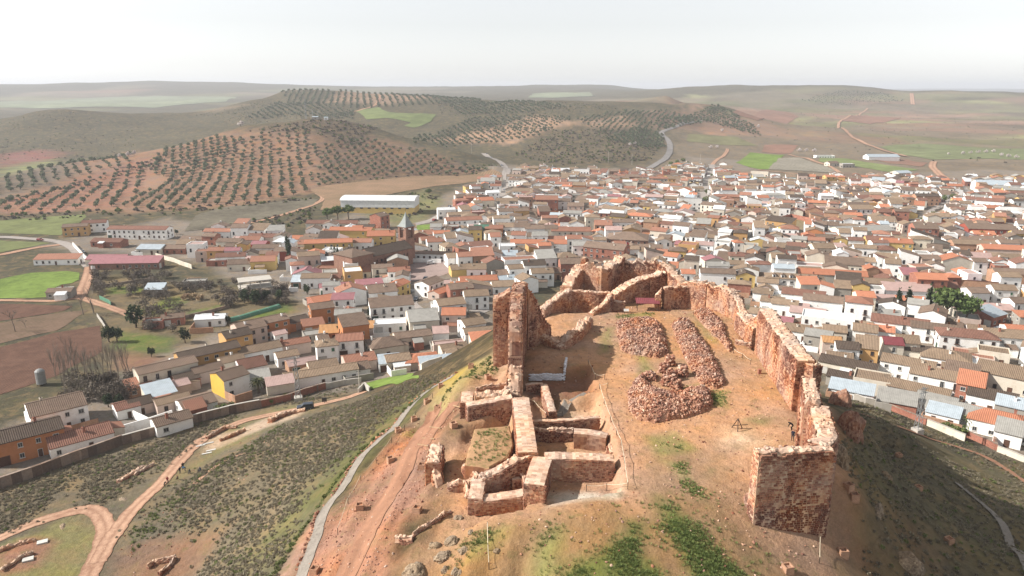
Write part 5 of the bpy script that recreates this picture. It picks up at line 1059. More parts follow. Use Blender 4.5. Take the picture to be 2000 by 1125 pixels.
def crown(n, rx, ry, rz, leaf, clumps=9, cr=.55, seed=0, zc=0, flatb=.5):
    g = np.random.default_rng(seed); u = g.normal(size=(clumps, 3)); u /= np.linalg.norm(u, axis=1)[:, None]; u[:, 2] = np.where(u[:, 2] < 0, u[:, 2]*flatb, u[:, 2])
    cc = u*np.array([rx, ry, rz])*(.45+.4*g.random((clumps, 1))); k = g.integers(0, clumps, n)
    p = cc[k]+g.normal(size=(n, 3))*np.array([rx, ry, rz])*cr*.42; q = p/np.array([rx, ry, rz]); l = np.linalg.norm(q, axis=1); p = np.where((l > 1.12)[:, None], p/l[:, None]*1.05, p)
    p[:, 2] += zc
    a = g.normal(size=(n, 3)); a /= np.linalg.norm(a, axis=1)[:, None]; b_ = np.cross(a, g.normal(size=(n, 3))); b_ /= np.linalg.norm(b_, axis=1)[:, None]
    s = leaf*(.6+.8*g.random((n, 1)))/2; V = np.stack([p-a*s-b_*s*.7, p+a*s-b_*s*.5, p+a*s*.8+b_*s*.7, p-a*s*.9+b_*s*.6], 1)
    tone = np.clip(.5+.35*(g.random(clumps)[k]-.5)*2+.3*(g.random(n)-.5), 0, 1)
    return V.reshape(-1, 3), np.arange(n*4).reshape(-1, 4), tone
def crown_mesh(name, mat, *a, **k):
    V, F, t = crown(*a, **k); return make_mesh(name, V, F, [mat], t)
def trunk_mesh(name, mat, h, r, lean=.1, limbs=4, spread=1.0, seed=0):
    g = random.Random(seed); m = MB(); top = (g.uniform(-lean, lean)*h, g.uniform(-lean, lean)*h, h); m.tube([(0, 0, -.6), (top[0]*.3, top[1]*.3, h*.5), top], [r*1.25, r, r*.75], 6)
    for k in range(limbs):
        a = 6.283*k/limbs+g.random(); m.tube([top, (top[0]+math.cos(a)*spread*.5, top[1]+math.sin(a)*spread*.5, h+spread*.6), (top[0]+math.cos(a)*spread, top[1]+math.sin(a)*spread, h+spread*1.1)], [r*.6, r*.4, r*.15], 4)
    return m.mesh(name, [mat])
def bare_mesh(name, mat, h, spread, seed, levels=4, narrow=False, thin=.8):
    g = random.Random(seed); m = MB()
    def br(p, d, L, r, lv):
        q = p+d*L; mid = p+d*L*.5+np.array([g.uniform(-.06, .06)*L for _ in range(3)]); m.tube([p, mid, q], [r, r*.8, r*.6], 4 if lv > 1 else 3, g.random(), cap=False)
        if lv <= 0: return
        for k in range(g.choice([3, 3, 4]) if lv > 1 else 4):
            t = g.uniform(.35, 1); s0 = p+(q-p)*t; dd = d*(1.3 if narrow else .75)+np.array([g.uniform(-1, 1), g.uniform(-1, 1), g.uniform(-.1, .7)])*spread; dd /= np.linalg.norm(dd); br(s0, dd, L*g.uniform(.5, .75), r*.5, lv-1)
    br(np.array([0, 0, -.4]), np.array([g.uniform(-.1, .1), g.uniform(-.1, .1), 1.0]), h*.42, h*.022*thin, levels)
    return m.mesh(name, [mat])
def plant(name, label, cat, parts, loc, s=1.0, rz=None, group=None):
    o = empty(name, loc, random.random()*6.28 if rz is None else rz, label, cat, group); o.scale = (s, s, s); o['kind'] = 'thing'
    for nm, me in parts: obj(nm, me, o)
    return o
OLV = [(('trunk', trunk_mesh('trunk', bark, 1.0, .22, .15, 4, .9, k)), ('crown', crown_mesh('crown', OLIVE, 130, 2.1, 2.1, 1.5, .8, 10, .6, 20+k, zc=2.3))) for k in range(4)]
def scatter(name, label, cat, P, S_, protos, tint=False):
    """one object: points with size and turn, plants set on them"""
    P = np.asarray(P, float)
    if len(P) == 0: return
    me = make_mesh(name, P, np.zeros((0, 3), int)) if 0 else bpy.data.meshes.new(name)
    me.vertices.add(len(P)); me.vertices.foreach_set('co', P.astype(np.float32).ravel())
    for nm, v in (('scl', S_), ('turn', rng.random(len(P))*6.28)):
        a = me.attributes.new(nm, 'FLOAT', 'POINT'); a.data.foreach_set('value', np.asarray(v, np.float32))
    a = me.attributes.new('pick', 'INT', 'POINT'); a.data.foreach_set('value', rng.integers(0, len(protos), len(P)).astype(np.int32))
    pc_ = bpy.data.collections.new(name+'_kinds')
    for k, p in enumerate(protos): pc_.objects.link(bpy.data.objects.new('%s_kind_%d' % (name, k), p))
    ng = bpy.data.node_groups.new(name+'_scatter', 'GeometryNodeTree'); ng.interface.new_socket('Geometry', in_out='INPUT', socket_type='NodeSocketGeometry'); ng.interface.new_socket('Geometry', in_out='OUTPUT', socket_type='NodeSocketGeometry')
    N = ng.nodes; Lk = ng.links; gi = N.new('NodeGroupInput'); go = N.new('NodeGroupOutput'); ip = N.new('GeometryNodeInstanceOnPoints'); ci = N.new('GeometryNodeCollectionInfo'); ci.inputs[0].default_value = pc_; ci.inputs['Separate Children'].default_value = True; ci.inputs['Reset Children'].default_value = True
    def at_(nm, ty):
        n = N.new('GeometryNodeInputNamedAttribute'); n.data_type = ty; n.inputs[0].default_value = nm; return n.outputs[0]
    cx = N.new('ShaderNodeCombineXYZ'); Lk.new(at_('turn', 'FLOAT'), cx.inputs[2]); e2r = N.new('FunctionNodeEulerToRotation'); Lk.new(cx.outputs[0], e2r.inputs[0])
    Lk.new(gi.outputs[0], ip.inputs['Points']); Lk.new(ci.outputs[0], ip.inputs['Instance']); ip.inputs['Pick Instance'].default_value = True; Lk.new(at_('pick', 'INT'), ip.inputs['Instance Index']); Lk.new(e2r.outputs[0], ip.inputs['Rotation']); Lk.new(at_('scl', 'FLOAT'), ip.inputs['Scale']); Lk.new(ip.outputs[0], go.inputs[0])
    o = obj(name, me); md = o.modifiers.new('scatter', 'NODES'); md.node_group = ng
    return tag(o, label, cat, kind='stuff')
def joined(parts):
    """trunk and crown in one mesh, for the scattered kinds"""
    V = []; F = []; A = []; M = []; mats_ = []; n = 0
    for k, (nm, me) in enumerate(parts):
        co = np.empty(len(me.vertices)*3, np.float32); me.vertices.foreach_get('co', co); V.append(co.reshape(-1, 3)); mats_.append(me.materials[0])
        r_ = np.empty(len(me.polygons), np.float32); me.attributes['rnd'].data.foreach_get('value', r_)
        for p in me.polygons: F.append([i+n for i in p.vertices]); A.append(float(r_[p.index])); M.append(k)
        n += len(me.vertices)
    by = {}
    for i, f in enumerate(F): by.setdefault(len(f), []).append(i)
    od = [i for k in by for i in by[k]]
    return make_mesh('plant', np.concatenate(V), [np.array([F[i] for i in by[k]]) for k in by], mats_, [A[i] for i in od], [M[i] for i in od])
def rows_in(poly, sx, sy, ang, jit=.08, skip=.07):
    pw = [g[:2] for g in GP(*poly)]; X = np.array(pw); c = X.mean(0); Rr = np.hypot(*(X-c).T).max(); ca, sa = math.cos(ang), math.sin(ang)
    u, v = np.meshgrid(np.arange(-Rr, Rr, sx), np.arange(-Rr, Rr, sy)); u = u.ravel()+rng.normal(size=u.size)*sx*jit; v = v.ravel()+rng.normal(size=v.size)*sy*jit
    x = c[0]+u*ca-v*sa; y = c[1]+u*sa+v*ca; k = inside(pw, x, y) & (rng.random(len(x)) > skip); return np.stack([x[k], y[k], H(x[k], y[k])], -1)
def vis(P, up=2.0):
    """drop what the hills themselves hide"""
    P = np.asarray(P); t = np.linspace(.3, .985, 60)[None, :, None]; Q = np.array([0, 0, CAMZ])*(1-t)+(P+np.array([0, 0, up]))[:, None]*t
    return P[(Q[..., 2] > H(Q[..., 0], Q[..., 1])-1).all(1)]
GROVES = [('red hillside', [(0,415),(-30,400),(0,395),(150,350),(270,315),(300,330),(230,405),(100,415)], 11.5, 13, .42, S(0,0,0)), ('pale hillside', [(240,403),(330,335),(470,270),(600,250),(622,300),(600,378),(450,400),(300,410)], 9.5, 11.5, .3, 0), ('ridge', [(290,335),(300,296),(420,268),(480,270),(440,312),(330,350)], 8, 10, .4, 0),
          ('grey slope', [(628,300),(640,272),(720,272),(850,302),(960,330),(800,343),(640,358),(612,372)], 9, 11.5, -.25, 0), ('west ridge', [(-40,390),(0,348),(150,316),(270,298),(260,318),(130,350)], 10, 13, .6, 0),
          ('middle grove', [(812,268),(930,230),(1040,224),(1120,232),(1060,266),(960,282),(880,288),(805,284)], 9, 12, .3, 0), ('east grove', [(1125,232),(1230,217),(1300,217),(1365,232),(1290,256),(1260,275),(1160,258)], 9, 12, -.3, 0), ('road grove', [(1265,242),(1345,226),(1400,206),(1470,246),(1490,268),(1385,240),(1300,254)], 9, 9, .2, 0),
          ('back slope', [(480,232),(540,200),(690,216),(690,236),(600,228)], 11, 11, .5, 0), ('upper slope', [(860,196),(960,202),(1060,200),(1120,212),(1020,222),(900,226)], 10, 10, .3, 0), ('crest', [(520,190),(650,181),(850,188),(950,200),(820,206),(700,214),(560,204)], 13, 11, .2, 0), ('rear slope', [(1180,272),(1240,250),(1296,262),(1300,290),(1270,292)], 8, 8, .1, 0), ('far slope', [(1560,196),(1650,176),(1720,182),(1770,198),(1650,206)], 16, 22, 0, 0)]
allol = []
for nm, pl, sx, sy, an, _ in GROVES:
    P = vis(rows_in(pl, sx, sy, an)); allol.append([(p, nm) for p in P])
flatl = [q for l in allol for q in l]; flatl.sort(key=lambda q: np.hypot(q[0][0], q[0][1])); first = flatl[:300]; rest = flatl[300:]
for p, nm in first:
    k = random.randrange(4); plant('olive_tree', 'round grey-green olive tree planted in the rows of the %s grove' % nm, 'olive tree', OLV[k], p, random.uniform(.75, 1.2), group='olive trees of the %s grove' % nm)
OJ = [joined(q) for q in OLV]
scatter('olive_grove', 'further olive trees dotting the hills in rows', 'olive trees', [q[0] for q in rest], rng.uniform(.8, 1.3, len(rest)), OJ)
# scrub on the hills
def rand_in(poly, n, world=False):
    pw = [p[:2] for p in poly] if world else [g[:2] for g in GP(*poly)]; X = np.array(pw); a, b_ = X.min(0), X.max(0); x = rng.uniform(a[0], b_[0], n*3); y = rng.uniform(a[1], b_[1], n*3); k = inside(pw, x, y); x = x[k][:n]; y = y[k][:n]; return np.stack([x, y, H(x, y)], -1)
BUSH = [crown_mesh('bush', SCRUBL, 46, 1.3, 1.3, .8, .75, 6, .6, 60+k, zc=.5) for k in range(3)]+[crown_mesh('bush', GSHRUB, 46, 1.4, 1.4, .9, .75, 6, .6, 70+k, zc=.6) for k in range(2)]
hp = []
for pl, n in (([(1000,302),(1080,255),(1200,250),(1290,288),(1270,316),(1100,323)], 900), ([(470,258),(600,236),(700,242),(790,268),(700,285),(620,264)], 450), ([(270,318),(330,300),(310,330),(150,352),(0,400),(0,390)], 200), ([(540,200),(700,215),(690,235),(560,230),(460,235)], 500), ([(850,190),(1100,200),(1230,216),(1100,222),(900,232),(860,222)], 700), ([(0,420),(330,405),(620,385),(600,392),(330,420),(0,432)], 220), ([(640,362),(800,346),(960,332),(985,325),(800,342),(640,356)], 160), ([(1350,215),(1480,200),(1700,200),(2000,200),(2000,330),(1700,300),(1480,280)], 600), ([(700,400),(830,372),(860,390),(800,430)], 120), ([(380,455),(620,405),(600,440),(500,455)], 120), ([(0,240),(130,216),(290,250),(250,300),(0,315)], 250), ([(380,225),(520,195),(600,230),(460,245)], 300)):
    hp.append(rand_in(pl, n))
hp = vis(np.concatenate(hp)); scatter('scrub', 'low grey-green scrub spotting the hills and waste ground', 'scrub', hp, rng.uniform(.4, 1.4, len(hp))*np.where(np.hypot(hp[:, 0], hp[:, 1]) > 1150, .7, 1), BUSH)
# low shrubs on the castle slopes
SH = [crown_mesh('shrub', SHRUB, 70, .5, .5, .36, .17, 6, .6, 80+k, zc=.18) for k in range(4)]; SG = [crown_mesh('shrub', GSHRUB, 70, .5, .5, .36, .17, 6, .6, 90+k, zc=.18) for k in range(3)]
TUFT = []
for k in range(3):
    g = np.random.default_rng(k); n = 26; a = g.random(n)*6.28; r_ = .28*np.sqrt(g.random(n)); b0 = np.stack([np.cos(a)*r_, np.sin(a)*r_, np.zeros(n)], -1); tip = b0+np.stack([np.cos(a)*.14, np.sin(a)*.14, .16+.2*g.random(n)], -1); sd = np.stack([-np.sin(a), np.cos(a), np.zeros(n)], -1)*.035
    V = np.stack([b0-sd, b0+sd, tip], 1).reshape(-1, 3); TUFT.append(make_mesh('tuft', V, np.arange(n*3).reshape(-1, 3), [GRS], g.random(n)))
s1 = np.concatenate([rand_in([(0,955),(350,850),(470,805),(440,832),(395,850),(330,905),(200,985),(140,995),(0,1045),(-30,1060)], 3000), rand_in([(235,1045),(300,985),(400,915),(560,830),(680,790),(800,745),(862,740),(800,780),(700,870),(590,990),(540,1125),(480,1180),(380,1130),(440,1040),(340,1040)], 6500), rand_in([(470,800),(600,772),(720,748),(640,778),(560,795)], 260)])
nrm = vnoise(s1[:, 0]/7, s1[:, 1]/7)+.35*vnoise(s1[:, 0]/2, s1[:, 1]/2); s1 = s1[nrm > .4]; s1[:, :2] += rng.normal(size=(len(s1), 2))*1.3; s1[:, 2] = H(s1[:, 0], s1[:, 1])
scatter('slope_shrubs', 'dense low grey thyme shrubs covering the castle slope', 'shrubs', s1, rng.uniform(.4, .95, len(s1)), SH+SH+SG[:1])
s2 = np.concatenate([rand_in([(480,1180),(560,1080),(640,960),(740,850),(840,760),(860,745),(790,800),(690,900),(610,1010),(540,1125)], 2600), rand_in([(890,745),(960,695),(975,725),(930,745),(850,800)], 160), rand_in([(250,1040),(420,905),(560,825),(540,850),(400,950),(260,1080)], 500)])
scatter('green_undergrowth', 'fresh green undergrowth along the gravel walk slope', 'undergrowth', s2, rng.uniform(.4, 1.0, len(s2)), SG+TUFT)
s3 = np.concatenate([rand_in([(1650,800),(1760,840),(2000,945),(2040,1180),(1700,1180),(1680,1000),(1640,900)], 2600), rand_in([(1640,775),(1800,830),(2000,905),(2000,950),(1800,850),(1690,812)], 700)])
scatter('slope_shrubs', 'low shrubs on the shaded slope below the curtain wall', 'shrubs', s3, rng.uniform(.3, .9, len(s3)), SH+SH+SG[:1])
def pz_in(poly, n): return rand_in([PZ(a, b_, ZP) for a, b_ in poly], n, True)
g1 = np.concatenate([pz_in([(1285,975),(1340,1000),(1400,1050),(1500,1105),(1560,1200),(1440,1180),(1360,1085),(1295,1015)], 2300), pz_in([(1240,1012),(1262,1012),(1250,1060),(1330,1120),(1300,1200),(1050,1200),(1100,1080),(1190,1060)], 2600), pz_in([(1255,850),(1320,845),(1350,875),(1290,890)], 160), pz_in([(1300,905),(1330,905),(1400,1000),(1350,970)], 380), pz_in([(1300,770),(1370,745),(1365,790)], 220), pz_in([(925,838),(995,832),(990,890),(940,900)], 0), pz_in([(1200,615),(1280,608),(1275,618),(1205,622)], 120), pz_in([(1392,765),(1418,762),(1415,795),(1390,790)], 120), pz_in([(900,1010),(990,1005),(960,1040),(890,1050)], 320), pz_in([(1030,1040),(1090,1015),(1080,1120),(1000,1120)], 420), pz_in([(830,1060),(1000,1010),(1440,960),(1600,1060),(1640,1180),(780,1200)], 1300)])
_gn = vnoise(g1[:, 0]/2.5+3, g1[:, 1]/2.5)+.5*vnoise(g1[:, 0]/.8, g1[:, 1]/.8+7); g1 = g1[_gn > .72]
g1[:, :2] += rng.normal(size=(len(g1), 2))*.55; g1[:, 2] = H(g1[:, 0], g1[:, 1])
_pp = [PZ(a, b_, 50.8) for a, b_ in ((935,842),(990,836),(996,868),(985,890),(950,905),(918,900))]; _q = rand_in(_pp, 160, True); _q[:, 2] = 50.88; g1 = np.concatenate([g1, _q])
scatter('grass', 'patches of fresh green grass on the castle mound', 'grass', g1, rng.uniform(.35, .85, len(g1)), TUFT)
g2 = np.concatenate([pz_in([(1000,700),(1240,560),(1440,600),(1600,900),(1640,1150),(850,1150),(850,900)], 2600), rand_in([(570,1180),(640,1010),(730,905),(830,800),(900,745),(905,780),(850,870),(840,960),(720,1180)], 1200), rand_in([(150,1120),(215,1050),(400,870),(600,800),(440,1000),(260,1140)], 500)])
tag(obj('loose_pebbles', rocks_mesh('loose_pebbles', g2+np.array([0, 0, .03]), rng.uniform(.08, .3, len(g2))*rng.choice([.7, 1, 1.5], len(g2)), RUBB)), 'loose pebbles and stone chips strewn over the castle ground', 'pebbles', kind='stuff')
# ---- single trees
CON = [(('trunk', trunk_mesh('trunk', bark, 1.5, .25, .05, 3, .8, k)), ('crown', crown_mesh('crown', DARKG, 420, 2.2, 2.2, 3.2, .6, 22, .5, 100+k, zc=3.6))) for k in range(2)]
CYP = [(('trunk', trunk_mesh('trunk', bark, 1.0, .2, .02, 3, .3, 5)), ('crown', crown_mesh('crown', DARKG, 420, .95, .95, 4.2, .5, 26, .45, 110, zc=4.6)))]
PIN = [(('trunk', trunk_mesh('trunk', bark, 4.2, .35, .06, 6, 2.4, k)), ('crown', crown_mesh('crown', PINE, 1700, 4.2, 4.2, 3.0, .8, 40, .42, 120+k, zc=7.4))) for k in range(2)]
BAR = [(('branches', bare_mesh('branches', twig, 9, .75, k)),) for k in range(3)]; POP = [(('branches', bare_mesh('branches', twig, 15, .30, 10+k, narrow=True, thin=.5)),) for k in range(3)]
BSH = [(('branches', bare_mesh('branches', darktwig, 4, 1.0, 30+k, 3)), ('crown', crown_mesh('crown', SCRUBL, 260, 2.3, 2.3, 1.9, .42, 10,   .6, 140+k, zc=1.9))) for k in range(3)]
GTR = [(('trunk', trunk_mesh('trunk', bark, 1.3, .22, .1, 4, 1.0, k)), ('crown', crown_mesh('crown', GSHRUB, 300, 2.3, 2.3, 2.0, .6, 16, .5, 150+k, zc=2.8))) for k in range(3)]
ALM = [(('trunk', trunk_mesh('trunk', bark, 1.2, .2, .1, 4, 1.2, k)), ('crown', crown_mesh('crown', BLOSS, 160, 2.6, 2.6, 1.9, .8, 12, .6, 160+k, zc=2.6))) for k in range(2)]
m = MB(); g_ = random.Random(3); m.tube([(0, 0, -.5), (.1, 0, 2), (.05, .1, 4.2)], [.42, .34, .3], 8)
PT = m.mesh('trunk', [bark]); V = []; F = []; A = []
for k in range(46):
    a = k*2.399; el = .9-1.5*(k/46); L_ = 2.6; pr = np.array([.05, .1, 4.2]); d_ = np.array([math.cos(a)*math.cos(el), math.sin(a)*math.cos(el), math.sin(el)]); sd = np.array([-math.sin(a), math.cos(a), 0])*.22
    for j in range(5):
        t0, t1 = j/5, (j+1)/5; q0 = pr+d_*L_*t0+np.array([0, 0, -1.3*t0*t0]); q1 = pr+d_*L_*t1+np.array([0, 0, -1.3*t1*t1]); w0 = sd*(1-.8*t0); w1 = sd*(1-.8*t1); n0 = len(V); V += [q0-w0+np.array([0, 0, -.1]), q0, q0+w0+np.array([0, 0, -.1]), q1-w1+np.array([0, 0, -.1]), q1, q1+w1+np.array([0, 0, -.1])]; F += [(n0, n0+1, n0+4, n0+3), (n0+1, n0+2, n0+5, n0+4)]; A += [g_.random()]*2
PLM = [(('trunk', PT), ('fronds', make_mesh('fronds', np.array(V), np.array(F), [PALM], A)))]
def put(kind, name, label, cat, spots, group=None, smin=.8, smax=1.2):
    for q in spots:
        g = G(q[0], q[1]); s = q[2] if len(q) > 2 else random.uniform(smin, smax); plant(name, q[3] if len(q) > 3 else label, cat, random.choice(kind), g, s, group=group)
put(CON, 'conifer', 'bushy dark conifer in the gardens below the village', 'tree', [(266,640,1.35,'broad dark conifer standing alone on the garden lawn'),(213,668,.9),(229,668,.9),(362,670,.9),(296,697,.55),(478,592,.9),(500,596,1),(520,592,.9),(545,590,.8),(212,795,.6),(235,795,.6),(425,630,.7),(444,634,.6),(600,575,.7),(672,660,1.0),(676,640,1.0),(725,622,.7),(345,458,.5)], 'garden conifers')
put(CYP, 'cypress', 'slim dark cypress rising between village houses', 'cypress', [(564,510,1.7,'tall twin-like cypress rising above the western houses'),(648,508,.9),(654,509,1.0),(660,510,.95),(539,508,.4),(1751,614,1.3,'slim cypress in the walled garden beside the pines'),(1771,616,1.4,'second slim cypress next to the pine garden wall'),(1811,616,1.5,'thick dark cypress beside the larger pine'),(1740,614,.5)], 'village cypresses')
put(PIN, 'pine_tree', 'round-crowned pine by the warehouse', 'pine', [(1846,632,1.4,'large round-crowned green pine in the walled garden'),(1884,638,1.15,'smaller spreading green pine in the walled garden'),(640,433,.9),(660,430,.95),(681,428,.95),(838,383,.6)], 'village pines')
put(PLM, 'palm_tree', 'shaggy palm', 'palm', [(505,768,1.0,'shaggy palm in the garden above the hill-foot wall'),(1889,838,.8,'small palm behind the boundary wall by the white houses')])
put(BAR, 'bare_tree', 'leafless tree with spreading grey branches', 'tree', [(163,615,1.5,'tall leafless tree with long limbs by the dirt road'),(183,612,1.6,'tallest bare tree standing by the dirt road bend'),(30,648,1.5,'bare leaning tree at the edge of the plowed field'),(50,640,.6),(330,590,.6),(340,597,.7),(300,590,.8),(1740,770,1.0,'bare bushy tree in the yard below the curtain wall'),(140,610,.7),(360,740,.7),(900,610,.7),(915,612,.7),(895,602,.7),(1495,560,.5),(1520,570,.6),(1990,580,.8),(1505,452,.7)], 'leafless trees')
put(POP, 'bare_poplar', 'slender leafless poplar in the thicket beyond the fields', 'poplar', [(x, y, s) for x, y, s in zip((110,122,136,150,158,170,184,196,206,215,232,248,128,176,142,222,236,254), (740,748,752,742,756,750,758,748,756,745,740,742,762,764,735,752,760,750), np.linspace(.9, 1.15, 18))], 'poplar thicket')
bs = [(x, y) for x, y in zip(rng.uniform(185, 340, 46), rng.uniform(540, 585, 46))]+[(x, y) for x, y in zip(rng.uniform(410, 560, 26), rng.uniform(555, 600, 26))]+[(x, y) for x, y in zip(rng.uniform(130, 260, 26), rng.uniform(745, 785, 26))]+[(x, y) for x, y in zip(rng.uniform(270, 350, 14), rng.uniform(600, 650, 14))]+[(1305+i*9, 340+i % 3*3) for i in range(9)]+[(1800+i*9, 440-i*6) for i in range(9)]+[(340+i*8, 560+i % 3*5) for i in range(10)]
put(BSH, 'bare_bush', 'tangled leafless bush in the gardens and waste plots', 'bush', bs, 'tangled leafless bushes', .7, 1.3)
put(GTR, 'leafy_tree', 'small leafy evergreen tree among the houses', 'tree', [(1310,325,1.3),(1322,322,1.3),(1334,318,1.3),(1342,325,1.2),(1388,362,1),(1380,380,1),(1378,395,1),(1352,395,.8),(1790,452,1.1),(1800,440,1.2),(1822,425,1),(1845,395,1.2),(1862,392,1.3),(1912,385,1.2),(1850,412,.9),(1917,468,1.1),(1715,416,.5),(948,420,1.2),(894,430,.9),(1050,345,1),(1040,348,1),(1635,560,.5),(1990,395,.9),(1165,450,.7),(1150,445,.7),(1660,412,.6),(440,805,.55),(425,812,.6),(455,800,.5),(530,790,.4),(560,780,.4),(1850,845,.6),(1865,850,.6),(1880,852,.6),(1840,838,.4),(1655,630,.4),(1632,478,.4),(1390,345,.7)], 'leafy village trees')
put(ALM, 'almond_tree', 'almond tree covered in white blossom on the open plain', 'almond tree', [(252,306,1.2),(235,308,1),(262,303,1.1),(470,247,1.4),(1388,290,1),(1400,290,1.1),(1560,297,1.2),(1575,296,1),(1590,297,1.1),(1940,298,1),(1925,299,1),(1910,300,1.1),(1895,301,1),(1880,302,1),(1955,306,1.1),(1970,308,1.1),(1985,310,1.1),(1852,303,.8),(1240,283,1),(1230,285,1),(1410,258,1.2),(1480,250,1.3)], 'blossoming almond trees')
put([(('reeds', crown_mesh('reeds', REED, 160, 2.2, 1.4, 1.6, .6, 10, .6, 171, zc=1.3)),)], 'reed_clump', 'clump of dry tan reeds in the gardens', 'reeds', [(365,585,1.1),(378,584,1.1),(392,586,1.0)], 'dry reeds')
# ------------------------------------------------------------------ landmarks of the village
def local(c, rz):
    e = np.array([math.cos(rz), math.sin(rz)]); f = np.array([-e[1], e[0]]); return lambda x, y: c[:2]+e*x+f*y
# church: nave, choir block, tower with slate spire
slate = sheet('slate', S(138,138,134), .8); spirem = flat('spire_slate', S(150,156,152), .7, .2, 1)
cz0 = 11.3; cc = PZ(752, 487, cz0+9); rzc = R(50); cr_ = empty('church', (cc[0], cc[1], cz0), rzc, 'old brown stone church with slate nave and spired bell tower', 'church')
m = MB(); W_, Rf, hr = shell(27, 12, 8.5, 'gable', .5, 0, 0, .4); W_.build('nave_wall', WALLM['stone'], cr_); Rf.build('nave_roof', ROOFM['dark'], cr_)
W_, Rf, hr = shell(13, 14.5, 10.5, 'hip', .35, 0, 0, .5); o = W_.build('choir_wall', WALLM['stone'], cr_, (-20.2, 0, 0)); Rf.build('choir_roof', ROOFM['brown'], cr_, (-20.2, 0, 0))
for k in range(5): m = MB(); m.box((-10+k*5, -6.5, 2.5), (1.0, 1.0, 8)); m.build('buttress', WALLM['stone'], cr_)
for k in range(4): obj('window', OPEN['window'][1], cr_, (-7.5+k*5, -6.02, 5.6), 0)
obj('door', OPEN['door'][1], cr_, (4, -6.04, 1.1), 0)
tw = MB(); tw.box((0, 0, 4.5), (6.0, 6.0, 15)); tw.box((0, 0, 12.2), (6.5, 6.5, .5))
for sx in (-1, 1):
    for sy in (-1, 1): tw.box((sx*2.4, sy*2.4, 15.2), (1.2, 1.2, 5.6))
tw.box((0, 0, 18.2), (6.4, 6.4, .6)); tw.box((0, 0, 14.4), (3.6, 3.6, 4.0)); t_ = tw.build('bell_tower', WALLM['stone'], cr_, (16.8, 2.2, 0))
sp = MB(); pr = [(3.5, 18.5), (2.6, 19.3), (1.5, 21.5), (.5, 24.3), (.05, 26.0)]; V = []; F = []
for r_, z in pr: V += [(r_*sx, r_*sy, z) for sx, sy in ((-1,-1),(1,-1),(1,1),(-1,1))]
for i in range(4):
    for k in range(4): F.append((i*4+k, i*4+(k+1) % 4, (i+1)*4+(k+1) % 4, (i+1)*4+k))
sp.add(V, F+[(3, 2, 1, 0)]); sp.build('spire', spirem, t_); m = MB(); m.tube([(0, 0, 25.8), (0, 0, 27.6)], .07, 4); m.box((0, 0, 27.0), (.8, .1, .1)); m.build('cross', iron, t_)
bl = MB(); bl.tube([(0, 0, 14.2), (0, 0, 14.9), (0, 0, 15.6)], [.75, .6, .3], 8); bl.build('bell', flat('bronze', S(110,92,64), .5), t_)
# long white warehouse
wc = PZ(743, 391, 11+9); wr = empty('warehouse', (wc[0], wc[1], hz(wc[0], wc[1])), R(-3), 'long white warehouse with curved metal roof at the village edge', 'warehouse')
m = MB(); m.box((0, 0, 1.5), (54, 20, 6)); m.build('lower_wall', WALLM['yellow'], wr); m = MB(); m.box((0, 0, 7.0), (54.3, 20.3, 5.0)); up_ = m.build('upper_cladding', ROOFM['whitem'], wr)
V = []; F = []; n = 12
for i in range(n+1):
    a = math.pi*(i/n); V += [(-27.6, -10.5*math.cos(a), 9.5+2.2*math.sin(a)), (27.6, -10.5*math.cos(a), 9.5+2.2*math.sin(a))]
for i in range(n): F.append((2*i, 2*i+1, 2*i+3, 2*i+2))
m = MB(); m.add(V, F); m.add(V[0::2], [list(range(n+1))[::-1]]); m.add(V[1::2], [list(range(n+1))]); m.build('roof', ROOFM['whitem'], wr)
for k in range(9):
    m = MB(); m.box((0, 0, 0), (2.2, .16, .9)); m.build('window', glass, wr, (-23+k*5.6, -10.1, 4.0))
# concrete frame of an unfinished building
fc = PZ(498, 558, 15); fr_ = empty('concrete_frame', (fc[0], fc[1], hz(fc[0], fc[1])), R(25), 'open concrete frame of an unfinished building on bare columns', 'building frame')
for z in (3.1, 6.4): m = MB(); m.box((0, 0, z), (14, 8.5, .35)); m.build('slab', conc, fr_)
for i in range(4):
    for j in range(2):
        m = MB(); m.box((-6.4+i*4.27, -3.8+j*7.6, 1.5), (.35, .35, 8.9 if 1 else 0)); m.build('column', conc, fr_)
# silo
sg = G(82, 752); m = MB(); st_ = empty('silo', sg, 0, 'squat grey metal silo at the edge of the plowed field', 'silo'); m.tube([(0, 0, .6), (0, 0, 4.6)], 1.35, 14); m.tube([(0, 0, 4.6), (0, 0, 5.1), (0, 0, 5.4)], [1.4, .9, .2], 14); m.build('tank', flat('zinc', S(150,150,148), .5, .2, 1), st_)
for k in range(4): m = MB(); m.tube([(math.cos(k*1.57+.8)*1.2, math.sin(k*1.57+.8)*1.2, -.5), (math.cos(k*1.57+.8)*1.2, math.sin(k*1.57+.8)*1.2, 1.0)], .09, 5); m.build('leg', iron, st_)
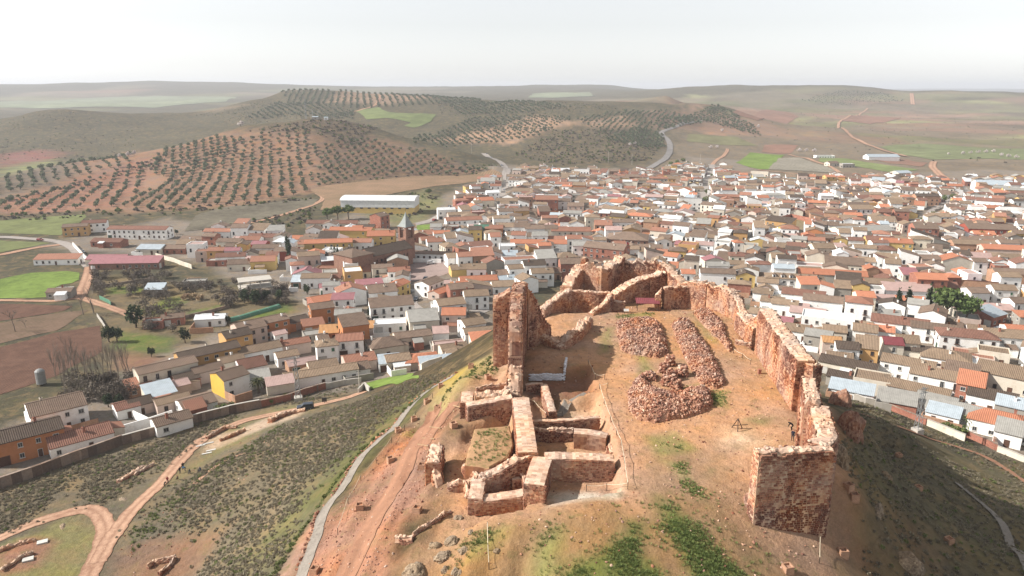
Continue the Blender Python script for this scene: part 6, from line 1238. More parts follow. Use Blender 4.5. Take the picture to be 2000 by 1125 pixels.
# lattice pylons and masts
def lattice(name, label, cat, base, h, w0, w1, foot=True, group=None):
    r = empty(name, base, .3, label, cat, group); n = max(4, int(h/1.6)); m = MB(); wz = lambda t: w0+(w1-w0)*t
    for sx in (-1, 1):
        for sy in (-1, 1): m.tube([(sx*w0/2, sy*w0/2, 0), (sx*w1/2, sy*w1/2, h)], .07 if h < 20 else .16, 4)
    m.build('leg_frame', galv, r); m = MB()
    for i in range(n):
        a, b_ = wz(i/n)/2, wz((i+1)/n)/2; z0, z1 = h*i/n, h*(i+1)/n
        for (p, q) in (((-a,-a),(b_,-b_)), ((a,-a),(-b_,-b_)), ((-a,a),(b_,b_)), ((a,a),(-b_,b_)), ((-a,-a),(-b_,b_)), ((a,-a),(b_,b_))): m.tube([(*p, z0), (*q, z1)], .045 if h < 20 else .1, 3)
    m.build('bracing', galv, r)
    if foot:
        m = MB(); m.box((0, 0, .3), (w0*1.5, w0*1.5, 2.0)); m.build('footing', conc, r)
        for z in (h-.4, h-1.6): m = MB(); m.box((0, 0, z), (2.6, .12, .12)); m.build('crossarm', galv, r)
    return r
galv = flat('galvanised', S(150,152,152), .5, .2, 1)
lattice('lattice_pylon', 'grey lattice pylon on a concrete foot below the castle slope', 'pylon', G(583, 783), 13.5, 1.5, .5)
lattice('lattice_pylon', 'grey lattice pylon on a concrete foot beside the red path', 'pylon', G(1791, 846), 12.5, 1.4, .5)
for px, py, h_, lb in ((598, 232, 26, 'tallest red-white telecom mast on the olive hilltop'), (611, 231, 17, 'middle telecom mast on the olive hilltop'), (621, 231, 12, 'short telecom mast on the olive hilltop')): lattice('telecom_mast', lb, 'mast', G(px, py), h_, 1.6, .8, False, 'masts on the hilltop')
for px, py, w_, lb in ((616, 233, 7, 'low grey equipment hut beside the hilltop masts'), (637, 234, 5, 'tiny white hut on the hilltop near the masts')):
    g = G(px, py); r = empty('hut', g, .2, lb, 'hut'); W_, Rf, _ = shell(w_, 4, 2.8, 'gable', .3, 0, 0); W_.build('wall', WALLM['white' if w_ < 6 else 'grey'], r); Rf.build('roof', ROOFM['blue'], r); obj('door', OPEN['door'][0], r, (0, -2.02, 1.1), 0)
for i, (px, py, h_, lb) in enumerate(((963,340,11,'thin pole at the head of the olive hill road'),(985,345,10,'thin pole beside the dusty village road'),(1367,320,12,'tall thin pole in the grey meadow'),(921,300,14,'thin pole at the edge of the olive hill'),(1188,318,14,'thin pole on the scrub slope behind the village'),(1234,322,13,'second thin pole on the scrub slope behind the village'),(702,760,6,'short concrete post by the green lawn'),(1745,450,8,'lamp-height pole on the avenue corner'),(1848,405,8,'thin pole among the avenue trees'))):
    r = empty('utility_pole', G(px, py), 0, lb, 'pole', 'utility poles'); m = MB(); m.tube([(0, 0, -.5), (0, 0, h_)], [.16, .1], 6); m.build('shaft', conc, r); m = MB(); m.box((0, 0, h_-.5), (1.3, .1, .1)); m.build('crossarm', iron, r)
# flag by the old stone hall
fg = PZ(1222, 508, 11.5); fr2 = empty('flagpole', (fg[0], fg[1], hz(fg[0], fg[1])), .4, 'white flagpole with a drooping red and yellow flag', 'flagpole'); m = MB(); m.tube([(0, 0, -.3), (0, 0, 11)], [.09, .06], 6); m.build('pole', framew, fr2)
V = []; F = []; mm = []
for i in range(7):
    for j in range(6): V.append((.1+i*.28+.05*math.sin(j), .12*math.sin(i*1.1+j*.4), 10.9-j*.42-i*.22))
for i in range(6):
    for j in range(5): F.append((i*6+j, i*6+j+1, (i+1)*6+j+1, (i+1)*6+j)); mm.append(1 if 1 < j < 4 and i > 2 else 0)
fl = obj('flag', make_mesh('flag', np.array(V), np.array(F), [flat('flag_red', S(190,24,50), .8), flat('flag_yellow', S(220,170,60), .8)], rng.random(30), mm), fr2)
# ------------------------------------------------------------------ boundary and garden walls
def gwall(label, line, h, t, mat, cop=None, world=False, group=None, piers=0, name='boundary_wall', cat='wall'):
    pw = np.array([p[:2] for p in line] if world else [g[:2] for g in GP(*line)]); d = np.concatenate([[0], np.cumsum(np.linalg.norm(np.diff(pw, axis=0), axis=1))]); n = max(2, int(d[-1]/2)); tt = np.linspace(0, d[-1], n+1)
    tt = np.unique(np.concatenate([tt, d])); L = np.stack([np.interp(tt, d, pw[:, k]) for k in range(2)], -1); n = len(L)-1; tg = np.gradient(L, axis=0); tg /= np.linalg.norm(tg, axis=1)[:, None]+1e-9; nm = np.stack([-tg[:, 1], tg[:, 0]], -1); z = H(L[:, 0], L[:, 1]); z = np.convolve(np.pad(z, 2, 'edge'), np.ones(5)/5, 'valid')
    o = np.array([*L[0], z[0]]); r = tag(empty(name, o, 0, label, cat, group), kind='thing')
    def ribbon(w_, z0, z1, jz):
        V = []; 
        for s, zz in ((-1, z0), (-1, z1), (1, z1), (1, z0)): V.append(np.stack([L[:, 0]+s*nm[:, 0]*w_/2, L[:, 1]+s*nm[:, 1]*w_/2, z+zz+jz*(rng.random(n+1)-.5)*(zz > 0)], -1))
        V = np.stack(V, 1).reshape(-1, 3)-o; i = (np.arange(n)[:, None]*4+np.arange(3)[None]).ravel(); F = np.stack([i, i+1, i+5, i+4], -1); return make_mesh('body', V, [F, np.array([[3, 2, 1, 0], [n*4, n*4+1, n*4+2, n*4+3]])], [mat], rng.random(len(F)+2))
    obj('body', ribbon(t, -1.2, h, .08), r)
    if cop is not None:
        me = ribbon(t+.14, h+.0, h+.12, .03); me.materials[0] = cop; c_ = obj('coping', me, r)
    if piers:
        for k in range(int(d[-1]/piers)+1):
            x = np.interp(k*piers, d, pw[:, 0]); y = np.interp(k*piers, d, pw[:, 1]); m = MB(); m.box((0, 0, h/2-.4), (t+.25, t+.25, h+1.1)); m.build('pier', cop or mat, r, np.array([x, y, hz(x, y)])-o)
    return r
cobble = stonemat('field_stone', [(0, S(116,92,76)), (.5, S(146,120,102)), (1, S(172,148,128))])
gwall('long dark fieldstone boundary wall at the foot of the castle slope', [(-40,966),(0,954),(83,926),(160,897),(240,868)], 2.6, .5, cobble, cobble)
gwall('grey-brown boundary wall running on below the white yard houses', [(241,867.5),(318,846),(395,822),(450,808),(508,796)], 2.4, .5, cobble, conc)
gwall('red brick boundary wall below the garden with the palm', [(509,795.5),(560,784),(600,770),(636,760)], 2.0, .4, WALLM['brick'], cobble, piers=9)
gwall('pale concrete wall continuing towards the green lawn', [(637,759.5),(670,753),(706,748)], 1.8, .3, conc, None, piers=6)
gwall('sloping concrete retaining wall beside the green lawn', [(700,768),(712,758),(722,764)], 1.6, .4, conc)
gwall('long grey block boundary wall above the red path', [(1640,772),(1690,788),(1735,800)], 1.9, .3, WALLM['grey'], conc)
gwall('stretch of red brick boundary wall beside the pylon', [(1736,800.5),(1770,814),(1808,830)], 1.7, .35, WALLM['brick'], cobble)
gwall('pale block boundary wall below the small palm', [(1810,831),(1850,848),(1884,862)], 1.9, .3, WALLM['cream'], conc)
gwall('crumbling brick yard wall beside the orange-roofed house', [(1884,852),(1925,870),(1945,880),(1940,866)], 1.8, .4, WALLM['brick'], cobble)
gwall('pale yard wall running out beyond the crumbling brick yard', [(1947,882),(1985,897),(2040,920)], 1.6, .3, WALLM['cream'], conc)
gwall('white wall beside the road to the magenta barn', [(143,480),(152,490),(166,506),(180,518)], 2.2, .3, WALLM['white'], conc)
gwall('pale garden wall behind the magenta barn', [(305,502),(340,512),(375,525)], 2.2, .3, WALLM['cream'])
gwall('grey wall beside the bare garden trees', [(190,618),(200,632),(206,642)], 1.2, .3, conc)
gwall('low earth wall round the gardens', [(200,560),(235,555),(300,545)], 1.0, .4, cobble)
gwall('garden wall along the lane to the lawn conifer', [(260,618),(310,632),(360,622),(420,608),(450,600)], 1.2, .4, cobble)
gwall('high red brick wall of the walled vacant plot', [(1445,446),(1500,438),(1545,426),(1600,438),(1640,446)], 3.0, .4, WALLM['brick'])
gwall('brick wall of the red earth plot near the old stone hall', [(1240,442),(1296,440),(1300,452)], 3.2, .4, WALLM['brick'])
gwall('white churchyard wall facing the plaza', [(700,525),(740,520),(790,514)], 2.0, .4, WALLM['cream'])
gwall('brown wall below the church choir', [(640,505),(665,520),(668,535)], 2.5, .4, WALLM['stone'])
gwall('pale wall along the dusty plot by the earth lot', [(1000,418),(1030,422),(1055,432)], 2.2, .3, WALLM['cream'])
gwall('long straight pale wall in front of the brown field', [(905,372),(940,364),(975,356)], 2.5, .4, WALLM['grey'])
gwall('low green-netted wall of the vegetable tunnel', [(195,584),(212,592),(217,597)], 1.6, .2, flat('net_green', S(84,140,112), .7))
gwall('bright white yard wall with blue foot above the fieldstone wall', [(196,862),(235,850),(290,834),(338,818)], 2.6, .3, WALLM['white'])
gwall('white cross wall between the small yards', [(262,818),(292,832)], 2.4, .3, WALLM['white'])
gwt = {}
cand = [h for h in NEAR_H if h['D'] < 480 and h['w'] > 7]; random.Random(4).shuffle(cand); made = 0
for h in cand:
    if made >= 70: break
    f = local(h['c'], h['rz']); sd = random.choice([-1, 1]); L_ = random.uniform(4, 8); x0, x1 = -h['w']/2, h['w']/2*random.uniform(-.2, 1); pts = [f(x0, sd*(h['d']/2+.05)), f(x0, sd*(h['d']/2+L_)), f(x1, sd*(h['d']/2+L_))]
    tst = obb((pts[1]+pts[2])/2, abs(x1-x0), .8, h['rz'])
    if abs(x1-x0) < 3 or any(clash(tst, q) for q in OBB) or any(np.hypot(*(L-tst[0]).T).min() < wd/2+1 for L, wd in ROADS): continue
    k = random.choice(['white', 'white', 'cream', 'brick', 'tanbrick', 'grey']); nm, _ = near_name(h['c']); lb = '%s yard wall behind a house near %s' % (WNAME[k], nm); gwall(lb, pts, random.uniform(1.8, 2.6), .25, WALLM[k], cobble if k == 'brick' else None, world=True, group='yard walls near '+nm, name='yard_wall'); made += 1
# ------------------------------------------------------------------ excavation remains below the castle
def gw_pts(pts, up): return [np.array([*g[:2], g[2]+up]) for g in GP(*pts)]
for lb, pts, up, t in (('low square of excavated foundation walls beside the lower track', [(288,1112),(300,1102),(342,1093)], .7, .7), ('short end of the excavated foundation beside the lower track', [(342,1094),(330,1110),(312,1124)], .6, .7), ('excavated brick pit wall under the dirt track', [(404,858),(440,838),(462,836)], .7, .8), ('inner excavated wall of the pit under the dirt track', [(430,862),(462,850),(478,842)], .7, .8), ('thick red wall stump beside the parked dark car', [(528,826),(545,817),(560,812)], 1.2, 1.5), ('low red wall run leading to the parked dark car', [(562,811),(580,806),(596,803)], .8, 1.0), ('loose rubble line on the grassy bank between tracks', [(232,944),(262,926),(282,914)], .6, 1.2), ('second rubble line on the grassy bank between tracks', [(262,930),(300,908)], .5, 1.0), ('ruined footing at the corner of the lower excavation', [(-10,1082),(30,1066),(70,1056)], .5, .8), ('second footing across the lower excavation', [(5,1116),(40,1092),(66,1082)], .5, .8), ('stepped stone edge of the narrow path on the castle spur', [(880,1000),(850,1018),(825,1034),(807,1048)], .35, .5), ('square stone end of the narrow path on the castle spur', [(774,1056),(806,1056)], .5, .9)):
    L = gw_pts(pts, up); wall('excavated_wall', lb, L, t, min(p[2] for p in L)-up-1.2, rag=.35, lump=1.5)
# kerb of dug stones beside the gravel walk
Lg = smooth_line([g[:2] for g in GP(*GW)], .9); tg = np.gradient(Lg, axis=0); tg /= np.linalg.norm(tg, axis=1)[:, None]; ql = Lg+np.stack([-tg[:, 1], tg[:, 0]], -1)*1.1
kr = tag(empty('path_edging', (*ql[0], hz(*ql[0])), 0, 'rough red stone edging along the gravel walk', 'edging'), kind='thing'); ptsk = np.stack([ql[:, 0], ql[:, 1], H(ql[:, 0], ql[:, 1])+.08], -1); ptsk = np.repeat(ptsk, 2, 0)+rng.normal(size=(len(ptsk)*2, 3))*np.array([.2, .2, .03])
protk = [rocks_mesh('stone', np.zeros((1, 3)), np.array([1.]), STONE) for _ in range(5)]
for p in ptsk[:280]:
    o = obj('stone', random.choice(protk), kr); o.location = p-np.array(kr.location); s = random.uniform(.4, .75); o.scale = (s, s, s); o.rotation_euler = (0, 0, random.random()*6)
# ------------------------------------------------------------------ brick tree pits
pm = MB(); b = .5
for sx in (-1, 1): pm.box((sx*(b-.06), 0, .2), (.13, 1.0, 1.2)); pm.box((0, sx*(b-.06), .2), (.74, .13, 1.2))
PM = pm.mesh('brick_box', [WALLM['tanbrick']]); q = MB(); q.box((0, 0, .3), (.74, .74, .5)); PS = q.mesh('soil', [EARTH])
for px, py, lb in ((703,994,'brick tree pit on the open red slope with rubble beside it'),(615,1119,'brick tree pit close to the gravel walk low on the slope'),(763,902,'brick tree pit on the red slope above the walk'),(778,844,'brick tree pit beside the gravel walk bend'),(809,822,'half-buried brick tree pit on the grassy bank'),(834,787,'brick tree pit filled with pale stones'),(855,800,'brick tree pit on the bank below the log ramp'),(886,834,'brick tree pit under the gate tower wall'),(824,915,'brick tree pit beside the outwork pillar'),(815,1000,'brick tree pit below the outwork rubble'),(861,757,'brick tree pit at the top of the gravel walk'),(920,718,'brick tree pit on the bank by the turret foot'),(953,740,'brick tree pit on the flat behind the gate tower'),
                   (1657,955,'upper of two shaded brick tree pits by the tower'),(1668,974,'lower of two shaded brick tree pits by the tower'),(1755,893,'brick tree pit on the shaded slope nearest the outcrop'),(1793,957,'brick tree pit in the middle of the shaded slope'),(1853,1060,'brick tree pit low on the shaded slope'),(1646,1084,'brick tree pit in sun at the tower corner'),(1538,1116,'brick tree pit on the grassy front slope')):
    g = G(px, py); r = empty('tree_pit', g, random.uniform(-.3, .5), lb, 'tree pit', 'brick tree pits'); obj('brick_box', PM, r); obj('soil', PS, r)
# ------------------------------------------------------------------ log ramp, rope fences, shelter, sign, tripod
wood = flat('timber', S(172,138,100), .85, .25, 4); rope_m = flat('rope', S(226,208,176), .8); postm = flat('post_dark', S(92,74,60), .8)
strip('earth_ramp', [(826,872),(845,842),(866,812),(888,785)], 2.2, reddirt, .08, register=False)
for i, ((ax, ay), (bx_, by)) in enumerate((((816,869),(837,873)), ((825,857),(849,859)), ((839,835),(861,838)), ((851,813),(875,819)), ((862,800),(888,805)), ((875,790),(899,797)))):
    p, q = G(ax, ay), G(bx_, by); m = MB(); m.tube([p+np.array([0, 0, .12])-p, q-p+np.array([0, 0, .12])], .11, 7); tag(m.build('ramp_log', wood, None, p), 'round timber log set across the red earth ramp', 'log', 'logs of the earth ramp')
def rfence(label, pts, h=1.0, on=None, rope=True):
    P = [(PZ(a, b_, on) if on else G(a, b_)) for a, b_ in pts]; P = [np.array([p[0], p[1], hz(p[0], p[1])]) for p in P]; r = tag(empty('rope_fence', P[0], 0, label, 'fence'), kind='thing')
    for p in P: m = MB(); m.tube([(0, 0, -.2), (0, 0, h)], .05, 5); m.build('post', postm, r, p-P[0])
    for a, b_ in zip(P[:-1], P[1:]):
        m = MB(); A = a-P[0]+np.array([0, 0, h*.92]); B = b_-P[0]+np.array([0, 0, h*.92]); m.tube([A+(B-A)*t-np.array([0, 0, .18*math.sin(math.pi*t)]) for t in np.linspace(0, 1, 6)], .035, 4); m.build('rope', rope_m, r)
rfence('rope fence guarding the edge of the sandbag pit', [(1149,712),(1156,727),(1163,741),(1181,741)])
rfence('long rope fence along the excavated gate building', [(1187,758),(1171,760),(1180,790),(1192,822),(1204,850),(1213,870),(1219,905),(1226,956),(1185,958),(1145,960)])
rfence('rope fence on the grassy spur in front of the gate', [(952,1032),(953,1075),(955,1112)], .9)
rfence('metal-roped barrier on the gravel floor of the excavation', [(1032,796),(1042,792),(1068,815),(1098,812)], .9, 49.6)
rfence('rope fence below the tower corner', [(1601,1058),(1600,1100)], .8)
rfence('rope fence by the courtyard path to the keep', [(1354,618),(1375,598),(1345,594),(1310,600)])
rfence('rope fence at the low wall gap beside the curtain wall', [(1432,690),(1450,700),(1466,712)])
rfence('line of thin posts beside the gravel walk', [(660,1045),(680,985),(705,940),(735,905),(765,865),(790,840),(812,815),(845,778)], 1.1)
sh = PZ(1264, 603, 50.3); sr = empty('shelter', (sh[0], sh[1], hz(sh[0], sh[1])), R(-4), 'small open shelter with dark red metal roof beside the cellar', 'shelter'); m = MB(); m.box((0, 0, 2.15), (5.4, 3.0, .1), rot=Matrix.Rotation(R(10), 3, 'X')); m.build('roof', ROOFM['wine'], sr)
for sx in (-1, 1):
    for sy in (-1, 1): m = MB(); m.tube([(sx*2.4, sy*1.2, -.4), (sx*2.4, sy*1.2, 2.1+sy*.2)], .07, 6); m.build('post', postm, sr)
sgp = PZ(1223, 612, ZP); r = empty('information_sign', (sgp[0], sgp[1], hz(sgp[0], sgp[1])), 0, 'low slanted white information panel in the courtyard', 'sign'); m = MB(); m.box((0, 0, .85), (1.1, .7, .06), rot=Matrix.Rotation(R(35), 3, 'X')); m.build('panel', framew, r)
for sx in (-1, 1): m = MB(); m.tube([(sx*.4, 0, -.2), (sx*.4, 0, .8)], .04, 5); m.build('post', postm, r)
tp = PZ(1440, 838, ZP); r = empty('timber_tripod', (tp[0], tp[1], hz(tp[0], tp[1])), 0, 'dark timber tripod standing on the pale courtyard ground', 'tripod')
for k in range(3): m = MB(); a = k*2.09+.3; m.tube([(math.cos(a)*.9, math.sin(a)*.9, -.1), (0, 0, 1.7)], .07, 5); m.build('leg', postm, r)
m = MB(); m.tube([(-.6, .2, .5), (1.6, .3, .62)], .06, 5); m.build('crossbar', postm, r)
g = PZ(1483, 730, ZP); m = MB(); m.box((0, 0, .3), (.5, .5, .8)); m.box((0, 0, .75), (.6, .6, .1)); tag(m.build('marker_box', WALLM['brick'], None, (g[0], g[1], hz(g[0], g[1]))), 'small brick marker box alone on the courtyard floor', 'marker')
# sandbags
bagm = flat('bag_white', S(232,234,240), .8, .1, 3); bm = bmesh.new(); bmesh.ops.create_icosphere(bm, subdivisions=2, radius=1)
for v in bm.verts: x, y, z = v.co; v.co = (math.copysign(abs(x)**.6, x)*.36, math.copysign(abs(y)**.7, y)*.22, math.copysign(abs(z)**.8, z)*.14)
bagme = bpy.data.meshes.new('sandbag'); bm.to_mesh(bagme); bm.free(); bagme.materials.append(bagm); bagme.polygons.foreach_set('use_smooth', [True]*len(bagme.polygons))
b0, b1 = PZ(1036, 743, 50.4), PZ(1098, 741, 50.4); b2 = PZ(1102, 726, 50.4)
for k in range(10):
    for lay in range(5):
        p = b0+(b1-b0)*(k+.5*(lay % 2))/9.5; o = obj('sandbag', bagme, None, (p[0], p[1]+random.uniform(-.1, .1), hz(p[0], p[1])+.16+lay*.25), random.uniform(-.3, .3)); tag(o, 'white sandbag stacked in the long bank across the pit', 'sandbag', 'sandbags of the long bank'); 
for k in range(6):
    for lay in range(4):
        p = b1+(b2-b1)*(k+.5*lay)/5.5; o = obj('sandbag', bagme, None, (p[0]+.3, p[1], hz(p[0], p[1])+.16+lay*.25), 1.57+random.uniform(-.3, .3)); tag(o, 'white sandbag in the short arm reaching back from the bank', 'sandbag', 'sandbags of the short arm')
# rock outcrops
def outcrop(label, px, py, s, sq=(1, 1, .8), mat=None, on=None, sink=.3):
    p = PZ(px, py, on) if on else G(px, py); z = hz(p[0], p[1]); bm = bmesh.new(); bmesh.ops.create_icosphere(bm, subdivisions=4, radius=1); sd = random.random()*50
    for v in bm.verts:
        n_ = v.co.copy(); k = 1+.55*float(fbm(np.array(n_.x*1.3+sd+n_.z*.7), np.array(n_.y*1.3+sd-n_.z*.9), 4))*2; k = round(k*5)/5*.5+k*.5; v.co = Vector((n_.x*sq[0], n_.y*sq[1], n_.z*sq[2]))*k*s/2
    me = bpy.data.meshes.new('rock_outcrop'); bm.to_mesh(me); bm.free(); me.materials.append(mat or GREYROCK); a = me.attributes.new('rnd', 'FLOAT', 'FACE'); a.data.foreach_set('value', np.clip(rng.normal(.5, .2, len(me.polygons)), 0, 1).astype(np.float32))
    return tag(obj('rock_outcrop', me, None, (p[0], p[1], z-s*sink*.4), random.random()*6), label, 'rock', 'rock outcrops')
for px, py, s, lb in ((808,1120,3.2,'large hollow grey crag at the foot of the spur'),(866,1088,2.0,'pitted grey crag on the spur'),(884,1058,1.7,'rough lichen-grey rock halfway up the spur'),(895,1012,1.3,'dark grey boulder by the narrow path'),(872,1112,1.2,'pale boulder low on the spur'),(892,1118,1.2,'rounded pale boulder beside the low spur crag'),(848,1066,1.6,'slanting grey slab on the spur'),(920,1040,.9,'small rock on the grassy spur'),(970,1075,.8,'small pale rock on the dry grass'),(905,1075,1.2,'knobbly rock between spur crags'),(322,1052,0.1,'')):
    if lb: outcrop(lb, px, py, s)
for px, py, s, sq, lb in ((1474,985,3.4,(1,.8,1.1),'broken red masonry lump at the tower foot'),(1640,905,3.2,(.7,.8,1.6),'grey rock rib beside the tower'),(1662,845,5.0,(.8,.9,1.5),'rounded red crag below the return wall'),(1640,790,5.5,(.9,1,1.6),'dark crag under the curtain wall buttress'),(1615,690,4,(.8,1,1.4),'dark bushy crag outside the curtain wall'),(1730,930,1.6,(.7,1,1.2),'pale rock on the shaded slope'),(1770,1100,4,(.8,1,1),'big rock at the foot of the shaded slope'),(1715,1000,2.4,(.6,1.4,.8),'grey rib on the shaded slope'),(240,975,2.2,(1.3,.8,.5),'pale flat boulder on the grassy bank'),(122,1030,2.0,(1.4,.7,.4),'pale slab lying inside the track loop'),(596,818,1.3,(1.4,.8,.4),'pale flat stone on the green slope')):
    outcrop(lb, px, py, s, sq, OLDSTONE if 'red' in lb or 'dark' in lb else None)
# ------------------------------------------------------------------ green tunnel net, cover sheets
tn = [G(446, 628), G(495, 615), G(545, 600)]; rt = empty('net_tunnel', tn[0], 0, 'long low green net tunnel over the vegetable beds', 'tunnel'); ln = smooth_line([p[:2] for p in tn], 1.5); tg = np.gradient(ln, axis=0); tg /= np.linalg.norm(tg, axis=1)[:, None]; V = []
for p, t_ in zip(ln, tg):
    for k in range(7): a = math.pi*k/6; V.append((p[0]-t_[1]*1.5*math.cos(a), p[1]+t_[0]*1.5*math.cos(a), hz(*p)+1.5*math.sin(a)))
i = (np.arange(len(ln)-1)[:, None]*7+np.arange(6)[None]).ravel(); obj('net', make_mesh('net', np.array(V)-tn[0], np.stack([i, i+1, i+8, i+7], -1), [MATS['net_green']], rng.random(len(i))), rt)
for k in range(0, len(ln), 3):
    m = MB(); m.tube([np.array(V[k*7+j])-tn[0]+np.array([0, 0, .03]) for j in range(7)], .05, 4); m.build('hoop', galv, rt)
for i, (px, py) in enumerate(((392,871),(400,868),(408,866),(404,886),(412,880),(83,1060),(55,1094))):
    g = G(px, py); m = MB(); m.box((0, 0, .12), (2.2 if i < 5 else 1.8, .5 if i < 5 else 1.2, .1 if i < 5 else .4), .5); tag(m.build('cover_sheet', framew, None, g), 'white cover sheet lying by the excavated pit' if i < 5 else ('white covered box in the lower excavation' if i == 5 else 'grey-white board lying in the lower excavation'), 'cover sheet', 'white sheets by the pit' if i < 5 else None)
g = G(634, 788); r = empty('black_panel', g, .2, 'small black display panel standing by the dirt track', 'panel'); m = MB(); m.box((0, 0, 1.1), (1.3, .12, 1.2)); m.build('board', glass, r); m = MB(); m.tube([(0, 0, -.2), (0, 0, .6)], .05, 5); m.build('post', iron, r)
# ------------------------------------------------------------------ vehicles
tyre = flat('tyre', (.02, .02, .02), .9); chrome = flat('lamp', S(220,218,210), .3); redl = flat('tail_lamp', S(150,30,28), .4); carglass = flat('car_glass', (.03, .035, .04), .12, .2, 1, .5)
def car(label, loc, rz, paint_, kind='car'):
    g = np.array([loc[0], loc[1], hz(loc[0], loc[1])+.12]); r = empty('parked_car' if kind != 'van' else 'parked_van', g, rz, label, 'car' if kind != 'van' else 'van'); L_, Wd = (4.5, 1.8)
    prof = {'suv': [(-2.2,.45),(2.2,.45),(2.25,.8),(2.1,1.0),(1.1,1.1),(.45,1.72),(-1.9,1.76),(-2.2,1.1)], 'car': [(-2.1,.4),(2.1,.4),(2.15,.7),(1.9,.88),(1.0,.98),(.3,1.45),(-1.1,1.47),(-1.75,1.02),(-2.1,.92)], 'van': [(-2.4,.45),(2.4,.45),(2.45,.9),(2.0,1.2),(1.5,1.95),(-2.35,2.0)]}[kind]
    n = len(prof); V = []
    for y, k in ((-.9, 1), (.9, 1)):
        for x, z in prof: V.append((x, y*(.86 if z > 1.3 else 1), z))
    m = MB(); m.add(V, [list(range(n)), list(range(n, 2*n))[::-1]]+[((i+1) % n, i, n+i, n+(i+1) % n) for i in range(n)]); bd = m.build('body', paint_, r)
    zt = 1.56 if kind == 'suv' else (1.28 if kind == 'car' else 1.7); zb = zt-.42
    for sy in (-1, 1): m = MB(); x0, x1 = ((-1.8, .5) if kind != 'van' else (.2, 1.5)); m.add([(x0, sy*.9, zb), (x1+.25, sy*.9, zb), (x1-.1, sy*.83, zt), (x0+.15, sy*.83, zt)], [(0, 1, 2, 3) if sy < 0 else (3, 2, 1, 0)]); m.build('side_window', carglass, bd)
    xs_, zs_ = {'suv': ((1.12, .5), (1.12, 1.66)), 'car': ((1.02, .36), (1.0, 1.4)), 'van': ((2.02, 1.56), (1.22, 1.86))}[kind]; m = MB(); m.add([(xs_[0]+.03, -.75, zs_[0]+.04), (xs_[0]+.03, .75, zs_[0]+.04), (xs_[1]+.03, .68, zs_[1]), (xs_[1]+.03, -.68, zs_[1])], [(0, 1, 2, 3)]); m.build('windscreen', carglass, bd)
    for sx in (-1.35, 1.35):
        for sy in (-.82, .82): m = MB(); m.tube([(sx, sy-.1, .33), (sx, sy+.1, .33)], .34, 12); wo = m.build('wheel', tyre, r); m = MB(); s_ = 1 if sy > 0 else -1; m.tube([(sx, sy+s_*.09, .33), (sx, sy+s_*.115, .33)], .19, 8); m.build('rim', galv, wo)
    xf = max(p[0] for p in prof)
    for sy in (-.6, .6): m = MB(); m.box((xf-.04, sy, .78), (.14, .34, .16)); m.build('headlight', chrome, r); m = MB(); m.box((-xf+.1, sy*1.2, .85), (.14, .2, .2)); m.build('tail_light', redl, r)
    return r
pb = flat('paint_dark', S(44,52,66), .3, .1, 1, .6); pwh = flat('paint_white', S(232,232,232), .3, .05, 1, .6); pgr = flat('paint_grey', S(130,134,140), .3, .05, 1, .6); prd = flat('paint_red', S(140,40,36), .3, .05, 1, .6)
car('dark blue off-road car parked on the dirt track below the castle', G(597, 800), R(195), pb, 'suv')
car('white car parked in the lane by the yellow-fronted house', G(794, 587), R(60), pwh); car('white off-road car parked by the long white wall of the plaza', G(841, 516), R(20), pwh, 'suv'); car('white van on the dirt road by the magenta barn', G(181, 526), R(130), pwh, 'van')
for px, py, c_, p_, lb in ((1757,524,60,pgr,'grey car in the narrow lane among the eastern houses'),(1368,405,95,pwh,'white car parked on the straight street'),(1373,392,95,pgr,'grey car further along the straight street'),(690,488,30,pb,'blue car parked beside the yellow school block'),(985,372,90,pgr,'grey car on the road to the olive hill'),(1384,345,90,pwh,'white car near the far end of the straight street'),(1812,426,50,prd,'red car under the avenue trees'),(805,572,60,pgr,'grey car in the lane above the white car')): car(lb, G(px, py), R(c_), p_)
k_ = 0
for L, wd in ROADS:
    if wd < 6 or np.hypot(*L.mean(0)) > 900: continue
    for q in range(3):
        j = random.randrange(1, len(L)-1); t_ = L[j+1]-L[j-1]; t_ = t_/np.linalg.norm(t_); p = L[j]+np.array([-t_[1], t_[0]])*wd*.36*random.choice([-1, 1])
        if k_ < 26 and not any(clash(obb(p, 4.6, 2, math.atan2(t_[1], t_[0])), o_) for o_ in OBB): pt_, pn_ = random.choice([(pwh, 'white'), (pgr, 'grey'), (pb, 'dark'), (prd, 'red')]); car('small %s car parked at the side of a village street' % pn_, p, math.atan2(t_[1], t_[0]), pt_)['group'] = 'small %s street cars' % pn_; k_ += 1
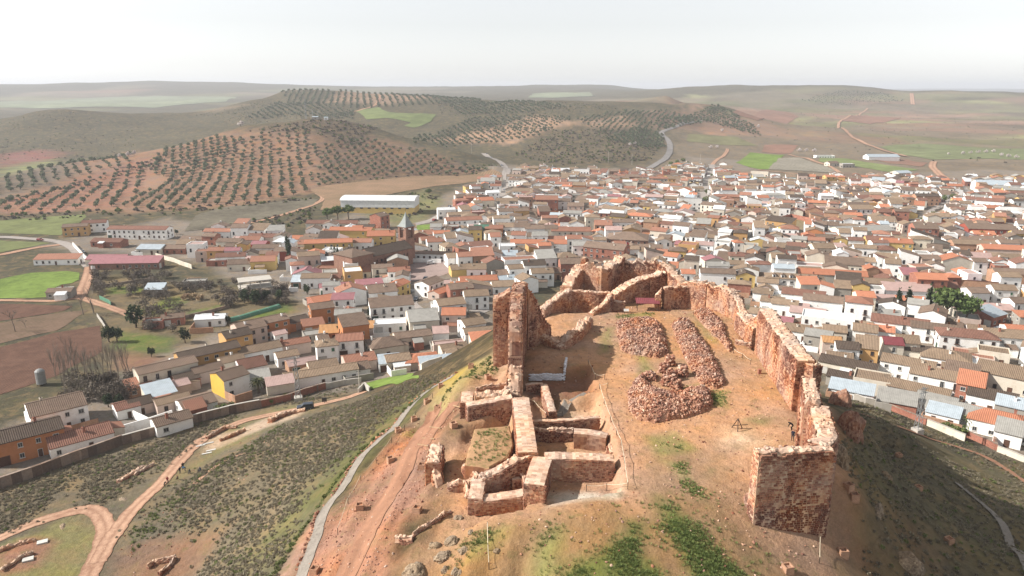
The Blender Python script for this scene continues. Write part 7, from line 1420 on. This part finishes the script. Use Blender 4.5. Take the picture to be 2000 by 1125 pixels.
# ------------------------------------------------------------------ people
def clothes(name, top, leg, hair):
    m, nt, b = new_mat(name, .9, .1); z = sepz(nt, obj_co(nt), 2)
    c = ramp(nt, mathn(nt, 'DIVIDE', z, 1.8), [(0, (.02, .02, .02)), (.05, leg), (.5, leg), (.53, top), (.8, top), (.835, S(200,150,122)), (.935, S(200,150,122)), (.95, hair)]); [x for x in nt.nodes if x.bl_idname == 'ShaderNodeValToRGB'][0].color_ramp.interpolation = 'CONSTANT'
    nt.links.new(c, b.inputs['Base Color']); return m
def person(label, loc, rz, mat, pose='stand'):
    if pose == 'stand': J = [(0,0,.95),(0,0,1.2),(0,0,1.42),(0,0,1.52),(0,.02,1.66),(0,.01,1.75),(.1,0,.9),(.12,.03,.5),(.13,-.02,.08),(.13,.12,.04),(-.1,0,.9),(-.12,.06,.5),(-.13,.02,.08),(-.13,.16,.04),(.2,0,1.4),(.26,.02,1.12),(.22,.2,.95),(.21,.27,.9),(-.2,0,1.4),(-.27,.02,1.12),(-.24,.14,.9),(-.23,.2,.84)]
    elif pose == 'sit': J = [(0,0,.35),(0,.05,.6),(0,.1,.84),(0,.12,.93),(0,.16,1.07),(0,.16,1.15),(.1,.05,.33),(.13,.42,.45),(.13,.5,.06),(.13,.62,.04),(-.1,.05,.33),(-.13,.42,.45),(-.13,.5,.06),(-.13,.62,.04),(.19,.1,.8),(.25,.2,.56),(.18,.4,.5),(.16,.46,.48),(-.19,.1,.8),(-.25,.2,.56),(-.18,.4,.5),(-.16,.46,.48)]
    else: J = [(0,-.1,.8),(0,.12,1.0),(0,.36,1.1),(0,.44,1.12),(0,.55,1.1),(0,.62,1.08),(.1,-.1,.76),(.12,.05,.42),(.13,-.05,.08),(.13,.1,.04),(-.1,-.1,.76),(-.12,.1,.42),(-.13,0,.08),(-.13,.14,.04),(.19,.34,1.05),(.22,.44,.76),(.18,.55,.52),(.17,.58,.45),(-.19,.34,1.05),(-.22,.42,.76),(-.18,.5,.52),(-.17,.54,.45)]
    E = [(0,1),(1,2),(2,3),(3,4),(4,5),(0,6),(6,7),(7,8),(8,9),(0,10),(10,11),(11,12),(12,13),(2,14),(14,15),(15,16),(16,17),(2,18),(18,19),(19,20),(20,21)]
    rad = [.15,.14,.15,.06,.105,.085,.1,.07,.05,.045,.1,.07,.05,.045,.075,.05,.035,.03,.075,.05,.035,.03]
    me = bpy.data.meshes.new('person'); me.from_pydata(J, E, []); me.materials.append(mat); o = obj('person', me, None, (loc[0], loc[1], hz(loc[0], loc[1])), rz)
    sk = o.modifiers.new('skin', 'SKIN'); me.skin_vertices[0].data[0].use_root = True
    for v, r_ in zip(me.skin_vertices[0].data, rad): v.radius = (r_, r_)
    sb = o.modifiers.new('sub', 'SUBSURF'); sb.levels = 1; sb.render_levels = 1
    return tag(o, label, 'person')
dk = S(50,52,64); jn = S(66,74,96); tn_ = S(120,104,84); hr_ = S(50,38,30)
person('person in dark jacket standing inside the tower wall', PZ(1547, 866, ZP), 2.6, clothes('clothes_dark', S(44,48,62), dk, hr_)); person('person in black bending beside the courtyard spur wall', PZ(1546, 842, ZP), 1.0, clothes('clothes_black', S(30,30,34), S(30,30,34), hr_), 'bend')
for px, py, rz, top, leg, ps, lb in ((358,916,.5,S(40,44,52),dk,'stand','person in dark coat standing with the group on the track'),(362,920,2,S(60,120,170),jn,'bend','person in blue top bending with the group on the track'),(352,925,1,S(34,34,38),dk,'stand','person in black standing apart at the track edge'),(372,924,2.5,S(70,64,60),dk,'sit','person in grey sitting on the stone edge by the track'),(392,920,3,S(90,70,110),jn,'sit','person in violet sitting further along the stone edge'),(328,944,.3,S(170,60,60),dk,'stand','person in red walking along the dirt track'),(348,938,1.2,S(160,50,50),tn_,'sit','person in red sitting on the bank beside the track'),(322,952,0,S(70,60,54),tn_,'bend','person in brown bending at the edge of the track')):
    person(lb, G(px, py), rz, clothes('clothes_'+lb.split()[3]+ps+str(px), top, leg, hr_), ps)
# ------------------------------------------------------------------ haze
hm = bpy.data.materials.new('haze_air'); hm.use_nodes = True; nt = hm.node_tree; nt.nodes.remove(nt.nodes['Principled BSDF'])
pv = nt.nodes.new('ShaderNodeVolumePrincipled'); pv.inputs['Color'].default_value = (.88, .92, 1.0, 1); pv.inputs['Density'].default_value = .000125; pv.inputs['Anisotropy'].default_value = .1
nt.links.new(pv.outputs[0], nt.nodes['Material Output'].inputs['Volume'])
zl, zh = float(GZ.min())-1.5, max(float(GZ.max())+12, 175); bx = MB(); bx.box((0, 6100, (zl+zh)/2), (18400, 12900, zh-zl))
hz_o = bx.build('haze', hm); tag(hz_o, 'pale haze lying over the hills and village', 'haze', kind='stuff')
